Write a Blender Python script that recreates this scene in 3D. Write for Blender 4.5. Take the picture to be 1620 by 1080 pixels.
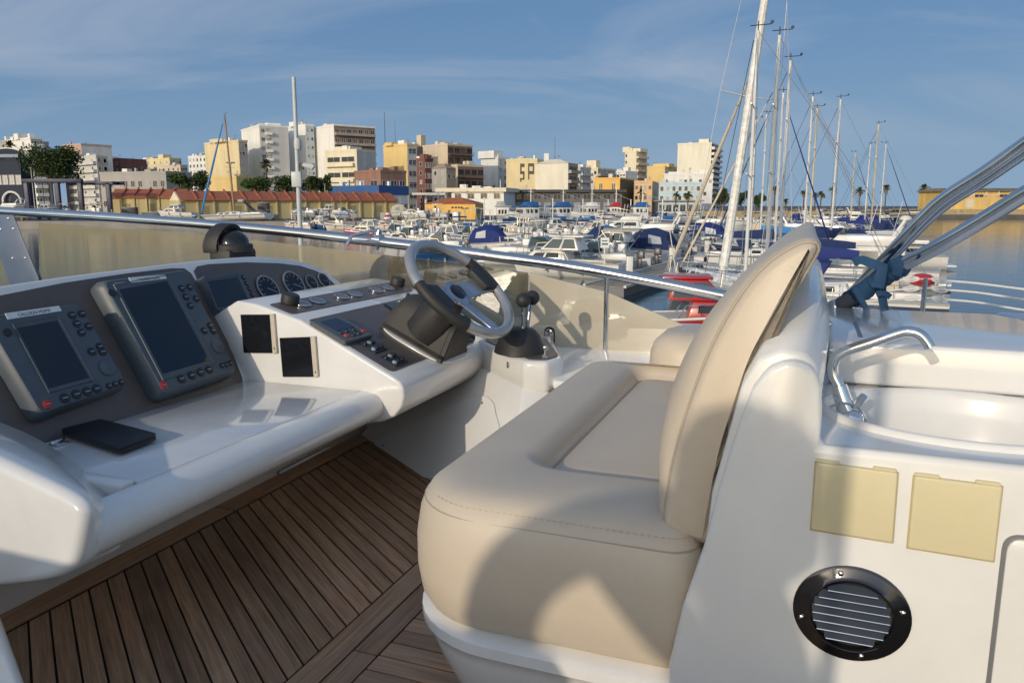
import bpy, bmesh, math, random
from mathutils import Vector, Matrix, noise
random.seed(7)
scene = bpy.context.scene
for o in list(bpy.data.objects): bpy.data.objects.remove(o)
COL = scene.collection
R = math.radians

# ------------------------------------------------------------------ camera
EYE = 4.4                       # eye height above the water
FPX = 1217.0                    # focal length in photo pixels (1620 wide)
PITCH = math.atan(215.0/FPX)
cam_d = bpy.data.cameras.new('camera'); cam_d.sensor_width = 36.0
cam_d.lens = 36.0*FPX/1620.0; cam_d.clip_start = 0.05; cam_d.clip_end = 9000
cam = bpy.data.objects.new('camera', cam_d); COL.objects.link(cam)
cam.location = (0, 0, EYE); cam.rotation_euler = (math.pi/2-PITCH, 0, 0)
scene.camera = cam

# ------------------------------------------------------------------ light
HAZE_TOP, HAZE_LOW, CLOUD_COL = (0.42, 1.13, 2.45, 1), (1.7, 2.6, 3.65, 1), (2.8, 3.2, 3.9, 1)
SUN_EL, SUN_AZ = R(17), R(32)   # light travels towards (sin az, cos az)
world = bpy.data.worlds.new('World'); scene.world = world; world.use_nodes = True
nt = world.node_tree; N = nt.nodes; LK = nt.links; N.clear()
wo = N.new('ShaderNodeOutputWorld'); bg = N.new('ShaderNodeBackground'); LK.new(bg.outputs[0], wo.inputs[0])
sky = N.new('ShaderNodeTexSky'); sky.sky_type = 'NISHITA'; sky.sun_disc = False
sky.sun_elevation = SUN_EL; sky.sun_rotation = math.pi+SUN_AZ
sky.air_density = 1.0; sky.dust_density = 1.2; sky.ozone_density = 2.0
bg.inputs[1].default_value = 0.15
# thin high cloud, mapped on a flat layer above the place
geo = N.new('ShaderNodeTexCoord'); sep = N.new('ShaderNodeSeparateXYZ'); LK.new(geo.outputs['Generated'], sep.inputs[0])
def wm(op, a, b=None, c=None):
    n = N.new('ShaderNodeMath'); n.operation = op
    for i, v in enumerate((a, b, c)):
        if v is None: continue
        if isinstance(v, (int, float)): n.inputs[i].default_value = v
        else: LK.new(v, n.inputs[i])
    return n.outputs[0]
zz = wm('ADD', wm('MAXIMUM', sep.outputs[2], 0.0), 0.22)
cx = wm('DIVIDE', sep.outputs[0], zz); cy = wm('DIVIDE', sep.outputs[1], zz)
cmb = N.new('ShaderNodeCombineXYZ'); LK.new(cx, cmb.inputs[0]); LK.new(cy, cmb.inputs[1])
mp = N.new('ShaderNodeMapping'); mp.inputs['Scale'].default_value = (0.55, 1.25, 1); mp.inputs['Rotation'].default_value = (0, 0, 0.35); mp.inputs['Location'].default_value = (4.4, 0.3, 0)
LK.new(cmb.outputs[0], mp.inputs[0])
n1 = N.new('ShaderNodeTexNoise'); n1.inputs['Scale'].default_value = 1.0; n1.inputs['Detail'].default_value = 9; n1.inputs['Roughness'].default_value = 0.58; n1.inputs['Distortion'].default_value = 0.9
LK.new(mp.outputs[0], n1.inputs[0])
cr = N.new('ShaderNodeValToRGB'); cr.color_ramp.elements[0].position = 0.42; cr.color_ramp.elements[1].position = 0.66
cr.color_ramp.elements[0].color = (0, 0, 0, 1); cr.color_ramp.elements[1].color = (1, 1, 1, 1); LK.new(n1.outputs[0], cr.inputs[0])
# even summer haze: thicker towards the horizon, the same all round
hzf = wm('ADD', wm('MULTIPLY', wm('POWER', wm('SUBTRACT', 1.0, wm('MINIMUM', wm('MAXIMUM', sep.outputs[2], 0.0), 1.0)), 5.0), 0.15), 0.82)
# the haze whitens towards the sun, where the sky texture is left as it is
sdot = wm('ADD', wm('MULTIPLY', sep.outputs[0], -math.sin(SUN_AZ)), wm('MULTIPLY', sep.outputs[1], -math.cos(SUN_AZ)))
hzf = wm('MULTIPLY', hzf, wm('MINIMUM', wm('MAXIMUM', wm('MULTIPLY', wm('SUBTRACT', 0.1, sdot), 2.2), 0.0), 1.0))
low = wm('POWER', wm('SUBTRACT', 1.0, wm('MINIMUM', wm('MAXIMUM', sep.outputs[2], 0.0), 1.0)), 6.0)
hcol = N.new('ShaderNodeMixRGB'); hcol.inputs[1].default_value = HAZE_TOP; hcol.inputs[2].default_value = HAZE_LOW; LK.new(low, hcol.inputs[0])
mixh = N.new('ShaderNodeMixRGB'); LK.new(hcol.outputs[0], mixh.inputs[2])
LK.new(hzf, mixh.inputs[0]); LK.new(sky.outputs[0], mixh.inputs[1])
mixc = N.new('ShaderNodeMixRGB'); mixc.inputs[2].default_value = CLOUD_COL
fade = wm('MINIMUM', wm('MAXIMUM', wm('MULTIPLY', wm('SUBTRACT', sep.outputs[2], 0.015), 7.0), 0.0), 1.0)   # thin cloud melts into the haze low down
LK.new(wm('MULTIPLY', wm('MULTIPLY', cr.outputs[0], 0.62), fade), mixc.inputs[0]); LK.new(mixh.outputs[0], mixc.inputs[1]); LK.new(mixc.outputs[0], bg.inputs[0])

sd = bpy.data.lights.new('sun', 'SUN'); sd.energy = 2.1; sd.angle = R(0.5); sd.color = (1.0, 0.86, 0.67)
sun = bpy.data.objects.new('sun', sd); COL.objects.link(sun)
LDIR = Vector((math.sin(SUN_AZ)*math.cos(SUN_EL), math.cos(SUN_AZ)*math.cos(SUN_EL), -math.sin(SUN_EL)))
sun.rotation_euler = LDIR.to_track_quat('-Z', 'Y').to_euler(); sun.location = (-20, -20, 30)
vs = scene.view_settings; vs.view_transform = 'Standard'; vs.look = 'None'; vs.exposure = 0.0; vs.gamma = 1.0; vs.use_curve_mapping = False
scene.cycles.max_bounces = 8; scene.cycles.transparent_max_bounces = 24

# ------------------------------------------------------------------ mapping helpers
CP, SP = math.cos(PITCH), math.sin(PITCH)
BA = R(21); CA, SA = math.cos(BA), math.sin(BA)
def W(p): return Vector((p[0]*SA-p[1]*CA, p[0]*CA+p[1]*SA, EYE+p[2]))   # boat axes (u starboard, v forward, z from eye) to world
def Wd(p): return Vector((p[0]*SA-p[1]*CA, p[0]*CA+p[1]*SA, p[2]))
def _ray(x, y):
    dx, dy = x-810.0, y-540.0
    X, Y, Z = dx, FPX*CP-dy*SP, -(dy*CP+FPX*SP)
    return Vector((X*SA+Y*CA, -X*CA+Y*SA, Z))
def PU(x, y, u): r = _ray(x, y); return r*(u/r.x)
def PV(x, y, v): r = _ray(x, y); return r*(v/r.y)
def PZ(x, y, z): r = _ray(x, y); return r*(z/r.z)
def PP(x, y, p0, n): r = _ray(x, y); return r*(p0.dot(n)/r.dot(n))
def at(x, y, Y):                 # world point on a photo ray at distance Y
    dx, dy = x-810.0, y-540.0
    f = FPX*CP-dy*SP
    return Vector((dx*Y/f, Y, EYE-(dy*CP+FPX*SP)*Y/f))
def gx(x, Y): return at(x, 325, Y).x
def hz(y, Y): return at(810, y, Y).z

# ------------------------------------------------------------------ materials
MATS = {}
def mat(name, col, rough=0.5, metal=0.0, var=0.0, vscale=6.0, bump=0.0, bscale=60.0, coat=0.0, spec=0.5, alpha=1.0, col2=None, stretch=None, detail=4):
    if name in MATS: return MATS[name]
    m = bpy.data.materials.new(name); m.use_nodes = True; t = m.node_tree; b = t.nodes['Principled BSDF']
    b.inputs['Base Color'].default_value = (*col, 1); b.inputs['Roughness'].default_value = rough; b.inputs['Metallic'].default_value = metal
    b.inputs['Coat Weight'].default_value = coat; b.inputs['Coat Roughness'].default_value = 0.05; b.inputs['Specular IOR Level'].default_value = spec
    if var or bump:
        tc = t.nodes.new('ShaderNodeTexCoord'); mpn = t.nodes.new('ShaderNodeMapping'); t.links.new(tc.outputs['Object'], mpn.inputs[0])
        if stretch: mpn.inputs['Scale'].default_value = stretch
    if var:
        nz = t.nodes.new('ShaderNodeTexNoise'); nz.inputs['Scale'].default_value = vscale; nz.inputs['Detail'].default_value = detail; nz.inputs['Roughness'].default_value = 0.6
        t.links.new(mpn.outputs[0], nz.inputs[0])
        rp = t.nodes.new('ShaderNodeValToRGB'); rp.color_ramp.elements[0].position = 0.3; rp.color_ramp.elements[1].position = 0.72
        c2 = col2 or tuple(max(0, c*(1-var)) for c in col)
        rp.color_ramp.elements[0].color = (*c2, 1); rp.color_ramp.elements[1].color = (*(min(1, c*(1+var*0.35)) for c in col), 1)
        t.links.new(nz.outputs[0], rp.inputs[0]); t.links.new(rp.outputs[0], b.inputs['Base Color'])
        rr = t.nodes.new('ShaderNodeMapRange'); rr.inputs[3].default_value = max(0.02, rough*0.8); rr.inputs[4].default_value = min(1, rough*1.3)
        t.links.new(nz.outputs[0], rr.inputs[0]); t.links.new(rr.outputs[0], b.inputs['Roughness'])
    if bump:
        nb = t.nodes.new('ShaderNodeTexNoise'); nb.inputs['Scale'].default_value = bscale; nb.inputs['Detail'].default_value = 4
        t.links.new(mpn.outputs[0], nb.inputs[0])
        bp = t.nodes.new('ShaderNodeBump'); bp.inputs['Strength'].default_value = bump; bp.inputs['Distance'].default_value = 0.02
        t.links.new(nb.outputs[0], bp.inputs['Height']); t.links.new(bp.outputs[0], b.inputs['Normal'])
    MATS[name] = m; return m
GEL = mat('gelcoat', (0.82, 0.81, 0.775), 0.18, var=0.09, vscale=5, detail=9, coat=0.35, bump=0.008, bscale=8)
GELW = mat('gelcoat_cool', (0.80, 0.80, 0.78), 0.16, var=0.04, vscale=4, coat=0.4)
LIDM = mat('locker_lid_gelcoat', (0.66, 0.68, 0.69), 0.09, var=0.08, vscale=7, coat=0.5)
VINYL = mat('beige_vinyl', (0.63, 0.54, 0.42), 0.42, var=0.06, vscale=5, bump=0.06, bscale=300, spec=0.4)
STITCH = mat('vinyl_stitch', (0.44, 0.37, 0.28), 0.6)
BROWN = mat('brown_dash', (0.125, 0.10, 0.088), 0.38, var=0.1, vscale=40)
STEEL = mat('stainless', (0.72, 0.72, 0.72), 0.12, 1.0, var=0.12, vscale=9)
CHROME = mat('chrome', (0.8, 0.8, 0.8), 0.06, 1.0)
SILVER = mat('silver_grip', (0.44, 0.45, 0.46), 0.32, 0.55, var=0.15, vscale=14, coat=0.3)
RUBBER = mat('black_rubber', (0.03, 0.03, 0.03), 0.55, var=0.3, vscale=14, bump=0.05, bscale=120)
RUBGREY = mat('weathered_rubber', (0.048, 0.045, 0.041), 0.6, var=0.35, vscale=22, bump=0.06, bscale=90)
BLACKG = mat('black_gloss', (0.012, 0.013, 0.016), 0.07, coat=0.3)
NAVYP = mat('plotter_case', (0.085, 0.105, 0.122), 0.42, var=0.12, vscale=20, bump=0.03, bscale=300)
BTN = mat('plotter_button', (0.012, 0.016, 0.022), 0.4)
BTNMARK = mat('button_mark', (0.35, 0.4, 0.44), 0.5)
REDB = mat('red_button', (0.45, 0.03, 0.025), 0.4)
SCREEN = mat('lcd_glass', (0.012, 0.014, 0.02), 0.06, spec=0.6)
SCREENB = mat('lcd_glass_blue', (0.01, 0.016, 0.04), 0.07, spec=0.6)
PAPER = mat('white_label', (0.75, 0.77, 0.78), 0.6)
INK = mat('ink', (0.02, 0.02, 0.025), 0.6)
BEIGE = mat('beige_plastic', (0.70, 0.62, 0.39), 0.4, var=0.05, vscale=9, bump=0.02, bscale=40)
STRIP = mat('beige_strip', (0.6, 0.53, 0.42), 0.5, var=0.1, vscale=30)
DARK = mat('dark_gap', (0.012, 0.011, 0.01), 0.8)
CAULK = mat('deck_caulk', (0.012, 0.011, 0.01), 0.75)
BLUESTRAP = mat('blue_canvas', (0.02, 0.075, 0.17), 0.85, var=0.25, vscale=40, bump=0.2, bscale=400)
ROPE = mat('white_rope', (0.72, 0.7, 0.66), 0.8, bump=0.3, bscale=600)
STRUTM = mat('painted_strut', (0.10, 0.14, 0.22), 0.35, var=0.1, vscale=12)
GREYM = mat('grey_metal', (0.3, 0.31, 0.32), 0.4, 0.6)

# soft creases on top of the vinyl grain
t_ = VINYL.node_tree; b_ = t_.nodes['Principled BSDF']; old = b_.inputs['Normal'].links[0].from_node
tc_ = t_.nodes.new('ShaderNodeTexCoord'); nz_ = t_.nodes.new('ShaderNodeTexNoise'); nz_.inputs['Scale'].default_value = 7.0; nz_.inputs['Detail'].default_value = 3; nz_.inputs['Distortion'].default_value = 1.2; t_.links.new(tc_.outputs['Object'], nz_.inputs[0])
bp_ = t_.nodes.new('ShaderNodeBump'); bp_.inputs['Strength'].default_value = 0.03; bp_.inputs['Distance'].default_value = 0.03; t_.links.new(nz_.outputs[0], bp_.inputs['Height']); t_.links.new(bp_.outputs[0], old.inputs['Normal'])
# teak
def teak():
    m = bpy.data.materials.new('teak'); m.use_nodes = True; t = m.node_tree; b = t.nodes['Principled BSDF']
    tc = t.nodes.new('ShaderNodeTexCoord'); oi = t.nodes.new('ShaderNodeObjectInfo')
    mpn = t.nodes.new('ShaderNodeMapping'); mpn.inputs['Scale'].default_value = (3, 75, 75); t.links.new(tc.outputs['Object'], mpn.inputs[0])
    ad = t.nodes.new('ShaderNodeVectorMath'); ad.operation = 'ADD'; t.links.new(mpn.outputs[0], ad.inputs[0])
    ml = t.nodes.new('ShaderNodeVectorMath'); ml.operation = 'SCALE'; ml.inputs['Scale'].default_value = 37.0
    cb = t.nodes.new('ShaderNodeCombineXYZ')
    for i in range(3): t.links.new(oi.outputs['Random'], cb.inputs[i])
    t.links.new(cb.outputs[0], ml.inputs[0]); t.links.new(ml.outputs[0], ad.inputs[1])
    nz = t.nodes.new('ShaderNodeTexNoise'); nz.inputs['Scale'].default_value = 1.6; nz.inputs['Detail'].default_value = 8; nz.inputs['Roughness'].default_value = 0.65; t.links.new(ad.outputs[0], nz.inputs[0])
    n2 = t.nodes.new('ShaderNodeTexNoise'); n2.inputs['Scale'].default_value = 4.0; n2.inputs['Detail'].default_value = 5; t.links.new(tc.outputs['Object'], n2.inputs[0])
    rp = t.nodes.new('ShaderNodeValToRGB'); e = rp.color_ramp.elements; e[0].position = 0.3; e[1].position = 0.75
    e[0].color = (0.17, 0.085, 0.04, 1); e[1].color = (0.60, 0.34, 0.18, 1); t.links.new(nz.outputs[0], rp.inputs[0])
    gr = t.nodes.new('ShaderNodeMixRGB'); gr.blend_type = 'MIX'; gr.inputs[2].default_value = (0.42, 0.315, 0.225, 1); t.links.new(rp.outputs[0], gr.inputs[1])
    mr = t.nodes.new('ShaderNodeMapRange'); mr.inputs[1].default_value = 0.35; mr.inputs[2].default_value = 0.7; mr.inputs[3].default_value = 0.0; mr.inputs[4].default_value = 0.45
    t.links.new(n2.outputs[0], mr.inputs[0]); t.links.new(mr.outputs[0], gr.inputs[0])
    hs = t.nodes.new('ShaderNodeHueSaturation'); mv = t.nodes.new('ShaderNodeMapRange'); mv.inputs[3].default_value = 0.72; mv.inputs[4].default_value = 1.25
    t.links.new(oi.outputs['Random'], mv.inputs[0]); t.links.new(mv.outputs[0], hs.inputs['Value']); t.links.new(gr.outputs[0], hs.inputs['Color'])
    t.links.new(hs.outputs[0], b.inputs['Base Color']); b.inputs['Roughness'].default_value = 0.6
    bp = t.nodes.new('ShaderNodeBump'); bp.inputs['Strength'].default_value = 0.35; bp.inputs['Distance'].default_value = 0.002; t.links.new(nz.outputs[0], bp.inputs['Height']); t.links.new(bp.outputs[0], b.inputs['Normal'])
    return m
TEAK = teak()
# weathered acrylic wind screen
def acrylic(name, tint, film, a_film, a_gloss):
    m = bpy.data.materials.new(name); m.use_nodes = True; t = m.node_tree; t.nodes.clear()
    out = t.nodes.new('ShaderNodeOutputMaterial'); tr = t.nodes.new('ShaderNodeBsdfTransparent'); tr.inputs[0].default_value = (*tint, 1)
    df = t.nodes.new('ShaderNodeBsdfDiffuse'); df.inputs[0].default_value = (*film, 1)
    gl = t.nodes.new('ShaderNodeBsdfGlossy'); gl.inputs[0].default_value = (1, 1, 1, 1); gl.inputs['Roughness'].default_value = 0.03
    tc = t.nodes.new('ShaderNodeTexCoord'); nz = t.nodes.new('ShaderNodeTexNoise'); nz.inputs['Scale'].default_value = 2.2; nz.inputs['Detail'].default_value = 6; t.links.new(tc.outputs['Object'], nz.inputs[0])
    mr = t.nodes.new('ShaderNodeMapRange'); mr.inputs[1].default_value = 0.3; mr.inputs[2].default_value = 0.7; mr.inputs[3].default_value = a_film*0.75; mr.inputs[4].default_value = min(1, a_film*1.25); t.links.new(nz.outputs[0], mr.inputs[0])
    m1 = t.nodes.new('ShaderNodeMixShader'); t.links.new(mr.outputs[0], m1.inputs[0]); t.links.new(tr.outputs[0], m1.inputs[1]); t.links.new(df.outputs[0], m1.inputs[2])
    lw = t.nodes.new('ShaderNodeFresnel'); lw.inputs[0].default_value = 1.49
    ma = t.nodes.new('ShaderNodeMath'); ma.operation = 'ADD'; ma.inputs[1].default_value = a_gloss; ma.use_clamp = True; t.links.new(lw.outputs[0], ma.inputs[0])
    gm = t.nodes.new('ShaderNodeNewGeometry'); nb_ = t.nodes.new('ShaderNodeMath'); nb_.operation = 'SUBTRACT'; nb_.inputs[0].default_value = 1.0; t.links.new(gm.outputs['Backfacing'], nb_.inputs[1]); mb_ = t.nodes.new('ShaderNodeMath'); mb_.operation = 'MULTIPLY'; t.links.new(ma.outputs[0], mb_.inputs[0]); t.links.new(nb_.outputs[0], mb_.inputs[1]); ma = mb_   # no second reflection inside the sheet
    m2 = t.nodes.new('ShaderNodeMixShader'); t.links.new(ma.outputs[0], m2.inputs[0]); t.links.new(m1.outputs[0], m2.inputs[1]); t.links.new(gl.outputs[0], m2.inputs[2])
    t.links.new(m2.outputs[0], out.inputs[0]); return m
ACRYL = acrylic('acrylic_screen', (0.60, 0.58, 0.50), (0.42, 0.40, 0.33), 0.07, 0.10)  # film thinned so these panes stay dark, as if unlit
ACRYLW = acrylic('acrylic_screen_sunlit', (0.7, 0.66, 0.56), (0.66, 0.60, 0.47), 0.72, 0.10)  # paler, denser film makes this pane look sunlit beside the others
def film(name):
    m = bpy.data.materials.new(name); m.use_nodes = True; t = m.node_tree; t.nodes.clear(); out = t.nodes.new('ShaderNodeOutputMaterial'); tr = t.nodes.new('ShaderNodeBsdfTransparent'); tr.inputs[0].default_value = (0.97, 0.97, 0.97, 1)
    df = t.nodes.new('ShaderNodeBsdfDiffuse'); df.inputs[0].default_value = (0.8, 0.8, 0.8, 1); gl = t.nodes.new('ShaderNodeBsdfGlossy'); gl.inputs['Roughness'].default_value = 0.08
    a = t.nodes.new('ShaderNodeMixShader'); a.inputs[0].default_value = 0.08; t.links.new(tr.outputs[0], a.inputs[1]); t.links.new(df.outputs[0], a.inputs[2]); b = t.nodes.new('ShaderNodeMixShader'); b.inputs[0].default_value = 0.1; t.links.new(a.outputs[0], b.inputs[1]); t.links.new(gl.outputs[0], b.inputs[2]); t.links.new(b.outputs[0], out.inputs[0]); return m
PLASTIC = film('clear_plastic')
GLASSG = mat('boat_glass', (0.035, 0.06, 0.06), 0.05, spec=0.7)
GLASSD = mat('dark_glass', (0.015, 0.018, 0.022), 0.06, spec=0.6)

# ------------------------------------------------------------------ mesh helper
class M:
    def __init__(s): s.v = []; s.f = []
    def add(s, vs, fs):
        o = len(s.v); s.v += [Vector(p) for p in vs]; s.f += [tuple(i+o for i in f) for f in fs]; return s
    def box(s, a, b, fn=None):
        (x0, y0, z0), (x1, y1, z1) = a, b
        P = [(x, y, z) for z in (z0, z1) for y in (y0, y1) for x in (x0, x1)]
        if fn: P = [fn(p) for p in P]
        return s.add(P, [(0, 2, 3, 1), (4, 5, 7, 6), (0, 1, 5, 4), (2, 6, 7, 3), (0, 4, 6, 2), (1, 3, 7, 5)])
    def prism(s, poly, vec, fn=None):
        n = len(poly); vec = Vector(vec); A = [Vector(p) for p in poly]; B = [p+vec for p in A]
        P = A+B
        if fn: P = [fn(p) for p in P]
        return s.add(P, [tuple(range(n))[::-1], tuple(range(n, 2*n))]+[(i, (i+1) % n, n+(i+1) % n, n+i) for i in range(n)])
    def rings(s, rs, closed=True, cap0=True, cap1=True, fn=None):
        n = len(rs[0]); P = [Vector(p) for r in rs for p in r]
        if fn: P = [fn(p) for p in P]
        F = []
        for k in range(len(rs)-1):
            for i in range(n if closed else n-1):
                j = (i+1) % n; F.append((k*n+i, k*n+j, (k+1)*n+j, (k+1)*n+i))
        if cap0: F.append(tuple(range(n))[::-1])
        if cap1: F.append(tuple((len(rs)-1)*n+i for i in range(n)))
        return s.add(P, F)
    def tube(s, path, r, n=8, caps=True, fn=None):
        path = [Vector(p) for p in path]; rs = r if isinstance(r, (list, tuple)) else [r]*len(path); R_ = []
        d0 = (path[1]-path[0]).normalized(); up = Vector((0, 0, 1)) if abs(d0.z) < 0.9 else Vector((1, 0, 0)); a = d0.cross(up).normalized()
        for i, p in enumerate(path):
            d = ((path[min(i+1, len(path)-1)]-path[max(i-1, 0)])).normalized(); a = (a-d*a.dot(d)).normalized(); b = d.cross(a)
            R_.append([p+(a*math.cos(2*math.pi*k/n)+b*math.sin(2*math.pi*k/n))*rs[i] for k in range(n)])
        return s.rings(R_, True, caps, caps, fn)
    def lathe(s, prof, c, ax, n=20, e1=None, sx=1.0, fn=None, caps=True):
        ax = Vector(ax).normalized(); c = Vector(c)
        a = Vector(e1) if e1 else (ax.cross(Vector((0, 0, 1))) if abs(ax.z) < 0.9 else ax.cross(Vector((1, 0, 0))))
        a = (a-ax*a.dot(ax)).normalized(); b = ax.cross(a)
        return s.rings([[c+ax*h+(a*math.cos(2*math.pi*k/n)*sx+b*math.sin(2*math.pi*k/n))*r for k in range(n)] for r, h in prof], True, caps, caps, fn)
    def ball(s, c, r, n=12, fn=None):
        r = r if isinstance(r, (tuple, list)) else (r, r, r); m = n//2
        return s.rings([[(c[0]+r[0]*math.sin(math.pi*j/m)*math.cos(2*math.pi*k/n), c[1]+r[1]*math.sin(math.pi*j/m)*math.sin(2*math.pi*k/n), c[2]-r[2]*math.cos(math.pi*j/m)) for k in range(n)] for j in [0.06]+list(range(1, m))+[m-0.06]], True, True, True, fn)
    def obj(s, name, material, parent=None, bevel=0.0, seg=2, smooth=35, merge=False, flip=True):
        me = bpy.data.meshes.new(name); off = Vector(parent.get('_o', (0, 0, 0))) if parent else Vector()
        me.from_pydata([p-off for p in s.v], [], s.f); 
        bm = bmesh.new(); bm.from_mesh(me)
        if merge: bmesh.ops.remove_doubles(bm, verts=bm.verts, dist=1e-5)
        if flip: bmesh.ops.recalc_face_normals(bm, faces=bm.faces)
        if bevel > 0:
            es = [e for e in bm.edges if len(e.link_faces) == 2 and e.calc_face_angle(0) > R(28)]
            bmesh.ops.bevel(bm, geom=es, offset=bevel, segments=seg, profile=0.5, affect='EDGES', clamp_overlap=True)
        bm.to_mesh(me); bm.free()
        if smooth:
            me.polygons.foreach_set('use_smooth', [True]*len(me.polygons)); me.set_sharp_from_angle(angle=R(smooth))
        me.materials.append(material)
        o = bpy.data.objects.new(name, me); COL.objects.link(o)
        if parent:
            o.parent = parent
            if '_o' in parent.keys(): o['_o'] = parent['_o']
        return o
def thing(name, label, cat, loc=(0, 0, 0), rz=0.0, group=None, baked=True):
    """Empty at a thing's base. baked: parts are given in world coordinates; otherwise in the thing's own axes."""
    o = bpy.data.objects.new(name, None); COL.objects.link(o); o.location = loc; o.rotation_euler = (0, 0, rz); o.empty_display_size = 0.1
    o['label'] = label; o['category'] = cat
    if group: o['group'] = group
    if baked: o['_o'] = tuple(loc)
    return o
def tag(o, label, cat, group=None):
    o['label'] = label; o['category'] = cat
    if group: o['group'] = group
    return o
def struct(o): o['kind'] = 'structure'; return o
def copy_part(src, parent, loc=None, name=None):
    c = src.copy(); COL.objects.link(c); c.parent = parent
    if loc is not None: c.location = loc
    return c
def spline(pts, n, closed=False):
    pts = [Vector(p) for p in pts]; out = []; m = len(pts); seg = m if closed else m-1
    for i in range(seg):
        g = lambda k: pts[k % m] if closed else pts[max(0, min(m-1, k))]
        p0, p1, p2, p3 = g(i-1), g(i), g(i+1), g(i+2)
        for k in range(n):
            t = k/n; out.append(0.5*((2*p1)+(p2-p0)*t+(2*p0-5*p1+4*p2-p3)*t*t+(3*p1-p0-3*p2+p3)*t**3))
    if not closed: out.append(pts[-1])
    return out
def text_part(txt, mtl, parent, org, ex, ey, size, name='lettering'):
    """flat print: lettering laid on a surface from org along ex with height along ey (world vectors)"""
    cu = bpy.data.curves.new('lettering', 'FONT'); cu.body = txt; cu.size = 1.0; cu.extrude = 0.0
    to = bpy.data.objects.new('lettering_source', cu); COL.objects.link(to)
    dg = bpy.context.evaluated_depsgraph_get(); me = bpy.data.meshes.new_from_object(to.evaluated_get(dg)); bpy.data.objects.remove(to)
    me.name = name; off = Vector(parent.get('_o', (0, 0, 0))) if parent else Vector()
    ex = Vector(ex).normalized(); ey = Vector(ey).normalized(); ey = (ey-ex*ey.dot(ex)).normalized()
    xs = [v.co.x for v in me.vertices]; w = max(xs)-min(xs) if xs else 1
    for v in me.vertices: v.co = Vector(org)-off+ex*(v.co.x*size[0]/w)+ey*(v.co.y*size[1])
    me.materials.clear(); me.materials.append(mtl); o = bpy.data.objects.new(name, me); COL.objects.link(o)
    if parent: o.parent = parent
    return o
# ================================================================== the flybridge we stand on
DZ = -1.05                                       # deck level below the eye
Wf = W
def bx(m, u0, u1, v0, v1, z0, z1): return m.box((u0, v0, z0), (u1, v1, z1), Wf)
m = M(); bx(m, -1.6, 3.5, -5.0, 4.6, DZ-0.25, DZ)
deck = struct(m.obj('deck', CAULK)); deck.name = 'deck'
m = M(); m.prism([(-1.5, -9.0, -EYE-0.5), (3.4, -9.0, -EYE-0.5), (3.4, 3.5, -EYE-0.5), (1.4, 8.5, -EYE-0.5), (0.5, 8.5, -EYE-0.5), (-1.5, 3.5, -EYE-0.5)], (0, 0, EYE+0.5+DZ-0.95), Wf)
struct(m.obj('yacht_hull', GELW, bevel=0.08))
m = M(); bx(m, -1.2, 3.1, -4.6, 3.6, DZ-0.95, DZ-0.26); struct(m.obj('yacht_cabin', GELW, bevel=0.06))

def clip(poly, a, b, c):                          # keep a*x+b*y<=c
    out = []
    for i in range(len(poly)):
        p, q = poly[i], poly[(i+1) % len(poly)]; dp, dq = a*p[0]+b*p[1]-c, a*q[0]+b*q[1]-c
        if dp <= 0: out.append(p)
        if (dp < 0 < dq) or (dq < 0 < dp):
            t = dp/(dp-dq); out.append((p[0]+(q[0]-p[0])*t, p[1]+(q[1]-p[1])*t))
    return out
def plank(poly, ang, h=0.006):
    """poly in boat (u,v); ang = direction of the grain in (u,v)"""
    cu = sum(p[0] for p in poly)/len(poly); cv = sum(p[1] for p in poly)/len(poly)
    d = (math.cos(ang), math.sin(ang)); e = (-d[1], d[0])
    loc = [((p[0]-cu)*d[0]+(p[1]-cv)*d[1], (p[0]-cu)*e[0]+(p[1]-cv)*e[1]) for p in poly]
    mm = M().prism([(x, y, 0) for x, y in loc], (0, 0, h))
    o = mm.obj('plank', TEAK, deck, bevel=0.0012, seg=1, smooth=0)
    w = W((cu, cv, DZ+random.uniform(0.0, 0.0006))); o.location = w
    dw = Wd((d[0], d[1], 0)); o.rotation_euler = (0, 0, math.atan2(dw.y, dw.x)); return o
# border boards along the console, cross boards by the seat
gap = 0.0026
PA = math.atan2(0.809, 0.588)
def inset_region(u0, u1, v0, v1): return [(u0, v0), (u1, v0), (u1, v1), (u0, v1)]
for (u0, u1) in ((-1.05, 0.1), (0.1, 1.12), (1.12, 2.02), (2.02, 3.0)): plank(inset_region(u0+gap, u1-gap, 1.812, 1.955), 0)
plank([(-1.05, 1.962), (3.1, 1.962), (3.1, 2.125), (-1.05, 2.125)], 0)
region = [(-1.05, 1.03+gap), (3.2, 1.03+gap), (3.2, 1.8-gap), (-1.05, 1.8-gap)]
d = (math.cos(PA), math.sin(PA)); e = (-d[1], d[0])
pw = 0.0595*math.sin(PA)
q0 = 1.848*e[0]+1.81*e[1]
for k in range(-28, 52):
    lo, hi = q0+(k-0.5)*pw+gap-pw*0.5, q0+(k+0.5)*pw-gap-pw*0.5
    pg = clip(region, -e[0], -e[1], -lo); pg = clip(pg, e[0], e[1], hi)
    pg = clip(pg, 0.727, -0.686, 0.727*2.93-0.686*1.84+0.16) if pg else pg      # stops at the slanting starboard wall
    if len(pg) >= 3: plank(pg, PA)
for (u0, u1) in ((-1.05, 0.9), (0.9, 1.9), (1.9, 3.0)): plank(inset_region(u0+gap, u1-gap, 0.957+gap, 1.03-gap), 0)
for (u0, u1) in ((-1.05, 0.62), (0.62, 1.435), (1.435, 2.9)): plank(inset_region(u0+gap, u1-gap, 0.89+gap, 0.957-gap), 0)
for k in range(54):
    u0 = -0.434+k*0.0585
    if u0 < 2.7: plank(inset_region(u0+gap, u0+0.0585-gap, 0.02, 0.89-gap), math.pi/2)

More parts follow.
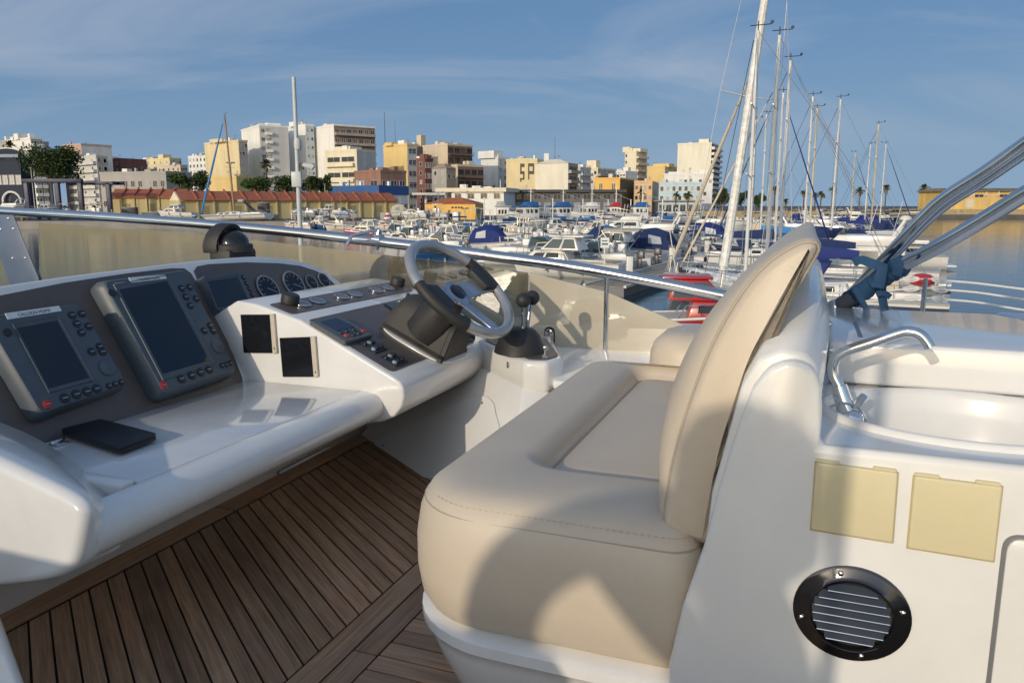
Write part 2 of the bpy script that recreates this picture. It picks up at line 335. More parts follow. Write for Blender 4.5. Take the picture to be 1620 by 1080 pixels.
# ------------------------------------------------------------------ helm console
con = thing('helm_console', 'white moulded helm console with brown dash panels and gauges', 'console', W((2.0, 1.85, DZ)))
# instrument cowl: raked plate
RK = R(30); IP0 = Vector((0, 1.88, -0.62)); INn = Vector((0, -math.cos(RK), math.sin(RK)))   # normal faces the helmsman
def IP(x, y, h=0.0): return PP(x, y, IP0+INn*h, INn)
top = [(-160, 478), (-80, 464), (0, 452), (100, 437), (200, 425), (300, 413), (390, 405.5), (430, 407), (470, 412), (500, 421), (525, 436), (545, 453), (562, 475), (572, 520)]
outl = [IP(x, y) for x, y in top]; outl = spline(outl, 4)
outl = outl+[Vector((3.13, 1.80, -0.76)), Vector((1.0, 1.80, -0.76))]
m = M(); m.prism(outl, -INn*0.07+Vector((0, 0.02, 0)), Wf); cowl = m.obj('instrument_cowl', GEL, con, bevel=0.008, seg=3)
m = M(); bx(m, -1.2, 3.1, 2.13, 2.6, -1.05, -0.40); m.obj('cowl_base', GEL, con, bevel=0.02)
# brown panels
def plate(name, px, surf, h, mtl, parent, thick=0.004, bevel=0.0015, rnd=None):
    P = [surf(x, y, h) for x, y in px]
    if rnd: P = round_poly(P, rnd)
    a, b, c = P[0], P[len(P)//3], P[2*len(P)//3]; n = (b-a).cross(c-a).normalized()
    if n.dot(P[0]) > 0: n = -n                    # towards the eye
    mm = M().prism(P, -n*thick, Wf); return mm.obj(name, mtl, parent, bevel=bevel, seg=1)
def round_poly(P, r, n=5):
    out = []; m_ = len(P)
    for i in range(m_):
        p, a, b = P[i], P[i-1], P[(i+1) % m_]; da = (a-p); db = (b-p); k = min(r, da.length*0.45, db.length*0.45)
        A = p+da.normalized()*k; B = p+db.normalized()*k
        for j in range(n+1):
            t = j/n; out.append(A*(1-t)**2+p*2*t*(1-t)+B*t*t)
    return out
plate('dash_panel', [(-150, 505), (-70, 486), (0, 467), (100, 447), (200, 432), (270, 424), (292, 424), (303, 432), (330, 480), (372, 566), (384, 598), (384, 606), (172, 684), (60, 716), (-60, 740), (-170, 760)], IP, 0.004, BROWN, con)
plate('dash_panel', [(307, 428), (312, 421), (330, 417.5), (390, 414.5), (440, 416), (475, 420), (500, 428), (520, 440), (537, 456), (548, 490), (500, 540), (360, 545), (345, 512)], IP, 0.004, BROWN, con)
# round gauges
GAUGEG = mat('gauge_glass', (0.012, 0.016, 0.024), 0.3, spec=0.25)
def gauge(c, n, r, parent, face=GAUGEG, rim=GREYM, mark=True):
    c = W(c); n = Wd(n); mm = M().lathe([(r*0.86, 0.0), (r, 0.0), (r, 0.004), (r*0.93, 0.0065), (r*0.86, 0.004)], c, n, 28, caps=False); g = mm.obj('gauge', rim, parent)
    mm = M().lathe([(r*0.87, 0.0), (r*0.87, 0.003)], c, n, 28); f = mm.obj('gauge_glass', face, g); f.location = -Vector(g.location)
    if mark:
        e1 = n.cross(Vector((0, 0, 1))).normalized(); e2 = e1.cross(n)
        mm = M()
        for k in range(9):
            a = R(-30+k*30); q = c+n*0.0034+(e1*math.cos(a)+e2*math.sin(a))*r*0.68; dd = (e1*math.cos(a)+e2*math.sin(a))*r*0.1; w_ = dd.cross(n).normalized()*r*0.02
            mm.add([q-dd-w_, q-dd+w_, q+dd+w_, q+dd-w_], [(0, 1, 2, 3)])
        a = R(205); dd = e1*math.cos(a)+e2*math.sin(a); w_ = dd.cross(n).normalized()*r*0.025; q = c+n*0.0036
        mm.add([q-dd*r*0.1-w_, q-dd*r*0.1+w_, q+dd*r*0.6+w_, q+dd*r*0.6-w_], [(0, 1, 2, 3)])
        mm.obj('dial_marks', BTNMARK, g, smooth=0)
    return g
for x, y, r in ((424, 457, 0.062), (465, 450, 0.064), (492.5, 447, 0.037), (512, 443.5, 0.037)): gauge(IP(x, y, 0.008), INn, r, con)
# locker lid in front of the panel (glossy), and its surround
m = M(); bx(m, 1.255, 2.198, 1.392, 1.865, -0.655, -0.62); lid = m.obj('locker_lid', LIDM, con, bevel=0.006, seg=2)
def hinge(x, y):
    p = PZ(x, y, -0.617); mm = M(); mm.tube([W(p+Vector((-0.022, 0, 0.004))), W(p+Vector((0.022, 0, 0.004)))], 0.005, 8); mm.box((p.x-0.02, p.y-0.02, -0.6195), (p.x+0.02, p.y+0.012, -0.616), Wf); mm.obj('hinge', STEEL, con, bevel=0.001, seg=1)
hinge(352, 602); hinge(92, 700)
m = M(); bx(m, 1.21, 1.252, 1.40, 1.86, -0.66, -0.612); m.obj('locker_ledge', GEL, con, bevel=0.008, seg=3)
# rolled front lip, swept athwart
lip = [(1.39, -0.621), (1.368, -0.6215), (1.345, -0.626), (1.326, -0.636), (1.314, -0.652), (1.309, -0.672), (1.314, -0.692), (1.330, -0.710), (1.357, -0.724), (1.40, -0.735), (1.47, -0.748), (1.62, -0.78), (1.80, -0.83), (1.86, -0.90), (1.90, -1.05), (2.0, -1.05), (2.0, -0.665), (1.39, -0.665)]
m = M(); m.rings([[(u, v, z) for v, z in lip] for u in (1.07, 1.3, 2.215)], True, True, True, Wf); m.obj('front_lip', GEL, con, smooth=40)
# port end moulding
m = M()
def resample(P, n):
    L = [0.0]
    for a_, b_ in zip(P, P[1:]): L.append(L[-1]+(b_-a_).length)
    out = []; k = 0
    for i_ in range(n):
        d_ = L[-1]*i_/(n-1)
        while k < len(P)-2 and L[k+1] < d_: k += 1
        t_ = (d_-L[k])/max(1e-9, L[k+1]-L[k]); out.append(P[k]*(1-t_)+P[k+1]*t_)
    return out
def smooth_line(P, it=2):
    for _ in range(it): P = [P[0]]+[P[i_-1]*0.25+P[i_]*0.5+P[i_+1]*0.25 for i_ in range(1, len(P)-1)]+[P[-1]]
    return P
def endsec(u, px, low):
    P = [Vector((u, p.y, p.z)) for p in [PU(x, y, u) for x, y in px]]+[Vector((u, v, z)) for v, z in low]
    return smooth_line(resample(P, 60), 5)
low1 = [(1.306, -0.655), (1.304, -0.682), (1.325, -0.720), (1.40, -0.755), (1.62, -0.815), (1.95, -0.90)]
low2 = [(1.322, -0.655), (1.319, -0.678), (1.338, -0.704), (1.405, -0.726), (1.62, -0.765), (1.95, -0.82)]
sA = endsec(1.02, [(-120, 676), (-60, 705), (0, 733), (70, 767), (122, 792), (141, 806)], low1)
sB = endsec(1.14, [(-120, 640), (-60, 664), (0, 690), (70, 724), (128, 760), (158, 790)], low1)
sC = endsec(1.27, [(-120, 622), (-60, 643), (0, 668), (48, 686), (110, 724), (178, 782)], low2)
ctr = sum(sA, Vector())/len(sA)
def shrink(S, du, k, dz):                # rounded end: pull the outline towards the middle of the face
    out = []
    for i_ in range(len(S)):
        a_, b_ = S[max(0, i_-1)], S[min(len(S)-1, i_+1)]; t_ = b_-a_; n_ = Vector((0, -t_.z, t_.y)).normalized(); n_ = n_ if n_.dot(ctr-S[i_]) > 0 else -n_
        out.append(S[i_]+n_*k+Vector((du, 0, 0)))
    return out
m.rings([shrink(sA, 0.0, 0.022, 0), shrink(sA, 0.002, 0.013, 0), shrink(sA, 0.007, 0.006, 0), shrink(sA, 0.016, 0.001, 0), shrink(sA, 0.026, 0.0, 0), sB, sC], True, True, True, Wf); m.obj('end_moulding', GEL, con, smooth=75)
# helm box
box_prof = [(1.90, -0.335), (1.815, -0.344), (1.633, -0.391), (1.274, -0.563), (1.247, -0.578), (1.232, -0.60), (1.230, -0.63), (1.24, -0.665), (1.268, -0.70), (1.32, -0.725), (1.40, -0.74), (1.75, -0.80), (1.86, -0.90), (1.90, -1.05), (2.02, -1.05), (2.02, -0.40)]
m = M(); m.rings([[(u, v, z) for v, z in box_prof] for u in (2.2, 2.55, 3.14)], True, True, True, Wf); hb = m.obj('helm_box', GEL, con, bevel=0.010, seg=3, smooth=40)
B0, B1, B2 = Vector((2.2, 1.815, -0.344)), Vector((2.2, 1.633, -0.391)), Vector((2.2, 1.274, -0.563))
S1n = Vector((1, 0, 0)).cross(B1-B0).normalized(); S1n = S1n if S1n.z > 0 else -S1n
S2n = Vector((1, 0, 0)).cross(B2-B1).normalized(); S2n = S2n if S2n.z > 0 else -S2n
def S1(x, y, h=0.0): return PP(x, y, B0+S1n*h, S1n)
def S2(x, y, h=0.0): return PP(x, y, B1+S2n*h, S2n)
plate('dash_panel', [(424, 481), (462, 496.5), (653, 459), (648, 450), (617, 446)], S1, 0.003, BROWN, con, 0.003, rnd=0.02)
def S2g(u, t, h=0.0): return B1+(B2-B1)*t+Vector((u-2.2, 0, 0))+S2n*h
P = round_poly([S2g(2.226, 0.03, 0.003), S2g(3.1, 0.03, 0.003), S2g(3.1, 0.8, 0.003), S2g(2.86, 0.955, 0.003), S2g(2.226, 0.955, 0.003)], 0.025)
M().prism(P, -S2n*0.003, Wf).obj('dash_panel', BROWN, con, bevel=0.001, seg=1)
for x, y in ((478.7, 481.5), (502, 477), (540, 470), (562, 466), (595, 459.8), (613, 456)): gauge(S1(x, y, 0.005), S1n, 0.031, con, GREYM, STEEL, False)
for x, y in ((458, 480), (628, 451)):
    c = S1(x, y, 0.003); M().lathe([(0.030, 0), (0.033, 0.004), (0.033, 0.03), (0.029, 0.036), (0.012, 0.037)], W(c), Wd(S1n), 20).obj('rotary_knob', RUBBER, con)
# autopilot display
ap = plate('pilot_display', [(491, 507), (536, 498.7), (590.5, 529), (547, 541)], S2, 0.018, mat('pilot_case', (0.11, 0.12, 0.125), 0.4), con, 0.016, 0.003)
plate('screen', [(506, 508.5), (532, 502.5), (561, 516.5), (533.5, 522.8)], S2, 0.0195, SCREENB, ap, 0.001, 0)
for x, y, mt_ in ((548, 530.5, REDB), (575, 523, REDB), (539, 526, BTN), (549, 523.5, BTN), (560, 521.5, BTN), (559, 529.5, BTN), (568, 527, BTN)):
    c = S2(x, y, 0.0185); M().lathe([(0.012, 0), (0.011, 0.003)], W(c), Wd(S2n), 10).obj('button', mt_, ap)
def switch_panel(px, n):
    s_ = plate('switch_panel', px, S2, 0.008, mat('switch_plate', (0.02, 0.028, 0.035), 0.35), con, 0.006, 0.0015)
    for i in range(n):
        for j in range(2):
            a = (i+0.5)/n; b = (j+0.5)/2; p = [Vector((x, y)) for x, y in px]; q = (p[0]*(1-a)+p[1]*a)*(1-b)+(p[3]*(1-a)+p[2]*a)*b
            c = S2(q.x, q.y, 0.008); M().lathe([(0.009, 0), (0.008, 0.006), (0.004, 0.007)], W(c), Wd(S2n), 10).obj('rocker_switch', BTNMARK if (i+j) % 3 == 1 else BTN, s_)
switch_panel([(567.6, 541.3), (587, 536.7), (613, 551.5), (594.4, 558)], 3); switch_panel([(601, 563.5), (619.4, 557), (646, 571), (627.8, 578.4)], 3)
switch_panel([(716, 538), (735, 530), (752, 537), (733, 547)], 3)
sl = plate('lever_switch', [(608, 480), (650, 471), (662, 486), (632, 495)], S2, 0.01, BLACKG, con, 0.008, 0.002)
for dx, dz in ((-0.02, 0.035), (0.02, 0.05)):
    c = S2(636, 482, 0.01)+Vector((dx, 0, 0)); M().tube([W(c), W(c+S2n*dz)], [0.006, 0.008], 8).obj('toggle', CHROME if dx < 0 else RUBBER, sl)
# mirror-black hatches on the port face of the box
def PF(x, y, h=0.0): return PU(x, y, 2.2-h)
def PFplate(px, mt_, par, h, th, name):
    P = [PF(x, y, h) for x, y in px]; return M().prism(P, (th, 0, 0), Wf).obj(name, mt_, par, bevel=0.001, seg=1)
for sq, st in (([(380, 497.5), (426, 497.5), (430.5, 558.5), (385, 558)], [(426.5, 497), (433, 496.5), (438, 558), (431, 559.5)]), ([(441.7, 534.5), (490, 532.8), (495.5, 596), (447, 596)], [(490.5, 532.5), (498, 532), (503, 595.5), (496, 597)])):
    h_ = PFplate(sq, BLACKG, con, 0.007, 0.0065, 'hatch'); PFplate(st, STRIP, h_, 0.010, 0.009, 'strip')
    c = PF((st[2][0]+st[3][0])/2-0.5, st[2][1]-7, 0.0105); M().lathe([(0.003, 0), (0.002, 0.002)], W(c), Wd((-1, 0, 0)), 8).obj('screw', DARK, h_)
# slanting throttle pod and starboard wall below
zP = -0.56
pod = [(2.93, 1.285), (2.585, 0.945), (2.60, 0.86), (2.70, 0.83), (3.14, 1.02), (3.14, 1.285)]
m = M(); m.prism([(u, v, zP-0.12) for u, v in pod], (0, 0, 0.12), Wf); m.obj('throttle_pod', GEL, con, bevel=0.016, seg=3)
P = round_poly([Vector((2.93, 1.25, zP+0.002)), Vector((2.61, 0.935, zP+0.002)), Vector((2.63, 0.875, zP+0.002)), Vector((2.72, 0.855, zP+0.002)), Vector((3.06, 1.02, zP+0.002)), Vector((3.06, 1.25, zP+0.002))], 0.02)
M().prism(P, (0, 0, 0.003), Wf).obj('dash_panel', BROWN, con, bevel=0.001, seg=1)
m = M(); m.rings([[(2.96, 1.9, DZ), (2.20, 0.87, DZ), (2.5, 0.6, DZ), (3.3, 1.0, DZ), (3.3, 1.9, DZ)], [(3.14, 1.5, zP-0.10), (2.592, 0.953, zP-0.10), (2.61, 0.865, zP-0.10), (3.3, 1.02, zP-0.10), (3.3, 1.5, zP-0.10)]], True, True, True, Wf); sw = m.obj('side_wall', GEL, con, bevel=0.01)
# oval access panel outline on that wall
wn = (Vector((2.20, 0.87, DZ))-Vector((2.96, 1.9, DZ))).cross(Vector((2.592, 0.953, zP-0.10))-Vector((2.96, 1.9, DZ))).normalized(); wn = wn if wn.x < 0 else -wn
def SWp(x, y, h): return PP(x, y, Vector((2.96, 1.9, DZ))+wn*h, wn)
P = [SWp(x, y, 0.004) for x, y in [(596, 718), (592, 703), (600, 694), (650, 672), (720, 638), (745, 627), (765, 626), (778, 634), (783, 650), (784, 700), (700, 760)]]
M().prism(spline(P, 4, True), wn*-0.003, Wf).obj('access_panel', GELW, con, bevel=0.0015, seg=1)
for x, y in ((763, 637), (606, 704)): M().lathe([(0.006, 0), (0.004, 0.003)], W(SWp(x, y, 0.004)), Wd(wn), 10).obj('screw', GREYM, con)
# small fittings
def fit(x, y, surf, n, r=0.010, mt_=STEEL, nm='snap_fastener'): M().lathe([(r, 0), (r, 0.003), (r*0.5, 0.005), (r*0.4, 0.003)], W(surf), Wd(n), 14).obj(nm, mt_, con)
fit(154, 853, PV(154, 853, 1.335), (0, -0.8, -0.6), 0.011)
pw_ = Vector((2.585, 0.945, 0))-Vector((2.93, 1.285, 0)); pn = Vector((-pw_.y, pw_.x, 0)).normalized(); pn = pn if pn.x < 0 else -pn
fit(804, 576, PP(804, 577, Vector((2.93, 1.285, 0))+pn*0.001, pn), pn, 0.012)
for x, y in ((728, 605), (674, 632), (663, 638)): fit(x, y, PV(x, y, 1.345), (0, -0.7, -0.7), 0.006, DARK, 'screw')
# folded under-lip catch
m = M(); m.tube([W(PZ(440, 748, -0.83)), W(PZ(520, 707, -0.83))], 0.008, 6); m.box((2.06, 1.62, -0.85), (2.14, 1.70, -0.80), Wf); m.obj('under_catch', GREYM, con, bevel=0.002)
# coaming ledge to starboard
m = M(); m.prism([(2.6, 0.84, -0.66), (2.45, 0.0, -0.66), (2.45, -3.2, -0.66), (3.4, -3.2, -0.66), (3.4, 2.3, -0.66), (3.14, 2.3, -0.66), (3.14, 1.0, -0.66)], (0, 0, 0.035), Wf)
m.prism([(3.02, -3.2, DZ-0.3), (3.4, -3.2, DZ-0.3), (3.4, 2.6, DZ-0.3), (3.02, 2.6, DZ-0.3)], (0, 0, 0.69), Wf); struct(m.obj('coaming', GEL, bevel=0.012, seg=3))
# near-corner of the port locker at the lower left
a, b = PZ(-6, 948, -0.8), PZ(46, 1090, -0.8)
dd = (b-a); m = M(); m.prism([a-dd*0.05, b+dd*0.6, b+dd*0.6+Vector((-0.6, 0.25, 0)), a-dd*0.05+Vector((-0.6, 0.25, 0))], (0, 0, -0.25), Wf)
tag(m.obj('port_locker', GEL, bevel=0.02, seg=3), 'white moulded locker corner at the bottom left, beside the teak', 'locker')

# ------------------------------------------------------------------ chart plotters
def plotter(name, label, body, scr, h, tlabel=None, extras=()):
    c4 = [IP(x, y, h) for x, y in body]; base = W(IP(*body[3], 0.0))
    t = thing(name, label, 'chart plotter', base, group='chart plotters on the dash')
    P = round_poly(c4, 0.022); rear = [p-INn*(h-0.005) for p in round_poly([q+(q-sum(c4, Vector())/4)*0.05 for q in c4], 0.03)]
    midr = [p-INn*0.028 for p in round_poly([q+(q-sum(c4, Vector())/4)*0.055 for q in c4], 0.028)]
    inn = [p+INn*0.004 for p in round_poly([q+(sum(c4, Vector())/4-q)*0.025 for q in c4], 0.02)]
    M().rings([rear, midr, P, inn], True, True, True, Wf).obj('case', NAVYP, t, smooth=30)
    s4 = [IP(x, y, h+0.0046) for x, y in scr]; ce = sum(s4, Vector())/4
    fr = [q+(q-ce)*0.10 for q in s4]; f2 = [q+(q-ce)*0.13+INn*0.003 for q in s4]
    bz = M(); bz.rings([[q-INn*0.002 for q in s4], fr, f2, [q+(q-ce)*0.15-INn*0.004 for q in s4]], True, False, False, Wf); bz.obj('bezel', NAVYP, t, smooth=20)
    M().prism(s4, -INn*0.002, Wf).obj('screen', SCREEN, t)
    return t
H1 = 0.05
p1 = plotter('chart_plotter', 'chart plotter at the far left of the dash, dark screen, white callsign strip on top', [(-28, 501), (125, 481), (201, 607), (64, 657)], [(27, 518.5), (90, 507), (141, 597), (78, 614)], H1)
p2 = plotter('chart_plotter', 'largest chart plotter, in the middle of the dash, screen with a bright reflection', [(161, 445), (292, 427), (374, 586), (258, 623)], [(189, 458), (264, 444), (331, 570), (258, 591)], H1+0.01)
def fac(t, x, y, h, r, mt_, nm='button', tk=0.004, mark=False, n=14):
    c = IP(x, y, h); o = M().lathe([(r, 0), (r, tk*0.7), (r*0.8, tk)], W(c), Wd(INn), n).obj(nm, mt_, t)
    if mark:
        c2 = c+INn*(tk+0.0006); M().add([W(c2+Vector((a*r*0.55, 0, 0))+b*r*0.09*Vector((0, math.sin(RK), math.cos(RK)))) for a, b in ((-1, -1), (1, -1), (1, 1), (-1, 1))], [(0, 1, 2, 3)]).obj('button_mark', BTNMARK, o, smooth=0)
    return o
k1 = 0.2963
hh = H1+0.004
for x, y in ((385, 333), (437, 325), (410, 378), (473, 392), (435, 425)): fac(p1, x*k1, 400+y*k1, hh, 0.0125, BTN, mark=True)
for x, y in ((490, 527), (533, 500), (547, 528)): fac(p1, x*k1, 400+y*k1, hh, 0.013, BTN, mark=True)
fac(p1, 570*k1, 400+615*k1, hh, 0.024, NAVYP, 'dial', 0.006, n=20); 
for x, y in ((345, 775), (408, 755), (465, 740), (517, 725)): fac(p1, x*k1, 400+y*k1, hh, 0.0145, BTN, mark=True)
for x, y in ((583, 710), (615, 700), (648, 690)): fac(p1, x*k1, 400+y*k1, hh, 0.010, BTN, mark=True)
fac(p1, 252*k1, 400+808*k1, hh, 0.0125, REDB, mark=True); fac(p1, 40*k1, 400+425*k1, hh, 0.012, BTN)
hh = H1+0.014
for x, y in ((970, 190), (1012, 183), (992, 235), (1047, 245), (1016, 282), (1090, 415), (1122, 388), (1137, 415)): fac(p2, x*k1, 400+y*k1, hh, 0.0135, BTN, mark=True)
fac(p2, 1160*k1, 400+500*k1, hh, 0.025, NAVYP, 'dial', 0.006, n=20)
for x, y in ((968, 672), (1023, 653), (1070, 637), (1115, 622)): fac(p2, x*k1, 400+y*k1, hh, 0.0155, BTN, mark=True)
for x, y in ((1185, 602), (1208, 596), (1230, 588)): fac(p2, x*k1, 400+y*k1, hh, 0.0105, BTN, mark=True)
fac(p2, 873*k1, 400+706*k1, hh, 0.0135, REDB, mark=True); fac(p2, 598*k1, 400+215*k1, hh, 0.013, BTN)
def strip_label(t, px, h, txt):
    P = [IP(x, y, h) for x, y in px]; lb = M().prism(P, -INn*0.002, Wf).obj('label_strip', PAPER, t)
    q = [IP(x, y, h+0.0008) for x, y in px]; ex = q[1]-q[0]; ey = q[0]-q[3]
    text_part(txt, INK, t, W(q[3]+ex*0.2+ey*0.22), Wd(ex), Wd(ey), (ex.length*0.6, ey.length*0.75))
strip_label(p1, [(8, 495.5), (93, 483.5), (98, 491.5), (13, 505)], H1+0.006, 'CALLSIGN MGPS9')
strip_label(p2, [(203.5, 439), (261, 434.5), (264, 440.5), (207.5, 447)], H1+0.016, 'CALLSIGN MGPS9')
p = [IP(x, y, H1+0.0145) for x, y in ((181, 447.5), (199, 445.5), (200, 447.5), (182, 449.5))]; M().prism(p, -INn*0.001, Wf).obj('maker_plate', BTNMARK, p2)
p3 = plotter('chart_plotter', 'small chart plotter beside the round gauges, dark blue screen', [(317, 437), (386, 429.5), (407, 480), (346, 495)], [(329, 445), (376, 438), (394, 477), (345, 487)], 0.03)
for x, y in ((378, 285), (395, 318), (413, 350), (428, 382)): fac(p3, 280+x*0.2778, 360+y*0.2778, 0.034, 0.0105, BTN, mark=True)
fac(p3, 280+445*0.2778, 360+415*0.2778-2, 0.034, 0.0105, REDB)
# phone in a wallet case on the lid
Pz = lambda x, y: PZ(x, y, -0.612)
c4 = [Pz(96, 688), Pz(160, 671), Pz(250, 695), Pz(188, 719)]
t = thing('phone', 'black phone wallet lying on the glossy locker lid', 'phone', W(PZ(170, 695, -0.619)))
P = round_poly(c4, 0.014); M().prism(P, (0, 0, 0.009), Wf).obj('case_back', RUBBER, t, bevel=0.003)
P2 = round_poly([p+Vector((0, 0, 0.0095)) for p in c4], 0.014); M().prism(P2, (0, 0, 0.008), Wf).obj('case_cover', mat('phone_leather', (0.008, 0.009, 0.014), 0.42, bump=0.1, bscale=400), t, bevel=0.003)

# ------------------------------------------------------------------ steering wheel
WC = Vector((2.54, 1.174, -0.296)); wt, ww = R(46.5), R(-7)
Wn = Vector((math.sin(ww)*math.cos(wt), -math.cos(ww)*math.cos(wt), math.sin(wt)))
we1 = Wn.cross(Vector((0, 0, 1))).normalized(); we2 = we1.cross(Wn)          # e1 to one side, e2 "up" in the wheel plane
if we2.z < 0: we2 = -we2
if we1.x < 0: we1 = -we1
def WP(a, r, h=0.0): return WC+(we1*math.cos(a)+we2*math.sin(a))*r+Wn*h
wh = thing('steering_wheel', 'three-spoke steering wheel with silver and black rim on a black column', 'steering wheel', W(S2g(2.6, 0.85)))
def rim_arc(a0, a1, r, name, mt_, n=28):
    pts = [W(WP(R(a0+(a1-a0)*i/n), 0.22)) for i in range(n+1)]; return M().tube(pts, r, 14).obj(name, mt_, wh)
def px_ang(x, y):
    p = PP(x, y, WC, Wn)-WC; return math.degrees(math.atan2(p.dot(we2), p.dot(we1)))
A1, A2 = px_ang(740, 419), px_ang(776, 456)        # black grip on the upper right
B1a, B2a = px_ang(664, 450), px_ang(738, 514)      # black grip at the lower left
def norm(a, ref):
    while a < ref: a += 360
    return a
angs = sorted([A1 % 360, A2 % 360, B1a % 360, B2a % 360])
def mid_in(a0, a1, x, y):
    q = px_ang(x, y) % 360; return a0 <= q <= a1 if a1 <= 360 else (q >= a0 or q <= a1-360)
seq = list(zip(angs, angs[1:]+[angs[0]+360]))
for a0, a1 in seq:
    g = mid_in(a0, a1, 760, 438) or mid_in(a0, a1, 690, 490)
    rim_arc(a0-(0.5 if g else 0), a1+(0.5 if g else 0), 0.0205 if g else 0.0195, 'grip' if g else 'rim', RUBBER if g else SILVER)
SPK = mat('spoke_alloy', (0.45, 0.48, 0.53), 0.3, 0.8)
hubc = WC-Wn*0.03
def spoke(a, w0, w1, r1=0.205):
    d_ = we1*math.cos(a)+we2*math.sin(a); s_ = Wn.cross(d_)
    secs = []
    for r_, w_, h_ in ((0.0, 0.05, 0.0), (0.05, w0, 0.0), (0.10, (w0+w1)/2*0.8, 0.008), (0.16, w1*0.85, 0.02), (r1, w1, 0.03)):
        c = hubc+d_*r_+Wn*h_; secs.append([c+s_*w_+Wn*0.004, c-s_*w_+Wn*0.004, c-s_*w_-Wn*0.004, c+s_*w_-Wn*0.004])
    M().rings(secs, True, True, True, Wf).obj('spoke', SPK, wh, bevel=0.002, seg=2)
for x, y, w0, w1 in ((768, 446, 0.035, 0.05), (782, 516, 0.03, 0.032), (673, 462, 0.035, 0.045)): spoke(R(px_ang(x, y)), w0, w1)
# dark pads where the spokes meet the grips
M().lathe([(0.05, -0.012), (0.055, -0.004), (0.055, 0.006), (0.045, 0.010)], W(hubc), Wd(Wn), 28).obj('hub', SPK, wh)
M().lathe([(0.034, 0.0), (0.034, 0.014), (0.026, 0.019), (0.008, 0.020)], W(hubc), Wd(Wn), 24).obj('horn_button', BLACKG, wh)
for x, y in ((764, 440), (684, 478)):
    a = R(px_ang(x, y)); d_ = we1*math.cos(a)+we2*math.sin(a); s_ = Wn.cross(d_)
    secs = [[WC+d_*r_+s_*w_+Wn*0.016, WC+d_*r_-s_*w_+Wn*0.016, WC+d_*r_-s_*w_-Wn*0.018, WC+d_*r_+s_*w_-Wn*0.018] for r_, w_ in ((0.14, 0.045), (0.17, 0.055), (0.215, 0.075))]
    M().rings(secs, True, True, True, Wf).obj('spoke_pad', RUBBER, wh, bevel=0.006)
# tilt column housing
axis = -Wn; j0 = hubc+axis*0.012
M().tube([W(j0), W(j0+axis*0.05), W(j0+axis*0.13), W(j0+axis*0.2)], [0.05, 0.062, 0.075, 0.075], 20).obj('column_shroud', RUBBER, wh, smooth=50)
hb0 = S2g(2.615, 0.72)
fw = (B2-B1).normalized()                        # down the dash, towards the helmsman
secs = []
for q_, k_, lift in ((-0.125, 0.72, 0.0), (-0.115, 0.86, 0.0), (-0.09, 0.95, 0.0), (0.04, 1.0, 0.0), (0.085, 1.0, 0.0), (0.098, 0.965, 0.0), (0.104, 0.90, 0.0)):
    ring = []                                     # arched section, standing on the dash
    for (a_, b_) in [(-0.118, 0.0), (-0.116, 0.012), (-0.10, 0.022), (-0.094, 0.06), (-0.088, 0.095)]+[(-0.085*math.cos(R(t_)), 0.10+0.062*math.sin(R(t_))) for t_ in range(10, 171, 16)]+[(0.088, 0.095), (0.094, 0.06), (0.10, 0.022), (0.116, 0.012), (0.118, 0.0)]:
        ring.append(hb0+Vector((a_*(0.6+0.4*k_), 0, 0))+fw*(q_*1.18+0.015+0.03*(0.1-b_)*(1 if q_ > 0 else -1)*3)+S2n*(b_*k_+0.004))
    secs.append(ring)
M().rings(secs, True, True, True, Wf).obj('column_housing', RUBGREY, wh, smooth=38)
M().rings([[p+(hb0-p)*0.02 for p in secs[4]], [hb0+(p-hb0)*1.03+S2n*0.002 for p in secs[4]], [hb0+(p-hb0)*1.03+S2n*0.002 for p in secs[5]], [p+(hb0-p)*0.02 for p in secs[5]]], True, False, False, Wf).obj('housing_trim', RUBBER, wh, smooth=30)
pl = [hb0+Vector((math.copysign(abs(math.cos(a))**0.6, math.cos(a))*0.138, 0, 0))+fw*(math.copysign(abs(math.sin(a))**0.6, math.sin(a))*0.158+0.008)+S2n*0.0035 for a in [2*math.pi*k/40 for k in range(40)]]
M().prism(pl, S2n*0.006, Wf).obj('base_plinth', GEL, wh, bevel=0.002)
c = hb0+Vector((0.12, 0, 0))+fw*0.08+S2n*0.05; m = M(); m.tube([W(c), W(c+Vector((0.05, 0, 0))+fw*0.05)], [0.014, 0.018], 10); m.obj('tilt_lever', BLACKG, wh)

# ------------------------------------------------------------------ throttle
tb = Vector((2.74, 1.02, zP+0.005))
th = thing('throttle_control', 'twin-lever throttle with black ball knobs on a rubber boot', 'throttle', W(tb))
M().lathe([(0.10, 0), (0.096, 0.015), (0.085, 0.04), (0.078, 0.065), (0.055, 0.088), (0.02, 0.096)], W(tb), (0, 0, 1), 24, sx=1.15).obj('boot', RUBBER, th)
for x, y, du in ((828, 475, -0.03), (842, 471, 0.04)):
    k = PU(x, y, tb.x+du+0.02); base = tb+Vector((du*0.6, -0.02, 0.075))
    l_ = M().tube([W(base), W(base*0.5+k*0.5+Vector((0, 0, 0.006))), W(k)], 0.0065, 10).obj('lever', CHROME, th)
    M().ball(W(k), 0.029, 18).obj('knob', RUBBER, th)
kb = thing('ignition_key', 'small metal key switch on the corner of the throttle pod', 'key switch', W(Vector((2.63, 0.875, zP+0.006))))
M().lathe([(0.012, 0), (0.012, 0.006), (0.008, 0.009)], W((2.635, 0.885, zP+0.006)), (0, 0, 1), 14).obj('barrel', STEEL, kb); m = M(); m.tube([W((2.635, 0.885, zP+0.015)), W((2.638, 0.88, zP+0.04))], 0.003, 6); m.ball(W((2.638, 0.88, zP+0.045)), (0.012, 0.004, 0.01), 10); m.obj('key', STEEL, kb)
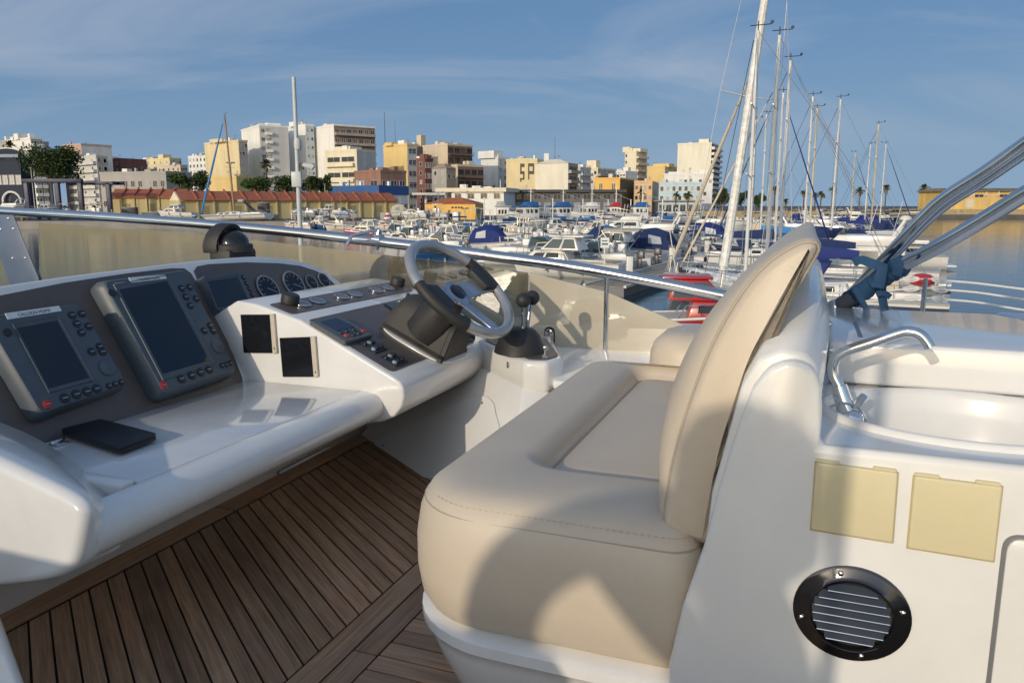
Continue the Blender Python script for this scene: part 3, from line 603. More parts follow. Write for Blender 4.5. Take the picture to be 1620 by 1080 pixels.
# coiled radio lead hanging behind the pod
pts = []
a, b = PU(868, 556, 2.92), PU(874, 600, 2.92)
for k in range(140):
    t_ = k/139; q = a*(1-t_)+b*t_+Vector((0, 0, -0.02*math.sin(t_*3))); ang = t_*11*2*math.pi; pts.append(W(q+Vector((math.cos(ang)*0.016, math.sin(ang)*0.016, 0))))
tag(M().tube(pts, 0.0045, 6).obj('coiled_lead', RUBBER), 'black coiled lead hanging between throttle pod and seat', 'cable')

# ------------------------------------------------------------------ compass
cp0 = Vector((2.50, 2.30, -0.225))
cc = PV(370, 398, 2.29)
cmp_ = thing('compass', 'black hooded dome compass standing on the console cowl', 'compass', W(cc-Vector((0, 0, 0.02))))
m = M(); bx(m, cc.x-0.085, cc.x+0.085, cc.y-0.05, cc.y+0.06, cc.z-0.06, cc.z+0.012); m.obj('base', RUBBER, cmp_, bevel=0.012)
M().lathe([(0.08, 0.0), (0.08, 0.028), (0.073, 0.034), (0.07, 0.03)], W(cc), (0, 0, 1), 28).obj('collar', RUBBER, cmp_)
M().lathe([(0.068, 0.02)]+[(0.068*math.cos(R(a)), 0.03+0.062*math.sin(R(a))) for a in range(0, 90, 10)]+[(0.004, 0.092)], W(cc), (0, 0, 1), 28).obj('dome', BLACKG, cmp_)
secs = []
for k in range(15):                               # arched hood
    a = R(-10+200*k/14); ring = []
    for (r_, v_) in ((0.074, 0.02), (0.092, 0.012), (0.094, 0.085), (0.074, 0.085)): ring.append(cc+Vector((math.cos(a)*r_*0.98, v_-0.02*abs(math.sin(a))**2, 0.015+math.sin(a)*r_*1.12)))
    secs.append(ring)
M().rings(secs, True, True, True, Wf).obj('hood', RUBBER, cmp_, bevel=0.004, smooth=40)

# ------------------------------------------------------------------ windscreen and rail
RU = 3.25
rail = [PU(x, y, RU) for x, y in ((-260, 320), (-100, 327), (0, 333.5), (150, 342), (300, 352.5), (450, 366), (600, 382.5), (750, 401), (900, 421.5), (1020, 443), (1130, 465), (1200, 480), (1290, 500))]
rp = spline(rail, 6)
rt = thing('windscreen_rail', 'long stainless rail capping the wind screen from bow to seat', 'rail', W((RU, 0.9, -0.65)))
M().tube([W(p) for p in rp], 0.025, 18).obj('rail_tube', STEEL, rt, smooth=60)
for x, y0, y1 in ((960, 434, 462),):
    a, b = PU(x, y0, RU), PU(x, y1, RU); b = Vector((a.x, a.y, -0.62)); M().tube([W(a), W(b)], 0.011, 12).obj('rail_post', STEEL, rt)
# clamp with a stub arm on the rail
a, b = PU(598, 380, RU), PU(545, 384, RU-0.2)
cl = thing('rail_clamp', 'steel clamp with a short angled arm fixed to the rail above the wheel', 'clamp', W(a))
ad = (PU(606, 383, RU)-PU(590, 381, RU)).normalized()
M().tube([W(a-ad*0.022), W(a+ad*0.022)], 0.031, 16).obj('collar', CHROME, cl); up_ = Vector((0, -0.01, 0.05))
M().tube([W(a), W(a+up_)], [0.02, 0.014], 10).obj('lug', CHROME, cl); M().tube([W(a+up_), W(a+up_*0.9+Vector((-0.1, 0.09, -0.02))), W(PU(548, 388, RU-0.12))], 0.009, 10).obj('arm', STEEL, cl)
M().tube([W(a), W(a-up_*0.9)], [0.018, 0.009], 8).obj('clamp_screw', STEEL, cl)
# acrylic panes: each a bent sheet on the plane just inside the rail
ws = thing('wind_screen', 'weathered beige acrylic wind screen below the stainless rail', 'windscreen', W((RU, 1.8, -0.62)))
def pane(px, u=RU, th=0.008, name='pane', mt_=ACRYL):
    P = [PU(x, y, u) for x, y in px]; return M().prism(P, (th, 0, 0), Wf).obj(name, mt_, ws, smooth=0)
pane([(62, 352.5), (150, 358), (300, 370), (450, 385), (600, 402.5), (750, 419), (835, 431.5), (835, 620), (560, 600), (62, 480)])
pane([(838, 431), (960, 462), (1097, 521), (1100, 560), (1000, 610), (838, 625)], mt_=ACRYLW)
pane([(-90, 345), (-2, 347), (38, 440), (60, 500), (-90, 480)])
P = [PU(x, y, RU-0.006) for x, y in ((-14, 334), (22, 340), (62, 440), (66, 470), (24, 470), (-6, 384))]
st = M().prism(P, (-0.006, 0, 0), Wf).obj('joint_strut', STRUTM, ws, bevel=0.002)
for x, y in ((13, 345.5), (21, 362), (1, 363), (20, 408.5), (40, 408)): M().lathe([(0.009, 0), (0.007, 0.004), (0.003, 0.005)], W(PU(x, y, RU-0.0125)), Wd((-1, 0, 0)), 10).obj('screw', CHROME, ws)
c = PU(869, 540, RU-0.004); m = M()
P = [c+Vector((0, 0, 0))+Vector((0, math.cos(a)*0.021, math.sin(a)*0.021+(0.036 if math.sin(a) >= 0 else -0.036))) for a in [2*math.pi*k/24 for k in range(24)]]
m.prism(P, (-0.006, 0, 0), Wf); bk = m.obj('hinge_plate', STEEL, ws, bevel=0.0015)
P = [c+(p-c)*1.18+Vector((0.003, 0, 0)) for p in P]; M().prism(P, (-0.003, 0, 0), Wf).obj('gasket', RUBBER, ws)
for dz in (-0.034, 0.034): M().lathe([(0.009, 0), (0.008, 0.004), (0.003, 0.004)], W(c+Vector((-0.006, 0, dz))), Wd((-1, 0, 0)), 10).obj('screw', GREYM, ws)

# ------------------------------------------------------------------ helm seat
seat = thing('helm_bench', 'beige vinyl helm bench seat with tall curved backrest', 'seat', W((1.6, 0.4, DZ)))
def rrect(u0, u1, v0, v1, rads, inset, z, n=9):
    """corner order: near-front (u0,v1), near-back (u0,v0), far-back (u1,v0), far-front (u1,v1)"""
    out = []
    for (cu, cv, su, sv, r_) in ((u0, v1, 1, -1, rads[0]), (u0, v0, 1, 1, rads[1]), (u1, v0, -1, 1, rads[2]), (u1, v1, -1, -1, rads[3])):
        r2 = max(0.006, r_-inset); cx_, cy_ = cu+su*(inset+r2), cv+sv*(inset+r2)
        st_ = {(1, -1): 90, (1, 1): 180, (-1, 1): 270, (-1, -1): 0}[(su, sv)]
        for k in range(n+1):
            a = R(st_+90*k/n); out.append(Vector((cx_+math.cos(a)*r2, cy_+math.sin(a)*r2, z)))
        if len(out) > 0: pass
    return out
def densify(ring, n=3):
    out = []
    for i in range(len(ring)):
        a, b = ring[i], ring[(i+1) % len(ring)]; k = max(1, int((b-a).length/0.06))
        out.append((a, b, k))
    return out
CO = dict(u0=1.135, u1=2.46, v0=0.13, v1=0.665, rads=(0.16, 0.05, 0.05, 0.10))
SE = 0.004
lv = [(0.06, -0.748), (0.03, -0.746), (0.010, -0.735), (-0.004, -0.710), (-0.012, -0.66), (-0.013, -0.60), (-0.006, -0.555), (0.003, -0.531), (0.014, -0.514), (0.03, -0.503), (0.055, -0.497), (0.085, -0.495)]
rs = [rrect(CO['u0'], CO['u1'], CO['v0'], CO['v1'], CO['rads'], i_, z_) for i_, z_ in lv]
IN = dict(u0=1.385, u1=2.36, v0=0.08, v1=0.475, rads=(0.05, 0.03, 0.03, 0.05))
for i_, z_ in ((-0.045, -0.496), (-0.025, -0.501), (-0.008, -0.520), (0.0, -0.540), (0.006, -0.541), (0.03, -0.530), (0.08, -0.526)):
    rs.append(rrect(IN['u0'], IN['u1'], IN['v0'], IN['v1'], IN['rads'], i_, z_))
# sag and soft unevenness of the vinyl
for r_ in rs:
    for p in r_: p.z += 0.004*noise.noise(p*7.0); p.y += 0.003*noise.noise(p*5.0+Vector((9, 0, 0)))
M().rings(rs, True, True, True, Wf).obj('seat_cushion', VINYL, seat, smooth=70)
sm = rrect(CO['u0'], CO['u1'], CO['v0'], CO['v1'], CO['rads'], 0.0035, -0.533); sm.append(sm[0])
M().tube([W(p) for p in sm], 0.0018, 6).obj('seam', STITCH, seat)
sm = rrect(IN['u0'], IN['u1'], IN['v0'], IN['v1'], IN['rads'], 0.004, -0.5405); sm.append(sm[0])
M().tube([W(p) for p in sm], 0.003, 6).obj('seam', STITCH, seat)
# far arm bolster
rs = []
for i_, z_ in ((0.02, -0.72), (0.0, -0.69), (-0.004, -0.56), (0.0, -0.47), (0.012, -0.438), (0.035, -0.416), (0.07, -0.405), (0.11, -0.402)): rs.append(rrect(2.40, 2.74, -0.02, 0.47, (0.12, 0.05, 0.05, 0.12), i_, z_))
M().rings(rs, True, True, True, Wf).obj('arm_bolster', VINYL, seat, smooth=70)
# backrest, lofted athwart from its end profile
bp_px = [(1050, 823), (1056, 775), (1064, 730), (1083, 661), (1111, 582), (1143, 513), (1185, 448), (1222, 411), (1262, 387), (1286, 383), (1295, 394), (1282, 420), (1254, 466), (1217, 531), (1194, 578), (1171, 647), (1152, 707), (1137, 777), (1124, 850), (1100, 853), (1066, 840)]
bprof = spline([PU(x, y, 1.18) for x, y in bp_px], 4, True)
cen = sum(bprof, Vector())/len(bprof)
nrm = []
for i in range(len(bprof)):
    t_ = (bprof[(i+1) % len(bprof)]-bprof[i-1]); nrm.append(Vector((0, -t_.z, t_.y)).normalized())
area = sum(bprof[i].y*bprof[(i+1) % len(bprof)].z-bprof[(i+1) % len(bprof)].y*bprof[i].z for i in range(len(bprof)))
if area > 0: nrm = [-n_ for n_ in nrm]
def bsec(u, off, fwd):
    out = []
    for p, n_ in zip(bprof, nrm):
        f_ = max(0.0, n_.y); tt = max(0, min(1, (p.z+0.52)/0.46)); out.append(Vector((u, p.y, p.z))+n_*off+Vector((0, f_*fwd*math.sin(math.pi*min(1, tt*0.9+0.08))+max(0.0, -n_.y)**0.7*max(0.0, p.y+0.03)*min(0.45, u/1.181-1), 0)))
    return out
secs = [bsec(1.1675, -0.013, 0), bsec(1.170, -0.009, 0), bsec(1.175, -0.004, 0), bsec(1.181, -0.0005, 0), bsec(1.184, -0.0025, 0), bsec(1.19, 0.002, 0.004), bsec(1.21, 0.005, 0.018), bsec(1.25, 0.006, 0.032), bsec(1.35, 0.006, 0.044), bsec(1.5, 0.006, 0.048), bsec(2.1, 0.006, 0.048), bsec(2.26, 0.006, 0.03), bsec(2.3, 0.0, 0.005), bsec(2.31, -0.012, 0)]
for s_ in secs:
    for p in s_: p.y += 0.0015*noise.noise(p*6.0+Vector((3, 1, 0)))
M().rings(secs, True, True, True, Wf).obj('backrest', VINYL, seat, smooth=75)
sm = [Vector((1.183, p.y, p.z))+n_*0.0 for p, n_ in zip(bprof, nrm)]; sm.append(sm[0]); M().tube([W(p) for p in sm], 0.0024, 6).obj('seam', STITCH, seat)
def stitches(path, d_, name='stitching'):
    m_ = M()
    L_ = 0.0
    for a_, b_ in zip(path, path[1:]):
        n__ = max(1, int((b_-a_).length/0.011))
        for k_ in range(n__):
            p_ = a_+(b_-a_)*((k_+0.2)/n__); q_ = a_+(b_-a_)*((k_+0.72)/n__); m_.tube([W(p_+d_), W(q_+d_)], 0.0009, 4)
    o_ = m_.obj(name, mat('thread', (0.54, 0.46, 0.35), 0.7), seat, smooth=0); o_['kind'] = 'stuff'
stitches([Vector((1.1735, p.y, p.z))-n_*0.009 for p, n_ in zip(bprof, nrm)], Vector((0, 0, 0)))
stitches([Vector(p) for p in rrect(CO['u0'], CO['u1'], CO['v0'], CO['v1'], CO['rads'], 0.013, -0.5145)][5:22], Vector((0, 0, 0.0)))
# moulded seat base
rs = []
for i_, z_ in ((0.07, -0.742), (0.012, -0.745), (0.0, -0.752), (0.0, -0.772), (0.012, -0.779), (0.016, -0.80), (0.035, -0.85), (0.075, -0.93), (0.11, -1.0), (0.13, -1.05)): rs.append(rrect(1.12, 2.5, 0.05, 0.68, (0.2, 0.03, 0.03, 0.12), i_, z_))
M().rings(rs, True, True, True, Wf).obj('seat_base', GEL, seat, smooth=50)

# ------------------------------------------------------------------ wet bar behind the seat
bar = thing('wet_bar', 'white moulded wet bar with sink behind the helm seat', 'wet bar', W((1.4, -0.3, DZ)))
pan = [(0.165, -1.05), (0.163, -0.70), (0.146, -0.60), (0.119, -0.50), (0.104, -0.42), (0.091, -0.36), (0.076, -0.30), (0.062, -0.252), (0.044, -0.222), (0.020, -0.209), (-0.004, -0.210), (-0.020, -0.222), (-0.028, -0.245), (-0.031, -0.28), (-0.031, -0.326), (-0.2, -0.326), (-1.1, -0.326), (-1.1, -1.05)]
m = M(); m.prism([(1.10, v, z) for v, z in pan], (0.035, 0, 0), Wf); m.obj('front_panel', GEL, bar, bevel=0.010, seg=4, smooth=50)
# seat-back shell behind, rising away from the end
base = [(0.125, -0.60), (0.112, -0.42), (0.090, -0.31), (0.076, -0.245), (0.056, -0.202), (0.026, -0.188), (-0.008, -0.189), (-0.022, -0.206), (-0.030, -0.24), (-0.030, -0.30), (-0.030, -0.60)]
secs = []
for u, dz in ((1.12, -0.012), (1.2, 0.018), (1.32, 0.04), (1.5, 0.048), (1.9, 0.05), (2.35, 0.045), (2.42, 0.02)): secs.append([Vector((u, v-(0.012 if z > -0.28 else 0)*dz*20, z+(dz if z > -0.25 else dz*0.4 if z > -0.35 else 0))) for v, z in base])
M().rings(secs, True, True, True, Wf).obj('seat_shell', GEL, bar, bevel=0.006, seg=2, smooth=60)
# counter with sink
sc = (1.325, -0.245); sr = (0.158, 0.205); n = 56
rect = []
for k in range(n):
    a = 2*math.pi*k/n; du, dv = math.cos(a), math.sin(a); t_ = min(((1.515-sc[0]) if du > 0 else (sc[0]-1.112))/max(1e-6, abs(du)), ((-0.028-sc[1]) if dv > 0 else (sc[1]+1.1))/max(1e-6, abs(dv)))
    rect.append(Vector((sc[0]+du*t_, sc[1]+dv*t_, -0.325)))
ell = lambda k, z, e=0.0: [Vector((sc[0]+math.cos(2*math.pi*i/n)*(sr[0]*k+e), sc[1]+math.sin(2*math.pi*i/n)*(sr[1]*k+e), z)) for i in range(n)]
M().rings([rect, ell(1, -0.325, 0.012)], True, False, False, Wf).obj('counter', GELW, bar, smooth=0)
M().rings([ell(1, -0.3265, 0.013), ell(1, -0.318, 0.010), ell(1, -0.315, 0.004), ell(1, -0.317, -0.003), ell(1, -0.328, -0.008), ell(0.97, -0.36, -0.008), ell(0.93, -0.42, -0.01), ell(0.84, -0.455, -0.01), ell(0.6, -0.468), ell(0.15, -0.47)], True, False, True, Wf).obj('basin', GEL, bar, smooth=60)
m = M(); m.box((1.12, -1.1, -1.05), (2.0, 0.0, -0.6), Wf); m.obj('bar_body', GEL, bar)
# raised lid beyond the sink
vr = PZ(1573, 497, -0.245); v2 = PZ(1622, 529, -0.245)
m = M(); m.prism([(1.505, -0.046, -0.322), (1.505, -1.1, -0.322), (v2.x, v2.y-0.15, -0.322), (vr.x, vr.y, -0.322), (vr.x, -0.046, -0.322)], (0, 0, 0.078), Wf); m.obj('raised_lid', GELW, bar, bevel=0.009, seg=3)
m = M(); m.box((1.53, -1.1, -0.6), (vr.x-0.02, -0.05, -0.326), Wf); m.obj('lid_base', GEL, bar)
m = M(); m.box((1.56, -0.105, -0.245), (1.78, -0.097, -0.2435), Wf); m.obj('drain_groove', GREYM, bar)
for u, z in ((1.47, -0.255), (1.66, -0.235)): M().lathe([(0.008, 0), (0.007, 0.005), (0.003, 0.007)], W((u, -0.046, z)), Wd((0, -1, 0)), 12).obj('screw', STEEL, bar)
# locker door at the right
m = M(); m.prism(round_poly([Vector((1.094, -0.262, -0.42)), Vector((1.094, -1.1, -0.42)), Vector((1.094, -1.1, -1.02)), Vector((1.094, -0.262, -1.02))], 0.02), (0.0055, 0, 0), Wf); m.obj('locker_door', GEL, bar, bevel=0.002)
m = M(); m.prism(round_poly([Vector((1.0985, -0.257, -0.415)), Vector((1.0985, -1.1, -0.415)), Vector((1.0985, -1.1, -1.03)), Vector((1.0985, -0.257, -1.03))], 0.022), (0.0012, 0, 0), Wf); m.obj('door_seal', GREYM, bar)
# beige socket covers
for i, px in enumerate(([(1291, 731), (1421, 748.5), (1412.5, 859), (1283, 838)], [(1447, 753), (1587, 770.5), (1573, 889), (1436.5, 867)])):
    P = [PU(x, y, 1.094) for x, y in px]; s_ = thing('socket_cover', ('left' if i == 0 else 'right')+' one of two square beige socket covers above the round vent', 'socket cover', W(PU(*px[3], 1.1)), group='beige socket covers')
    P2 = [p+Vector((0.0, 0, 0)) for p in P]; ce = sum(P, Vector())/4
    M().prism(round_poly(P, 0.004), (0.0075, 0, 0), Wf).obj('flap', BEIGE, s_, bevel=0.0025, seg=3)
    M().prism([p+(p-ce)*0.03+Vector((0.0045, 0, -0.001)) for p in P], (0.002, 0, 0), Wf).obj('frame', mat('beige_frame', (0.5, 0.43, 0.24), 0.5), s_, bevel=0.0005, seg=1)
    ex = P[1]-P[0]
    for t0, t1 in ((0.0, 0.29), (0.7, 0.98)):
        a_, b_ = P[0]+ex*t0, P[0]+ex*t1; m = M(); m.prism([a_+Vector((0.0005, 0, 0)), b_+Vector((0.0005, 0, 0)), b_+Vector((0.0005, 0, 0.0045)), a_+Vector((0.0005, 0, 0.0045))], (0.007, 0, 0), Wf)
        m.obj('hinge_lug', BEIGE, s_, bevel=0.001, seg=1)
# round vent
vc = PU(1346, 969, 1.0995)
ve = thing('round_vent', 'round chrome louvred vent in the white panel below the socket covers', 'vent', W(vc))
VAX = Vector((-1, 0, 0)); VE1 = Vector((0, 1, 0))
BLKCH = mat('black_chrome', (0.10, 0.095, 0.10), 0.12, 0.9)
M().lathe([(0.070, 0.0), (0.070, 0.003), (0.066, 0.0055), (0.056, 0.0065), (0.052, 0.010), (0.049, 0.010), (0.048, 0.002), (0.048, -0.01)], W(vc), Wd(VAX), 48, e1=Wd(VE1), sx=1.09).obj('ring', BLKCH, ve, smooth=40)
M().lathe([(0.049, 0.0008), (0.049, 0.0016)], W(vc), Wd(VAX), 40, e1=Wd(VE1), sx=1.09).obj('throat', DARK, ve)
for k in range(7):
    zz_ = 0.036-k*0.012; hw = math.sqrt(max(0, 0.047**2-zz_**2))*1.09
    if hw < 0.01: continue
    c_ = vc+Vector((0, 0, zz_)); lo = M().prism([c_+Vector((-0.0018, -hw, 0.006)), c_+Vector((-0.0018, hw, 0.006)), c_+Vector((-0.0075, hw*0.97, -0.004)), c_+Vector((-0.0075, -hw*0.97, -0.004))], (0.0008, 0, -0.0004), Wf).obj('louvre', mat('louvre_dark', (0.05, 0.055, 0.06), 0.18, 0.8), ve, smooth=0)
    M().tube([W(c_+Vector((-0.0072, v_, -0.0045))) for v_ in (-hw*0.97, 0, hw*0.97)], 0.0011, 6).obj('louvre_edge', CHROME, lo)
for a in (75, 165, 255, 345):
    c_ = vc+Vector((-0.006, math.cos(R(a))*0.061*1.09, math.sin(R(a))*0.061)); M().lathe([(0.004, 0), (0.0035, 0.002), (0.0015, 0.003)], W(c_), Wd(VAX), 10).obj('screw', CHROME, ve)
# faucet with plug chain
fb = PZ(1340, 652, -0.332)
fb = Vector((1.335, -0.088, -0.33))
fa = thing('folding_tap', 'chrome folding tap with bead chain at the left of the sink', 'tap', W(fb))
pp = [PP(x, y, fb, Vector((1, -0.12, 0)).normalized()) for x, y in ((1340, 655), (1334, 632), (1327, 610), (1318, 590), (1320, 571), (1334, 557), (1380, 541), (1425, 526), (1445, 525), (1458, 531), (1467, 542), (1471, 549))]
M().tube([W(p) for p in spline(pp, 5)], 0.0085, 14).obj('spout', CHROME, fa, smooth=60)
M().tube([W(pp[0]), W(pp[1]), W(pp[2])], [0.016, 0.014, 0.0125], 16).obj('collar', CHROME, fa)
m = M(); m.ball(W(pp[0]+Vector((0.0, -0.006, -0.006))), (0.024, 0.024, 0.02), 16); m.lathe([(0.03, -0.004), (0.03, 0.0), (0.02, 0.004)], W(pp[0]+Vector((0, 0, -0.02))), (0, 0, 1), 20); m.obj('base', CHROME, fa, smooth=60)
m = M(); m.tube([W(pp[1]+Vector((0, -0.012, -0.02))), W(pp[1]+Vector((-0.01, -0.03, 0.012)))], [0.008, 0.006], 8); m.obj('handle', CHROME, fa)
M().ball(W(pp[0]+Vector((-0.022, -0.014, -0.012))), 0.006, 10).obj('screw', STEEL, fa)
m = M(); ch = spline([pp[1]+Vector((-0.012, 0.022, -0.012)), pp[1]+Vector((-0.02, 0.0, -0.002)), pp[1]+Vector((-0.012, -0.022, -0.008)), pp[0]+Vector((-0.01, -0.032, -0.014)), pp[0]+Vector((-0.004, -0.036, -0.045))], 9)
for p in ch: m.ball(W(p), 0.0022, 6)
m.obj('bead_chain', STEEL, fa)
# clear plastic bag on the lid
pts = []
zb = -0.238
out = [(1364, 488), (1378, 487), (1410, 489), (1425, 505), (1432, 530), (1400, 535), (1378, 524), (1362, 505)]
P = [PZ(x, y, -0.243) for x, y in out]; ce = sum(P, Vector())/len(P)
rs = [[p+Vector((0, 0, 0.0)) for p in spline(P, 3, True)]]
rs.append([ce+(p-ce)*0.9+Vector((0, 0, 0.008+0.006*noise.noise(p*30))) for p in rs[0]]); rs.append([ce+(p-ce)*0.5+Vector((0, 0, 0.012+0.012*noise.noise(p*45))) for p in rs[0]]); rs.append([ce+(p-ce)*0.1+Vector((0, 0, 0.014)) for p in rs[0]])
tag(M().rings(rs, True, False, True, Wf).obj('plastic_bag', PLASTIC, smooth=20), 'crumpled clear plastic bag lying on the raised white lid', 'bag')

# ------------------------------------------------------------------ folded bimini frame with straps
bim = thing('folded_bimini', 'folded stainless bimini frame, two tubes rising to the right', 'bimini frame', W(PU(1325, 483, 2.05)))
def bpth(px, us): return spline([PU(x, y, u) for (x, y), u in zip(px, us)], 6)
t1 = bpth([(1318, 487), (1345, 468), (1400, 410), (1460, 345), (1500, 310), (1560, 272), (1625, 226), (1700, 175)], (2.05, 2.04, 2.0, 1.94, 1.9, 1.84, 1.78, 1.7))
t2 = bpth([(1318, 488), (1350, 470), (1420, 424), (1480, 392), (1560, 345), (1625, 305), (1700, 262)], (2.05, 2.03, 1.95, 1.88, 1.8, 1.73, 1.66))
t3 = [p+Vector((0.012, -0.002, -0.012)) for p in bpth([(1345, 468), (1400, 412), (1460, 349), (1500, 314), (1560, 276), (1625, 231), (1700, 180)], (2.06, 2.02, 1.96, 1.92, 1.86, 1.80, 1.72))]
for t_, r_ in ((t1, 0.0145), (t2, 0.016), (t3, 0.0105)): M().tube([W(p) for p in t_], r_, 16).obj('tube', STEEL, bim, smooth=60)
m = M(); q = PU(1321, 486, 2.05); m.ball(W(q), (0.022, 0.022, 0.02), 12); m.tube([W(q), W(q+Vector((0, 0.0, -0.08)))], 0.014, 8); m.obj('deck_hinge', STEEL, bim)
m = M(); q = PU(1352, 472, 2.035); d_ = (t2[8]-t2[3]).normalized(); m.tube([W(PU(1330, 483, 2.04)), W(PU(1362, 463, 2.02))], 0.02, 14); m.obj('end_socket', mat('grey_plastic', (0.12, 0.12, 0.125), 0.4), bim)
def wrap(path, i0, i1, r0, name, label, tails=()):
    """canvas strap wound round a tube: an uneven sleeve with wrinkles"""
    P_ = path[i0:i1+1]; w_ = thing(name, label, 'strap', W(P_[0]), group='blue canvas straps'); fine = spline(P_, 6); secs = []
    for j, p in enumerate(fine):
        d_ = (fine[min(j+1, len(fine)-1)]-fine[max(j-1, 0)]).normalized(); a_ = d_.cross(Vector((0, 0, 1))).normalized(); b_ = a_.cross(d_); t_ = j/max(1, len(fine)-1); ring = []
        for k in range(18):
            an = 2*math.pi*k/18; rr = r0*(1+0.12*noise.noise(Vector((math.cos(an)*1.6, math.sin(an)*1.6, t_*5+i0)))+0.07*math.sin(t_*14+an))*(0.93+0.1*math.sin(math.pi*t_)**0.4); ring.append(p+(a_*math.cos(an)+b_*math.sin(an))*rr)
        secs.append(ring)
    M().rings(secs, True, True, True, Wf).obj('wrapping', BLUESTRAP, w_, smooth=60)
    for tl in tails:
        pts_ = spline([PU(x, y, u) for x, y, u in tl[0]], 5); L, Rr = [], []
        for j, p in enumerate(pts_):
            d_ = (pts_[min(j+1, len(pts_)-1)]-pts_[max(j-1, 0)]).normalized(); s_ = d_.cross(p.normalized()).normalized(); wv = tl[1]*(1+0.25*noise.noise(p*25)); L.append(p+s_*wv); Rr.append(p-s_*wv)
        th_ = 0.004; secs = [[l, r__, r__+r__.normalized()*th_, l+l.normalized()*th_] for l, r__ in zip(L, Rr)]
        M().rings(secs, True, True, True, Wf).obj('strap_tail', BLUESTRAP, w_, smooth=60)
    return w_
def idx(path, x):
    best = 0
    for i, p in enumerate(path):
        w_ = W(p); dpt = w_.y*CP-(w_.z-EYE)*SP
        if 810+FPX*w_.x/dpt <= x: best = i
    return best
wrap(t2, idx(t2, 1348), idx(t2, 1386), 0.0215, 'strap', 'blue canvas strap lowest on the lower bimini tube, near the lid', [([(1350, 456, 1.985), (1360, 470, 1.99), (1366, 481, 1.995), (1373, 491, 2.0)], 0.0075)])
wrap(t2, idx(t2, 1391), idx(t2, 1397)+1, 0.0215, 'strap', 'blue canvas strap joining the two bimini tubes, its end hanging down', [([(1350, 416, 1.95), (1362, 411, 1.945), (1380, 417, 1.94), (1403, 424, 1.93)], 0.0105), ([(1397, 421, 1.915), (1393, 438, 1.912), (1388, 455, 1.915)], 0.012), ([(1393, 448, 1.95), (1395, 463, 1.955), (1397, 478, 1.96), (1400, 492, 1.965)], 0.010), ([(1386, 466, 1.945), (1397, 463, 1.94), (1409, 470, 1.945)], 0.0065)])
wrap(t2, idx(t2, 1414), idx(t2, 1440), 0.0225, 'strap', 'blue canvas strap highest on the lower bimini tube', [([(1416, 408, 1.885), (1421, 422, 1.88), (1418, 436, 1.885)], 0.010)])

# guard wires aft on the starboard side
gr = thing('guard_rail', 'steel stanchion with three white guard ropes on the right', 'guard rail', W(PU(1460, 500, 3.3)))
GU = 3.3
M().tube([W(PU(1464.5, 440, GU)), W(PU(1459, 495, GU)), W(PU(1455, 540, GU))], 0.009, 10).obj('stanchion', STEEL, gr)
for k, (yl, yr, yE, yS) in enumerate(((441, 441, 458, 452), (456, 455.5, 474, 466), (471, 471, 491, 481))):
    for side in (0, 1):
        if side == 0: px = [(1454, yl), (1444, yl+0.5), (1400, yl+4), (1330, yl+7), (1270, yl+8)]
        else: px = [(1474, yr), (1485, yr+2), (1545, yr+7), (1625, yE), (1720, yE+9)]
        P_ = [PU(x, y, GU) for x, y in px]; m = M(); m.tube([W(p) for p in spline(P_, 4)], 0.0042, 7)
        c = P_[0]; dd = (P_[1]-P_[0]).normalized(); m.tube([W(c+dd*0.03*(1-math.cos(a))*0.9+Vector((0, 0, 0.009*math.sin(a)))) for a in [2*math.pi*j/14 for j in range(15)]], 0.0032, 6)
        m.tube([W(c), W(PU(1463.5, yl+0.3, GU))], 0.002, 6); m.obj('guard_rope', ROPE, gr)
m = M(); m.tube([W(PU(1583, 504, 2.4)), W(PU(1640, 508, 2.2)), W(PU(1700, 512, 2.1))], 0.017, 12); tag(m.obj('grab_rail', STEEL), 'short stainless grab rail at the right edge behind the lid', 'rail')

# ------------------------------------------------------------------ port side of the flybridge (beside and behind the camera)
m = M(); m.prism([(-1.5, -3.2, DZ-0.3), (-1.08, -3.2, DZ-0.3), (-1.08, 4.2, DZ-0.3), (-1.5, 4.2, DZ-0.3)], (0, 0, 0.72), Wf); struct(m.obj('coaming', GEL, bevel=0.02, seg=3))
pb = thing('port_bench', 'white and beige bench along the port coaming, with an added backrest that shades the deck', 'bench', W((-0.8, 0.3, DZ)))
m = M(); bx(m, -1.07, -0.45, -0.6, 1.0, DZ+0.006, -0.74); m.obj('bench_base', GEL, pb, bevel=0.02, seg=3); m = M(); bx(m, -1.07, -0.42, -0.6, 1.0, -0.738, -0.63); m.obj('cushion', VINYL, pb, bevel=0.035, seg=4); m = M(); bx(m, -1.07, -0.95, 0.75, 2.7, -0.9, -0.08); m.obj('shade_backrest', VINYL, pb, bevel=0.04, seg=4)  # tall backrest added out of view to keep sun off the teak
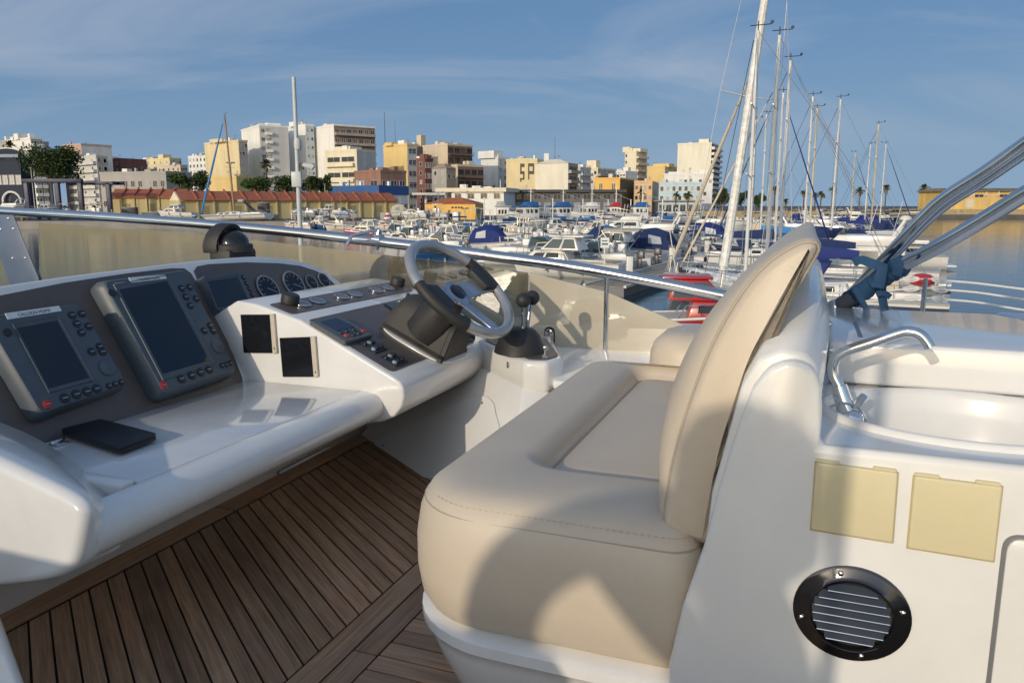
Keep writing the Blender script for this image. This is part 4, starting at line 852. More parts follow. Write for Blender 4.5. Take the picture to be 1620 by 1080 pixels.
# unseen yacht added to port, its arch shaped to shade seat and wet bar
ny = thing('shade_yacht', 'unseen white yacht with radar arch to port, added to cast shadows aboard', 'motor yacht', W((-3.30, 0.5, -EYE)))
def nsec(v, b, zt): return [(-3.75-b, v, zt), (-3.75-b*0.9, v, -EYE+0.7), (-3.75-b*0.2, v, -EYE-0.5), (-3.75+b*0.2, v, -EYE-0.5), (-3.75+b*0.9, v, -EYE+0.7), (-3.75+b, v, zt)]
M().rings([nsec(-6, 2.1, -2.9), nsec(-2, 2.1, -2.85), nsec(2, 2.1, -2.75), nsec(4.5, 1.9, -2.6), nsec(6.5, 1.0, -2.4), nsec(7.6, 0.08, -2.3)], True, True, True, Wf).obj('hull', GELW, ny, smooth=40)
M().rings([[(-5.55, -4.0, -2.86), (-1.95, -4.0, -2.86), (-2.15, 4.0, -2.7), (-5.35, 4.0, -2.7)], [(-5.35, -3.8, -1.5), (-2.15, -3.8, -1.5), (-2.45, 2.6, -1.5), (-5.05, 2.6, -1.5)]], True, True, True, Wf).obj('cabin', GELW, ny, bevel=0.08, seg=3)
for v0, v1 in ((-2.75, -1.6), (-1.4, 0.2), (0.4, 1.9)): M().prism([(-1.99-0.03, v0, -2.4), (-2.01-0.03, v1, -2.38), (-2.11-0.03, v1, -1.75), (-2.09-0.03, v0, -1.75)], (0.05, 0, 0), Wf).obj('window', GLASSD, ny)
M().rings([[(-5.15, -3.6, -1.49), (-2.25, -3.6, -1.49), (-2.45, 2.2, -1.49), (-4.95, 2.2, -1.49)], [(-5.25, -3.7, -0.95), (-2.15, -3.7, -0.95), (-2.35, 2.4, -0.9), (-5.05, 2.4, -0.9)]], True, True, True, Wf).obj('flybridge', GELW, ny, bevel=0.06, seg=3)
arch = [(-2.200, 1.265, -1.000), (-2.200, 1.205, -0.549), (-2.200, 1.155, 0.001), (-2.200, 1.110, 0.311), (-2.200, 1.045, 0.451), (-2.200, 0.925, 0.526), (-2.200, 0.795, 0.541), (-2.220, 0.705, 0.471), (-2.240, 0.645, 0.301), (-2.280, 0.565, 0.051), (-2.320, 0.445, -0.349), (-2.350, 0.365, -0.849), (-2.350, 0.345, -1.000)]
M().tube([W(p) for p in spline([Vector(p) for p in arch], 5)], 0.065, 16).obj('radar_arch', GELW, ny, smooth=60)
M().tube([W((-2.200, 0.745, 0.491)), W((-2.200, 0.720, 0.551))], 0.05, 14).obj('shade_pedestal', GELW, ny)
M().lathe([(0.07, -0.125), (0.112, -0.08), (0.122, 0.0), (0.116, 0.065), (0.09, 0.108), (0.042, 0.13), (0.005, 0.133)], W((-2.200, 0.712, 0.616)), (0, 0, 1), 24).obj('shade_dome', GELW, ny, smooth=60)  # added dome, sized to throw a round head-like shadow
# its other arch leg and cross-bar carry the aerials
M().tube([W((-2.200, 0.925, 0.526)), W((-3.400, 0.945, 0.651)), W((-4.500, 0.945, 0.451)), W((-4.700, 1.145, -0.049)), W((-4.700, 1.265, -1.000))], 0.065, 14).obj('radar_arch', GELW, ny, smooth=60)
M().tube([W((-3.600, 0.945, 0.651)), W((-3.600, 0.845, 2.351))], 0.012, 6).obj('aerial', GELW, ny)

pole = thing('bimini_pole', 'upright stainless pole on the port coaming, beside the camera', 'pole', W((-1.25, 0.395, DZ+0.42)))
M().tube([W((-1.25, 0.395, DZ+0.42)), W((-1.25, 0.395, 1.3))], 0.012, 12).obj('tube', STEEL, pole); M().lathe([(0.035, 0), (0.035, 0.008), (0.018, 0.02)], W((-1.25, 0.395, DZ+0.42)), (0, 0, 1), 16).obj('foot', STEEL, pole)

pws = thing('wind_screen', 'weathered acrylic wind screen on the port coaming, beside the camera', 'windscreen', W((-1.25, 1.8, -0.62)))
zt = [(4.31, -0.032), (2.94, -0.085), (1.84, -0.163), (0.935, -0.25), (0.337, -0.343)]
M().prism([(-1.25, v, z-0.03) for v, z in zt]+[(-1.25, 0.337, -0.62), (-1.25, 4.31, -0.62)], (0.008, 0, 0), Wf).obj('pane', ACRYL, pws, smooth=0)
M().tube([W((-1.25, v, z)) for v, z in zt], 0.025, 12).obj('rail_tube', STEEL, pws)
# ================================================================== water, quays, town
def water_mat():
    m = bpy.data.materials.new('harbour_water'); m.use_nodes = True; t = m.node_tree; b = t.nodes['Principled BSDF']
    b.inputs['Base Color'].default_value = (0.008, 0.045, 0.07, 1); b.inputs['Roughness'].default_value = 0.07; b.inputs['IOR'].default_value = 1.33
    tc = t.nodes.new('ShaderNodeTexCoord'); mp_ = t.nodes.new('ShaderNodeMapping'); mp_.inputs['Scale'].default_value = (0.55, 1.2, 1); mp_.inputs['Rotation'].default_value = (0, 0, 0.25); t.links.new(tc.outputs['Object'], mp_.inputs[0])
    a = t.nodes.new('ShaderNodeTexNoise'); a.inputs['Scale'].default_value = 0.9; a.inputs['Detail'].default_value = 5; a.inputs['Roughness'].default_value = 0.6; t.links.new(mp_.outputs[0], a.inputs[0])
    c = t.nodes.new('ShaderNodeTexNoise'); c.inputs['Scale'].default_value = 0.12; c.inputs['Detail'].default_value = 3; t.links.new(mp_.outputs[0], c.inputs[0])
    ml = t.nodes.new('ShaderNodeMath'); ml.operation = 'MULTIPLY'; t.links.new(a.outputs[0], ml.inputs[0]); t.links.new(c.outputs[0], ml.inputs[1])
    bp = t.nodes.new('ShaderNodeBump'); bp.inputs['Strength'].default_value = 0.3; bp.inputs['Distance'].default_value = 0.12; t.links.new(ml.outputs[0], bp.inputs['Height']); t.links.new(bp.outputs[0], b.inputs['Normal'])
    return m
struct(M().add([(-3000, -1500, 0), (5000, -1500, 0), (5000, 6500, 0), (-3000, 6500, 0)], [(0, 1, 2, 3)]).obj('water', water_mat(), smooth=0))
CONC = mat('quay_concrete', (0.30, 0.285, 0.26), 0.85, var=0.3, vscale=0.25, bump=0.1, bscale=2)
CONCD = mat('quay_face', (0.16, 0.155, 0.14), 0.9, var=0.4, vscale=0.4)
ASPH = mat('yard_asphalt', (0.12, 0.115, 0.11), 0.9, var=0.3, vscale=0.15)
STONE = mat('sea_wall_stone', (0.46, 0.37, 0.22), 0.9, var=0.4, vscale=0.9, bump=0.3, bscale=3, stretch=(1, 1, 2.2))
QZ = 1.3
def slab(name, poly, z0, z1, mt_, bevel=0.0): return M().prism([(x, y, z0) for x, y in poly], (0, 0, z1-z0)).obj(name, mt_, None, bevel=bevel, smooth=20)
struct(slab('ground', [(-1500, 152), (-1.5, 152), (-1.5, 266), (600, 266), (600, 420), (1500, 520), (1500, 3500), (-1500, 3500)], -3, QZ, ASPH))
struct(slab('quay', [(-1500, 149.5), (0.5, 149.5), (0.5, 152), (-1500, 152)], -3, QZ+0.12, CONC, 0.08)); struct(slab('quay', [(0.0, 151.9), (1.5, 151.9), (1.5, 264), (-1.5, 264)], -3, QZ+0.11, CONC, 0.08))
struct(slab('quay', [(1.5, 263), (56, 263), (56, 266), (1.5, 266)], -3, QZ+0.12, CONC, 0.08))
# low stone sea wall, built in courses, along the promenade and the pier
def seawall(name, x0, x1, Y, z1, label):
    t = thing(name, label, 'sea wall', (x0, Y, 0), baked=True); L = x1-x0
    M().box((x0, Y, -2), (x1, Y+1.6, z1-0.25)).obj('wall_core', STONE, t)
    M().box((x0, Y-0.15, z1-0.25), (x1, Y+1.8, z1)).obj('coping', mat('coping_stone', (0.5, 0.42, 0.28), 0.9, var=0.25, vscale=0.6), t, bevel=0.03)
    n = int(L/2.4); me0 = None
    for r_ in range(3):
        for k in range(min(n, 95)):
            if random.random() < 0.1: continue
            w_ = L/n; zz0 = 0.15+r_*(z1-0.5)/3
            if me0 is None or random.random() < 0.03: o = M().box((0.04, -0.1, 0.03), (w_-0.04, 0.0, (z1-0.5)/3-0.03)).obj('stone', STONE, None, bevel=0.02, seg=1); me0 = o; o.parent = t
            else: o = me0.copy(); COL.objects.link(o)
            o.location = (k*w_+(r_ % 2)*w_*0.5, random.uniform(-0.06, 0.04), zz0)
    return t
seawall('sea_wall', 56, 104, 264, 2.5, 'tan stone sea wall below the palms and the pale blue building')
seawall('sea_wall', 104, 150, 268, 1.9, 'long low tan sea wall behind the sail boats')
# distant breakwater closing the harbour mouth
m = M()
for k in range(240):
    x = 150+k*1.7+random.uniform(-1, 1); m.ball((x, 430+random.uniform(-3, 3), random.uniform(0.4, 2.0)), (random.uniform(1.2, 2.2), random.uniform(1.2, 2), random.uniform(0.8, 1.5)), 6)
bw = m.obj('breakwater_rocks', mat('breakwater_rock', (0.33, 0.29, 0.24), 0.95, var=0.4, vscale=0.8), smooth=0); bw['kind'] = 'stuff'; bw['label'] = 'pale rock breakwater far away on the right'; bw['category'] = 'breakwater'

# ------------------------------------------------------------------ buildings
def wall(name, col, v=0.16): return mat('wall_'+name, col, 0.85, var=v, vscale=0.35, detail=8, stretch=(1, 1, 0.22))
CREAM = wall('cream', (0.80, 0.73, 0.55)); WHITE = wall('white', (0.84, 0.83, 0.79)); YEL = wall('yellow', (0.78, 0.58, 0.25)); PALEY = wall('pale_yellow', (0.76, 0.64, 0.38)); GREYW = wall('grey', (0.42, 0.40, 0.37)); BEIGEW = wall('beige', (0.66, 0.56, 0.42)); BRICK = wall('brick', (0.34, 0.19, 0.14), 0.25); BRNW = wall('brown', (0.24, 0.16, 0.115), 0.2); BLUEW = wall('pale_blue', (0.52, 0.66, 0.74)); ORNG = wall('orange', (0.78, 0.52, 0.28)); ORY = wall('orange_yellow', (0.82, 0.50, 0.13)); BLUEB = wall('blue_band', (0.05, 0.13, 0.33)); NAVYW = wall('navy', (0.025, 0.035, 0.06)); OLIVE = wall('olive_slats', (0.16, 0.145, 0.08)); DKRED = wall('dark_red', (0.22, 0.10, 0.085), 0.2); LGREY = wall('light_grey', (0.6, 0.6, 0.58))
ROOFT = mat('terracotta_tiles', (0.40, 0.13, 0.065), 0.8, var=0.35, vscale=1.2, stretch=(1, 1, 1), bump=0.2, bscale=4)
PANE = mat('window_pane', (0.035, 0.04, 0.048), 0.12); SHUT = mat('window_shutter', (0.42, 0.40, 0.36), 0.6); FRAMEW = mat('window_frame', (0.6, 0.58, 0.54), 0.6); FRAMED = mat('window_frame_dark', (0.09, 0.07, 0.06), 0.5); BALR = mat('balcony_rail', (0.10, 0.10, 0.10), 0.5)
WMESH = {}
def win_parts(w, h, frame, pane):
    k = (round(w, 2), round(h, 2), frame.name, pane.name)
    if k not in WMESH:
        f = M(); t_ = 0.09
        f.box((-w/2, -0.10, 0), (-w/2+t_, 0.05, h)); f.box((w/2-t_, -0.10, 0), (w/2, 0.05, h)); f.box((-w/2+t_, -0.10, h-t_), (w/2-t_, 0.05, h)); f.box((-w/2-0.06, -0.16, -0.08), (w/2+0.06, 0.05, 0.02))
        if w > 1.3: f.box((-t_/2, -0.08, 0.02), (t_/2, 0.05, h-t_))
        fo = f.obj('window', frame, None, smooth=0, flip=True); po = M().box((-w/2+t_, -0.03, 0.02), (w/2-t_, 0.04, h-t_)).obj('pane', pane, None, smooth=0)
        WMESH[k] = (fo.data, po.data); bpy.data.objects.remove(fo); bpy.data.objects.remove(po)
    return WMESH[k]
def put_window(t, org, ang, w, h, frame=FRAMEW, pane=PANE):
    fm, pm = win_parts(w, h, frame, pane)
    o = bpy.data.objects.new('window', fm); COL.objects.link(o); o.parent = t; o.location = org; o.rotation_euler = (0, 0, ang)
    p = bpy.data.objects.new('pane', pm); COL.objects.link(p); p.parent = o
    return o
BMESH = {}
def put_balcony(t, org, ang, w, mt_, d_=1.3, solid=True):
    k = (round(w, 2), mt_.name, solid, d_)
    if k not in BMESH:
        f = M().box((-w/2, -d_, -0.18), (w/2, 0.05, 0.0))
        if solid: f.box((-w/2, -d_, 0.0), (w/2, -d_+0.12, 0.95)); f.box((-w/2, -d_+0.12, 0), (-w/2+0.1, 0, 0.95)); f.box((w/2-0.1, -d_+0.12, 0), (w/2, 0, 0.95))
        o = f.obj('balcony', mt_, None, smooth=0); g = None
        if not solid:
            g = M(); g.box((-w/2, -d_, 0.9), (w/2, -d_+0.06, 0.96))
            for i in range(int(w/0.35)+1): x = -w/2+i*w/int(w/0.35); g.box((x-0.025, -d_+0.01, 0), (x+0.025, -d_+0.05, 0.9))
            go = g.obj('railing', BALR, None, smooth=0); gd = go.data; bpy.data.objects.remove(go)
        BMESH[k] = (o.data, gd if not solid else None); bpy.data.objects.remove(o)
    a, g = BMESH[k]; o = bpy.data.objects.new('balcony', a); COL.objects.link(o); o.parent = t; o.location = org; o.rotation_euler = (0, 0, ang)
    if g: p = bpy.data.objects.new('railing', g); COL.objects.link(p); p.parent = o
    return o
def facade(t, a0, a1, z0, z1, spec):
    """a0,a1: local ground points of the face, seen left to right from outside"""
    a0, a1 = Vector(a0), Vector(a1); d_ = a1-a0; L = d_.length; d_.normalize(); ang = math.atan2(d_.y, d_.x)
    for sp in spec:
        u0, u1 = sp.get('u', (0, 1)); rows = sp.get('rows', max(1, round((z1-z0)/3.0))); v0, v1 = sp.get('v', (0, 1)); cols = sp.get('cols', max(1, round(L*(u1-u0)/3.4))); H = (z1-z0)*(v1-v0)/rows; wd_ = L*(u1-u0)/cols
        w = sp.get('w', 1.25); w = w*wd_ if w <= 1.0 else min(w, wd_*0.85); h = sp.get('h', 1.45); h = min(h, H*0.82)
        for r_ in range(rows):
            for c in range(cols):
                if random.random() < sp.get('skip', 0): continue
                p = a0+d_*(L*u0+(c+0.5)*wd_); zb = z0+(z1-z0)*v0+r_*H+(H-h)*sp.get('vo', 0.45)
                pn_ = random.choice([PANE, PANE, SHUT]) if sp.get('mix', True) else PANE
                put_window(t, (p.x, p.y, zb), ang, w, h, sp.get('frame', FRAMEW), sp.get('pane', pn_))
            if sp.get('bal'):
                p = a0+d_*(L*(u0+u1)/2); put_balcony(t, (p.x, p.y, z0+(z1-z0)*v0+r_*H+0.1), ang, L*(u1-u0)*0.98, sp['bal'], sp.get('bd', 1.3), sp.get('solid', True))
def bld(label, xl, xc, xr, ytop, Y, col, col2=None, a=35, left=(), right=(), name='apartment_building', cat='building', parapet=0.5, depth=None, z0=QZ, roofbox=None, group=None, roof=None, pitched=None):
    """corner nearest the viewer at photo column xc and distance Y; left face out to xl, right face out to xr"""
    a = R(a); c = at(xc, ytop, Y); H = c.z-z0; Xc = c.x; kl, kr = (xl-810)/FPX*1.0, (xr-810)/FPX*1.0
    wl = (Xc-kl*Y)/(math.cos(a)+kl*math.sin(a)) if xl < xc else 0
    den = math.sin(a)-kr*math.cos(a)
    wr = (kr*Y-Xc)/den if (xr > xc and abs(den) > 1e-3) else 0
    if wl <= 0.3: wl = depth or 10.0
    if wr <= 0.3 or wr > 60: wr = depth or 12.0
    wr = min(max(wr, 4), 60); wl = min(max(wl, 4), 60)
    t = thing(name, label, cat, (Xc, Y, z0), baked=False, group=group)
    dl = Vector((-math.cos(a), math.sin(a), 0)); dr = Vector((math.sin(a), math.cos(a), 0))
    A, B, C_, D_ = dl*wl, Vector((0, 0, 0)), dr*wr, dl*wl+dr*wr
    M().prism([A, B, C_, D_], (0, 0, H)).obj('wall', col, t, smooth=0)
    if col2: # second colour on the right-hand face, on some blocks in place of its shade
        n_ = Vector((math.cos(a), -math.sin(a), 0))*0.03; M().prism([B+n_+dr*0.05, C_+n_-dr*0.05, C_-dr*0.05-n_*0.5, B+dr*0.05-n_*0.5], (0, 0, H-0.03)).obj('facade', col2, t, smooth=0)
    if pitched:
        ov = 0.3; e1, e2 = dl, dr; P = [B-e1*ov-e2*ov, C_-e1*ov+e2*ov, D_+e1*ov+e2*ov, A+e1*ov-e2*ov]; ce = sum(P, Vector())/4
        ring0 = [p+Vector((0, 0, H+0.02)) for p in P]; ring1 = [ce+(p-ce)*0.25+Vector((0, 0, H+pitched)) for p in P]; M().rings([ring0, ring1]).obj('roof', roof or ROOFT, t, smooth=0)
    elif parapet:
        ov = 0.12; m = M(); P = [A+dl*ov-dr*ov, B-dl*ov-dr*ov, C_-dl*ov+dr*ov, D_+dl*ov+dr*ov]; Q = [A-dl*0.2+dr*0.2, B+dl*0.2+dr*0.2, C_+dl*0.2-dr*0.2, D_-dl*0.2-dr*0.2]
        m.rings([[p+Vector((0, 0, H-0.25)) for p in P], [p+Vector((0, 0, H+parapet)) for p in P], [p+Vector((0, 0, H+parapet)) for p in Q], [p+Vector((0, 0, H+0.02)) for p in Q]], True, False, True); m.obj('parapet', col, t, smooth=0)
    facade(t, A, B, 0.6, H, left); facade(t, B, C_, 0.6, H, right)
    for (s, q, w, d_, h) in (roofbox or ()):
        o_ = dl*wl*s+dr*wr*q+Vector((0, 0, H+0.02)); M().prism([o_+dl*w/2-dr*d_/2, o_-dl*w/2-dr*d_/2, o_-dl*w/2+dr*d_/2, o_+dl*w/2+dr*d_/2], (0, 0, h)).obj('roof_tower', col, t, smooth=0)
    # aerials and small roof plant
    for k in range(random.randint(2, 5)):
        if pitched: break
        o_ = dl*wl*random.uniform(0.1, 0.9)+dr*wr*random.uniform(0.08, 0.7)+Vector((0, 0, H+0.02)); w_, h_ = random.uniform(0.6, 2.6), random.uniform(0.9, 2.0); M().prism([o_+dl*w_/2-dr*w_/2, o_-dl*w_/2-dr*w_/2, o_-dl*w_/2+dr*w_/2, o_+dl*w_/2+dr*w_/2], (0, 0, h_)).obj(random.choice(['chimney', 'roof_hut', 'water_tank']), random.choice([col, LGREY, WHITE]), t, smooth=0)
    for k in range(random.randint(1, 3)):
        o_ = dl*wl*random.uniform(0.15, 0.85)+dr*wr*random.uniform(0.1, 0.8)+Vector((0, 0, H)); hh_ = random.uniform(1.5, 3.2); m = M(); m.tube([o_, o_+Vector((0, 0, hh_))], 0.04, 5)
        for j in range(3): m.tube([o_+Vector((-0.5, 0, hh_-0.2-j*0.3)), o_+Vector((0.5, 0, hh_-0.2-j*0.3))], 0.025, 4)
        m.obj('aerial', BALR, t, smooth=0)
    return t
win = dict
G = 'apartment blocks along the waterfront'
# --- far left
bld('plain grey block at the left edge of the town', -30, 26, 34, 223, 300, GREYW, a=30, left=[win(cols=6)], group=G)
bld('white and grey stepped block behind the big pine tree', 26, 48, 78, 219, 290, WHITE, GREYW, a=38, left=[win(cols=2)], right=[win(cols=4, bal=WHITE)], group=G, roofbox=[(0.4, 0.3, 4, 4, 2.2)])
t = bld('dark navy hall with white arch and pale windows at the far left', -40, 31, 38, 252, 205, NAVYW, a=12, left=[win(cols=9, rows=1, v=(0.45, 0.85), w=1.7, h=2.4, pane=mat('pale_pane', (0.5, 0.5, 0.48), 0.4))], name='harbour_hall', parapet=0.3, depth=2.5)
c = Vector((-3.2, 0.68-0.05, 0)); m = M(); P = [Vector((-3.2*1+math.cos(R(k*9))*2.6, 0, 0)) for k in range(21)]
m.tube([(-3.4-2.4, 0.3, 0)]+[(-3.4-2.4*math.cos(R(k*12)), 0.35+0.1*math.cos(R(k*12)), 4.2+2.4*math.sin(R(k*12))) for k in range(16)]+[(-3.4+2.4, 0.1, 0)], 0.28, 6).obj('arch', WHITE, t)
H_ = at(0, 252, 205).z-QZ
m = M(); m.prism([(-3.4-5*math.cos(R(k*12)), 0.6, H_+0.2+2.6*math.sin(R(k*12))) for k in range(16)], (0, 0.6, 0)); m.obj('pediment', NAVYW, t); m = M(); m.tube([(-3.4-5*math.cos(R(k*12)), 0.5, H_+0.25+2.6*math.sin(R(k*12))) for k in range(16)], 0.18, 6); m.obj('pediment_trim', WHITE, t)
M().box((-6.4, 0.4, H_+0.5), (-0.6, 0.58, H_+1.3)).obj('sign_board', mat('faded_sign', (0.25, 0.3, 0.4), 0.6), t)
bld('slim pinkish white stair tower above the pine tree', 118, 128, 143, 229, 310, wall('pinkish', (0.66, 0.45, 0.35)), WHITE, a=35, group=G)
bld('grey balconied block to the right of the pine tree', 128, 152, 173, 247, 290, LGREY, GREYW, a=38, left=[win(cols=3, bal=LGREY)], right=[win(cols=2)], group=G)
bld('low dark red block left of the leaning wooden mast', 172, 190, 196, 252, 330, DKRED, a=30, left=[win(cols=3)], group=G)
for i, (x0, x1, x2, y, Y, c1, lb) in enumerate(((197, 222, 238, 256, 420, WHITE, 'small white houses far up the hill left of the yellow terrace'), (236, 268, 300, 251, 430, PALEY, 'pale yellow terrace of houses far away with uneven roofs'), (262, 285, 300, 262, 400, BEIGEW, 'beige house below the pale yellow terrace'), (311, 326, 340, 247, 390, WHITE, 'white house with dark balconies left of the tall yellow block'))):
    bld(lb, x0, x1, x2, y, Y, c1, a=35, left=[win(cols=5)], right=[win(cols=3, bal=WHITE)] if i == 3 else [win(cols=4)], group=G, roofbox=[(0.3, 0.4, 5, 5, 2.5), (0.7, 0.5, 4, 4, 1.5)] if i == 1 else None)
bld('long low grey terrace with arches behind the sheds', 172, 262, 268, 273, 255, GREYW, a=18, left=[win(cols=9, rows=2, w=1.6, h=2.0)], group=G)
bld('tall pale yellow block with a plain sunny gable, its shaded side coloured grey', 337, 377, 397, 223, 320, PALEY, GREYW, a=40, right=[win(cols=3, h=1.3)], group=G, roofbox=[(0.5, 0.3, 8, 6, 1.4)])  # grey on the right face stands in for its shade
bld('small yellow house with three windows below the pale yellow block', 337, 374, 384, 281, 230, YEL, a=25, left=[win(cols=3, rows=1, v=(0.3, 0.8))], name='house', group=G)
# --- white towers
bld('tall white tower with a column of balconies and dark windows', 395, 410, 467, 199, 330, WHITE, LGREY, a=56, right=[win(u=(0.02, 0.2), cols=1, rows=10, w=1.6), win(u=(0.2, 0.42), cols=1, rows=10, w=0.8, h=1.9, bal=WHITE, mix=False)], group=G, roofbox=[(0.5, 0.8, 5, 6, 2.5)])
bld('narrow white tower with pale blue side just right of the steel pole', 466, 483, 497, 198, 345, WHITE, wall('ice_blue', (0.5, 0.58, 0.6)), a=48, right=[win(cols=2, rows=10, w=1.1, h=1.2)], group=G, roofbox=[(0.6, 0.3, 5, 5, 2)])
bld('tall white gable with long brown balconied front', 497, 528, 600, 198, 335, WHITE, BRNW, a=52, right=[win(cols=7, rows=9, w=0.75, h=1.8, bal=wall('balcony_grey', (0.4, 0.36, 0.33)), mix=False)], group=G, roofbox=[(0.4, 0.3, 6, 8, 1.0)])
bld('cream five-storey block with balconies in front of the white gable', 522, 564, 600, 238, 270, CREAM, LGREY, a=30, left=[win(u=(0.05, 0.95), v=(0.5, 1), rows=2, cols=2, w=0.9, h=1.7, bal=CREAM, mix=False), win(v=(0, 0.5), rows=2, cols=2, w=2.2, h=0.6)], group=G, roofbox=[(0.5, 0.4, 7, 6, 1.6)])
bld('low brick and white house above the blue banded shop', 566, 602, 646, 271, 245, BRICK, a=40, left=[win(rows=2, cols=2, w=0.5, h=1.6, bal=WHITE)], right=[win(rows=2, cols=3, w=0.7, h=1.6, bal=WHITE, mix=False)], group=G, name='house')
t = bld('long low shop with a broad blue band', 526, 599, 648, 294, 228, WHITE, a=30, left=[win(rows=1, cols=6, v=(0, 0.5), w=0.7, h=2.2)], right=[win(rows=1, cols=6, v=(0, 0.5), w=0.7, h=2.2)], parapet=0, name='shop', group=None)
def band(t, xl, xc, xr, Y, a, y0, y1, mt_, nm='band', off=0.25):
    a = R(a); c = at(xc, y0, Y); Xc = c.x; zt = c.z-QZ; zb = at(xc, y1, Y).z-QZ; kl, kr = (xl-810)/FPX, (xr-810)/FPX
    wl = (Xc-kl*Y)/(math.cos(a)+kl*math.sin(a)); wr = (kr*Y-Xc)/(math.sin(a)-kr*math.cos(a)); wr = wr if 0.3 < wr < 60 else 14.0; dl = Vector((-math.cos(a), math.sin(a), 0)); dr = Vector((math.sin(a), math.cos(a), 0))
    P = [dl*(wl+off)-dr*off, -dl*off-dr*off, dr*(wr+off)-dl*off, dl*(wl+off)+dr*(wr+off)]; M().prism([p+Vector((0, 0, zb)) for p in P], (0, 0, zt-zb)).obj(nm, mt_, t, smooth=0)
band(t, 526, 599, 648, 228, 30, 293, 308, BLUEB)
# --- yellow gable group
bld('bright yellow gable block with grey glazed front', 612, 644, 664, 229, 290, YEL, LGREY, a=42, right=[win(cols=1, rows=6, w=0.8, h=1.9, mix=False)], group=G, roofbox=[(0.7, 0.3, 4, 5, 1.2)])
bld('narrow dark red house with white balconies', 663, 672, 684, 252, 280, DKRED, a=40, right=[win(cols=3, rows=5, w=0.6, h=1.9, frame=WHITE)], left=[win(cols=1)], group=G)
bld('dark brown party wall with chimney behind the dark red house', 638, 656, 674, 231, 320, BEIGEW, BRNW, a=40, group=G, roofbox=[(0.1, 0.9, 2.6, 2.6, 4.5)])
bld('grey brown gabled house left of the stepped brown block', 686, 706, 723, 266, 270, GREYW, wall('taupe', (0.35, 0.28, 0.22)), a=38, right=[win(cols=2, rows=3, w=0.7)], left=[win(cols=2)], group=G, pitched=1.6, roof=wall('taupe', (0.35, 0.28, 0.22)))
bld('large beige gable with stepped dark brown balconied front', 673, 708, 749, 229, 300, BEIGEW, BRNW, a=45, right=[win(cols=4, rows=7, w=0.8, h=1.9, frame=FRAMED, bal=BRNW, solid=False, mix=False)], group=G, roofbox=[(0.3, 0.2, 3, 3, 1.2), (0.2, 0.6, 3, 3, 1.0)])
bld('lower dark brown wing with railed balconies and red awnings', 718, 724, 766, 262, 285, BEIGEW, BRNW, a=50, right=[win(cols=4, rows=4, w=0.8, h=1.9, frame=FRAMED, bal=BRNW, solid=False, mix=False)], group=G)
bld('white block with a stair tower right of the brown wing', 762, 788, 803, 250, 330, WHITE, LGREY, a=40, left=[win(cols=2, v=(0.1, 0.5))], right=[win(cols=2)], group=G, roofbox=[(0.6, 0.3, 9, 6, 3.0)])
t = bld('cream gable with two big dark painted letters', 801, 850, 862, 253, 300, PALEY, a=20, group=G, roofbox=[(0.5, 0.4, 7, 4, 0.8)])
# painted letters on the gable
def letters(t, xs, ys, Y, a, xc):
    a = R(a); dl = Vector((math.cos(a), -math.sin(a), 0)); n_ = Vector((-math.sin(a), -math.cos(a), 0))
    kk = 0
    for rects in xs:
        m = M(); 
        for (x0, x1, y0, y1) in rects:
            def q(x, y):
                k = (x-810)/FPX; X0, Y0 = gx(xc, Y), Y; s = (X0-k*Y0)/(math.cos(a)+k*math.sin(a)); Pn = Vector((-math.cos(a)*s, math.sin(a)*s, 0)); Yq = Y0+Pn.y; return Pn+Vector((0, 0, at(x, y, Yq).z-QZ))+n_*0.06
            A_ = [q(x0, y1), q(x1, y1), q(x1, y0), q(x0, y0)]; m.prism(A_, -n_*0.05)
        m.obj('letter', mat('letter_paint', (0.10, 0.085, 0.075), 0.8), t, smooth=0); kk += 1
kx = lambda v: 780+v*140/1620; ky = lambda v: 230+v*80/926
letters(t, [[(kx(497), kx(577), ky(335), ky(400)), (kx(497), kx(525), ky(400), ky(480)), (kx(497), kx(577), ky(475), ky(530)), (kx(550), kx(577), ky(530), ky(605)), (kx(497), kx(577), ky(600), ky(632)), (kx(497), kx(522), ky(632), ky(668))], [(kx(640), kx(663), ky(330), ky(628)), (kx(663), kx(748), ky(330), ky(388)), (kx(722), kx(748), ky(388), ky(470)), (kx(663), kx(748), ky(470), ky(530))]], None, 300, 20, 850)
bld('large blank cream white gable beside the lettered one', 846, 899, 912, 258, 292, wall('ivory', (0.80, 0.76, 0.63)), GREYW, a=28, right=[win(cols=1, rows=5, w=0.8, h=1.8, bal=GREYW)], group=G, pitched=1.7, roof=wall('ivory', (0.80, 0.76, 0.63)))
M().box((gx(865, 300)-0.9, 306, QZ), (gx(865, 300)+0.9, 308, at(0, 241, 300).z)).obj('water_tank_tower', WHITE, None); tag(bpy.data.objects['water_tank_tower'], 'white chimney-like tower on the roofs above the painted letters', 'tower')
bld('pale grey block right of the blank gable', 905, 918, 932, 266, 340, LGREY, a=35, left=[win(cols=2)], right=[win(cols=2, bal=LGREY)], group=G)
bld('cream block with a square roof tower above the grey hall', 912, 946, 970, 267, 360, CREAM, GREYW, a=35, left=[win(cols=4, skip=0.5)], right=[win(cols=3, bal=GREYW)], group=G, roofbox=[(0.5, 0.3, 5, 4, 4.0), (0.75, 0.3, 5, 4, 1.6)])
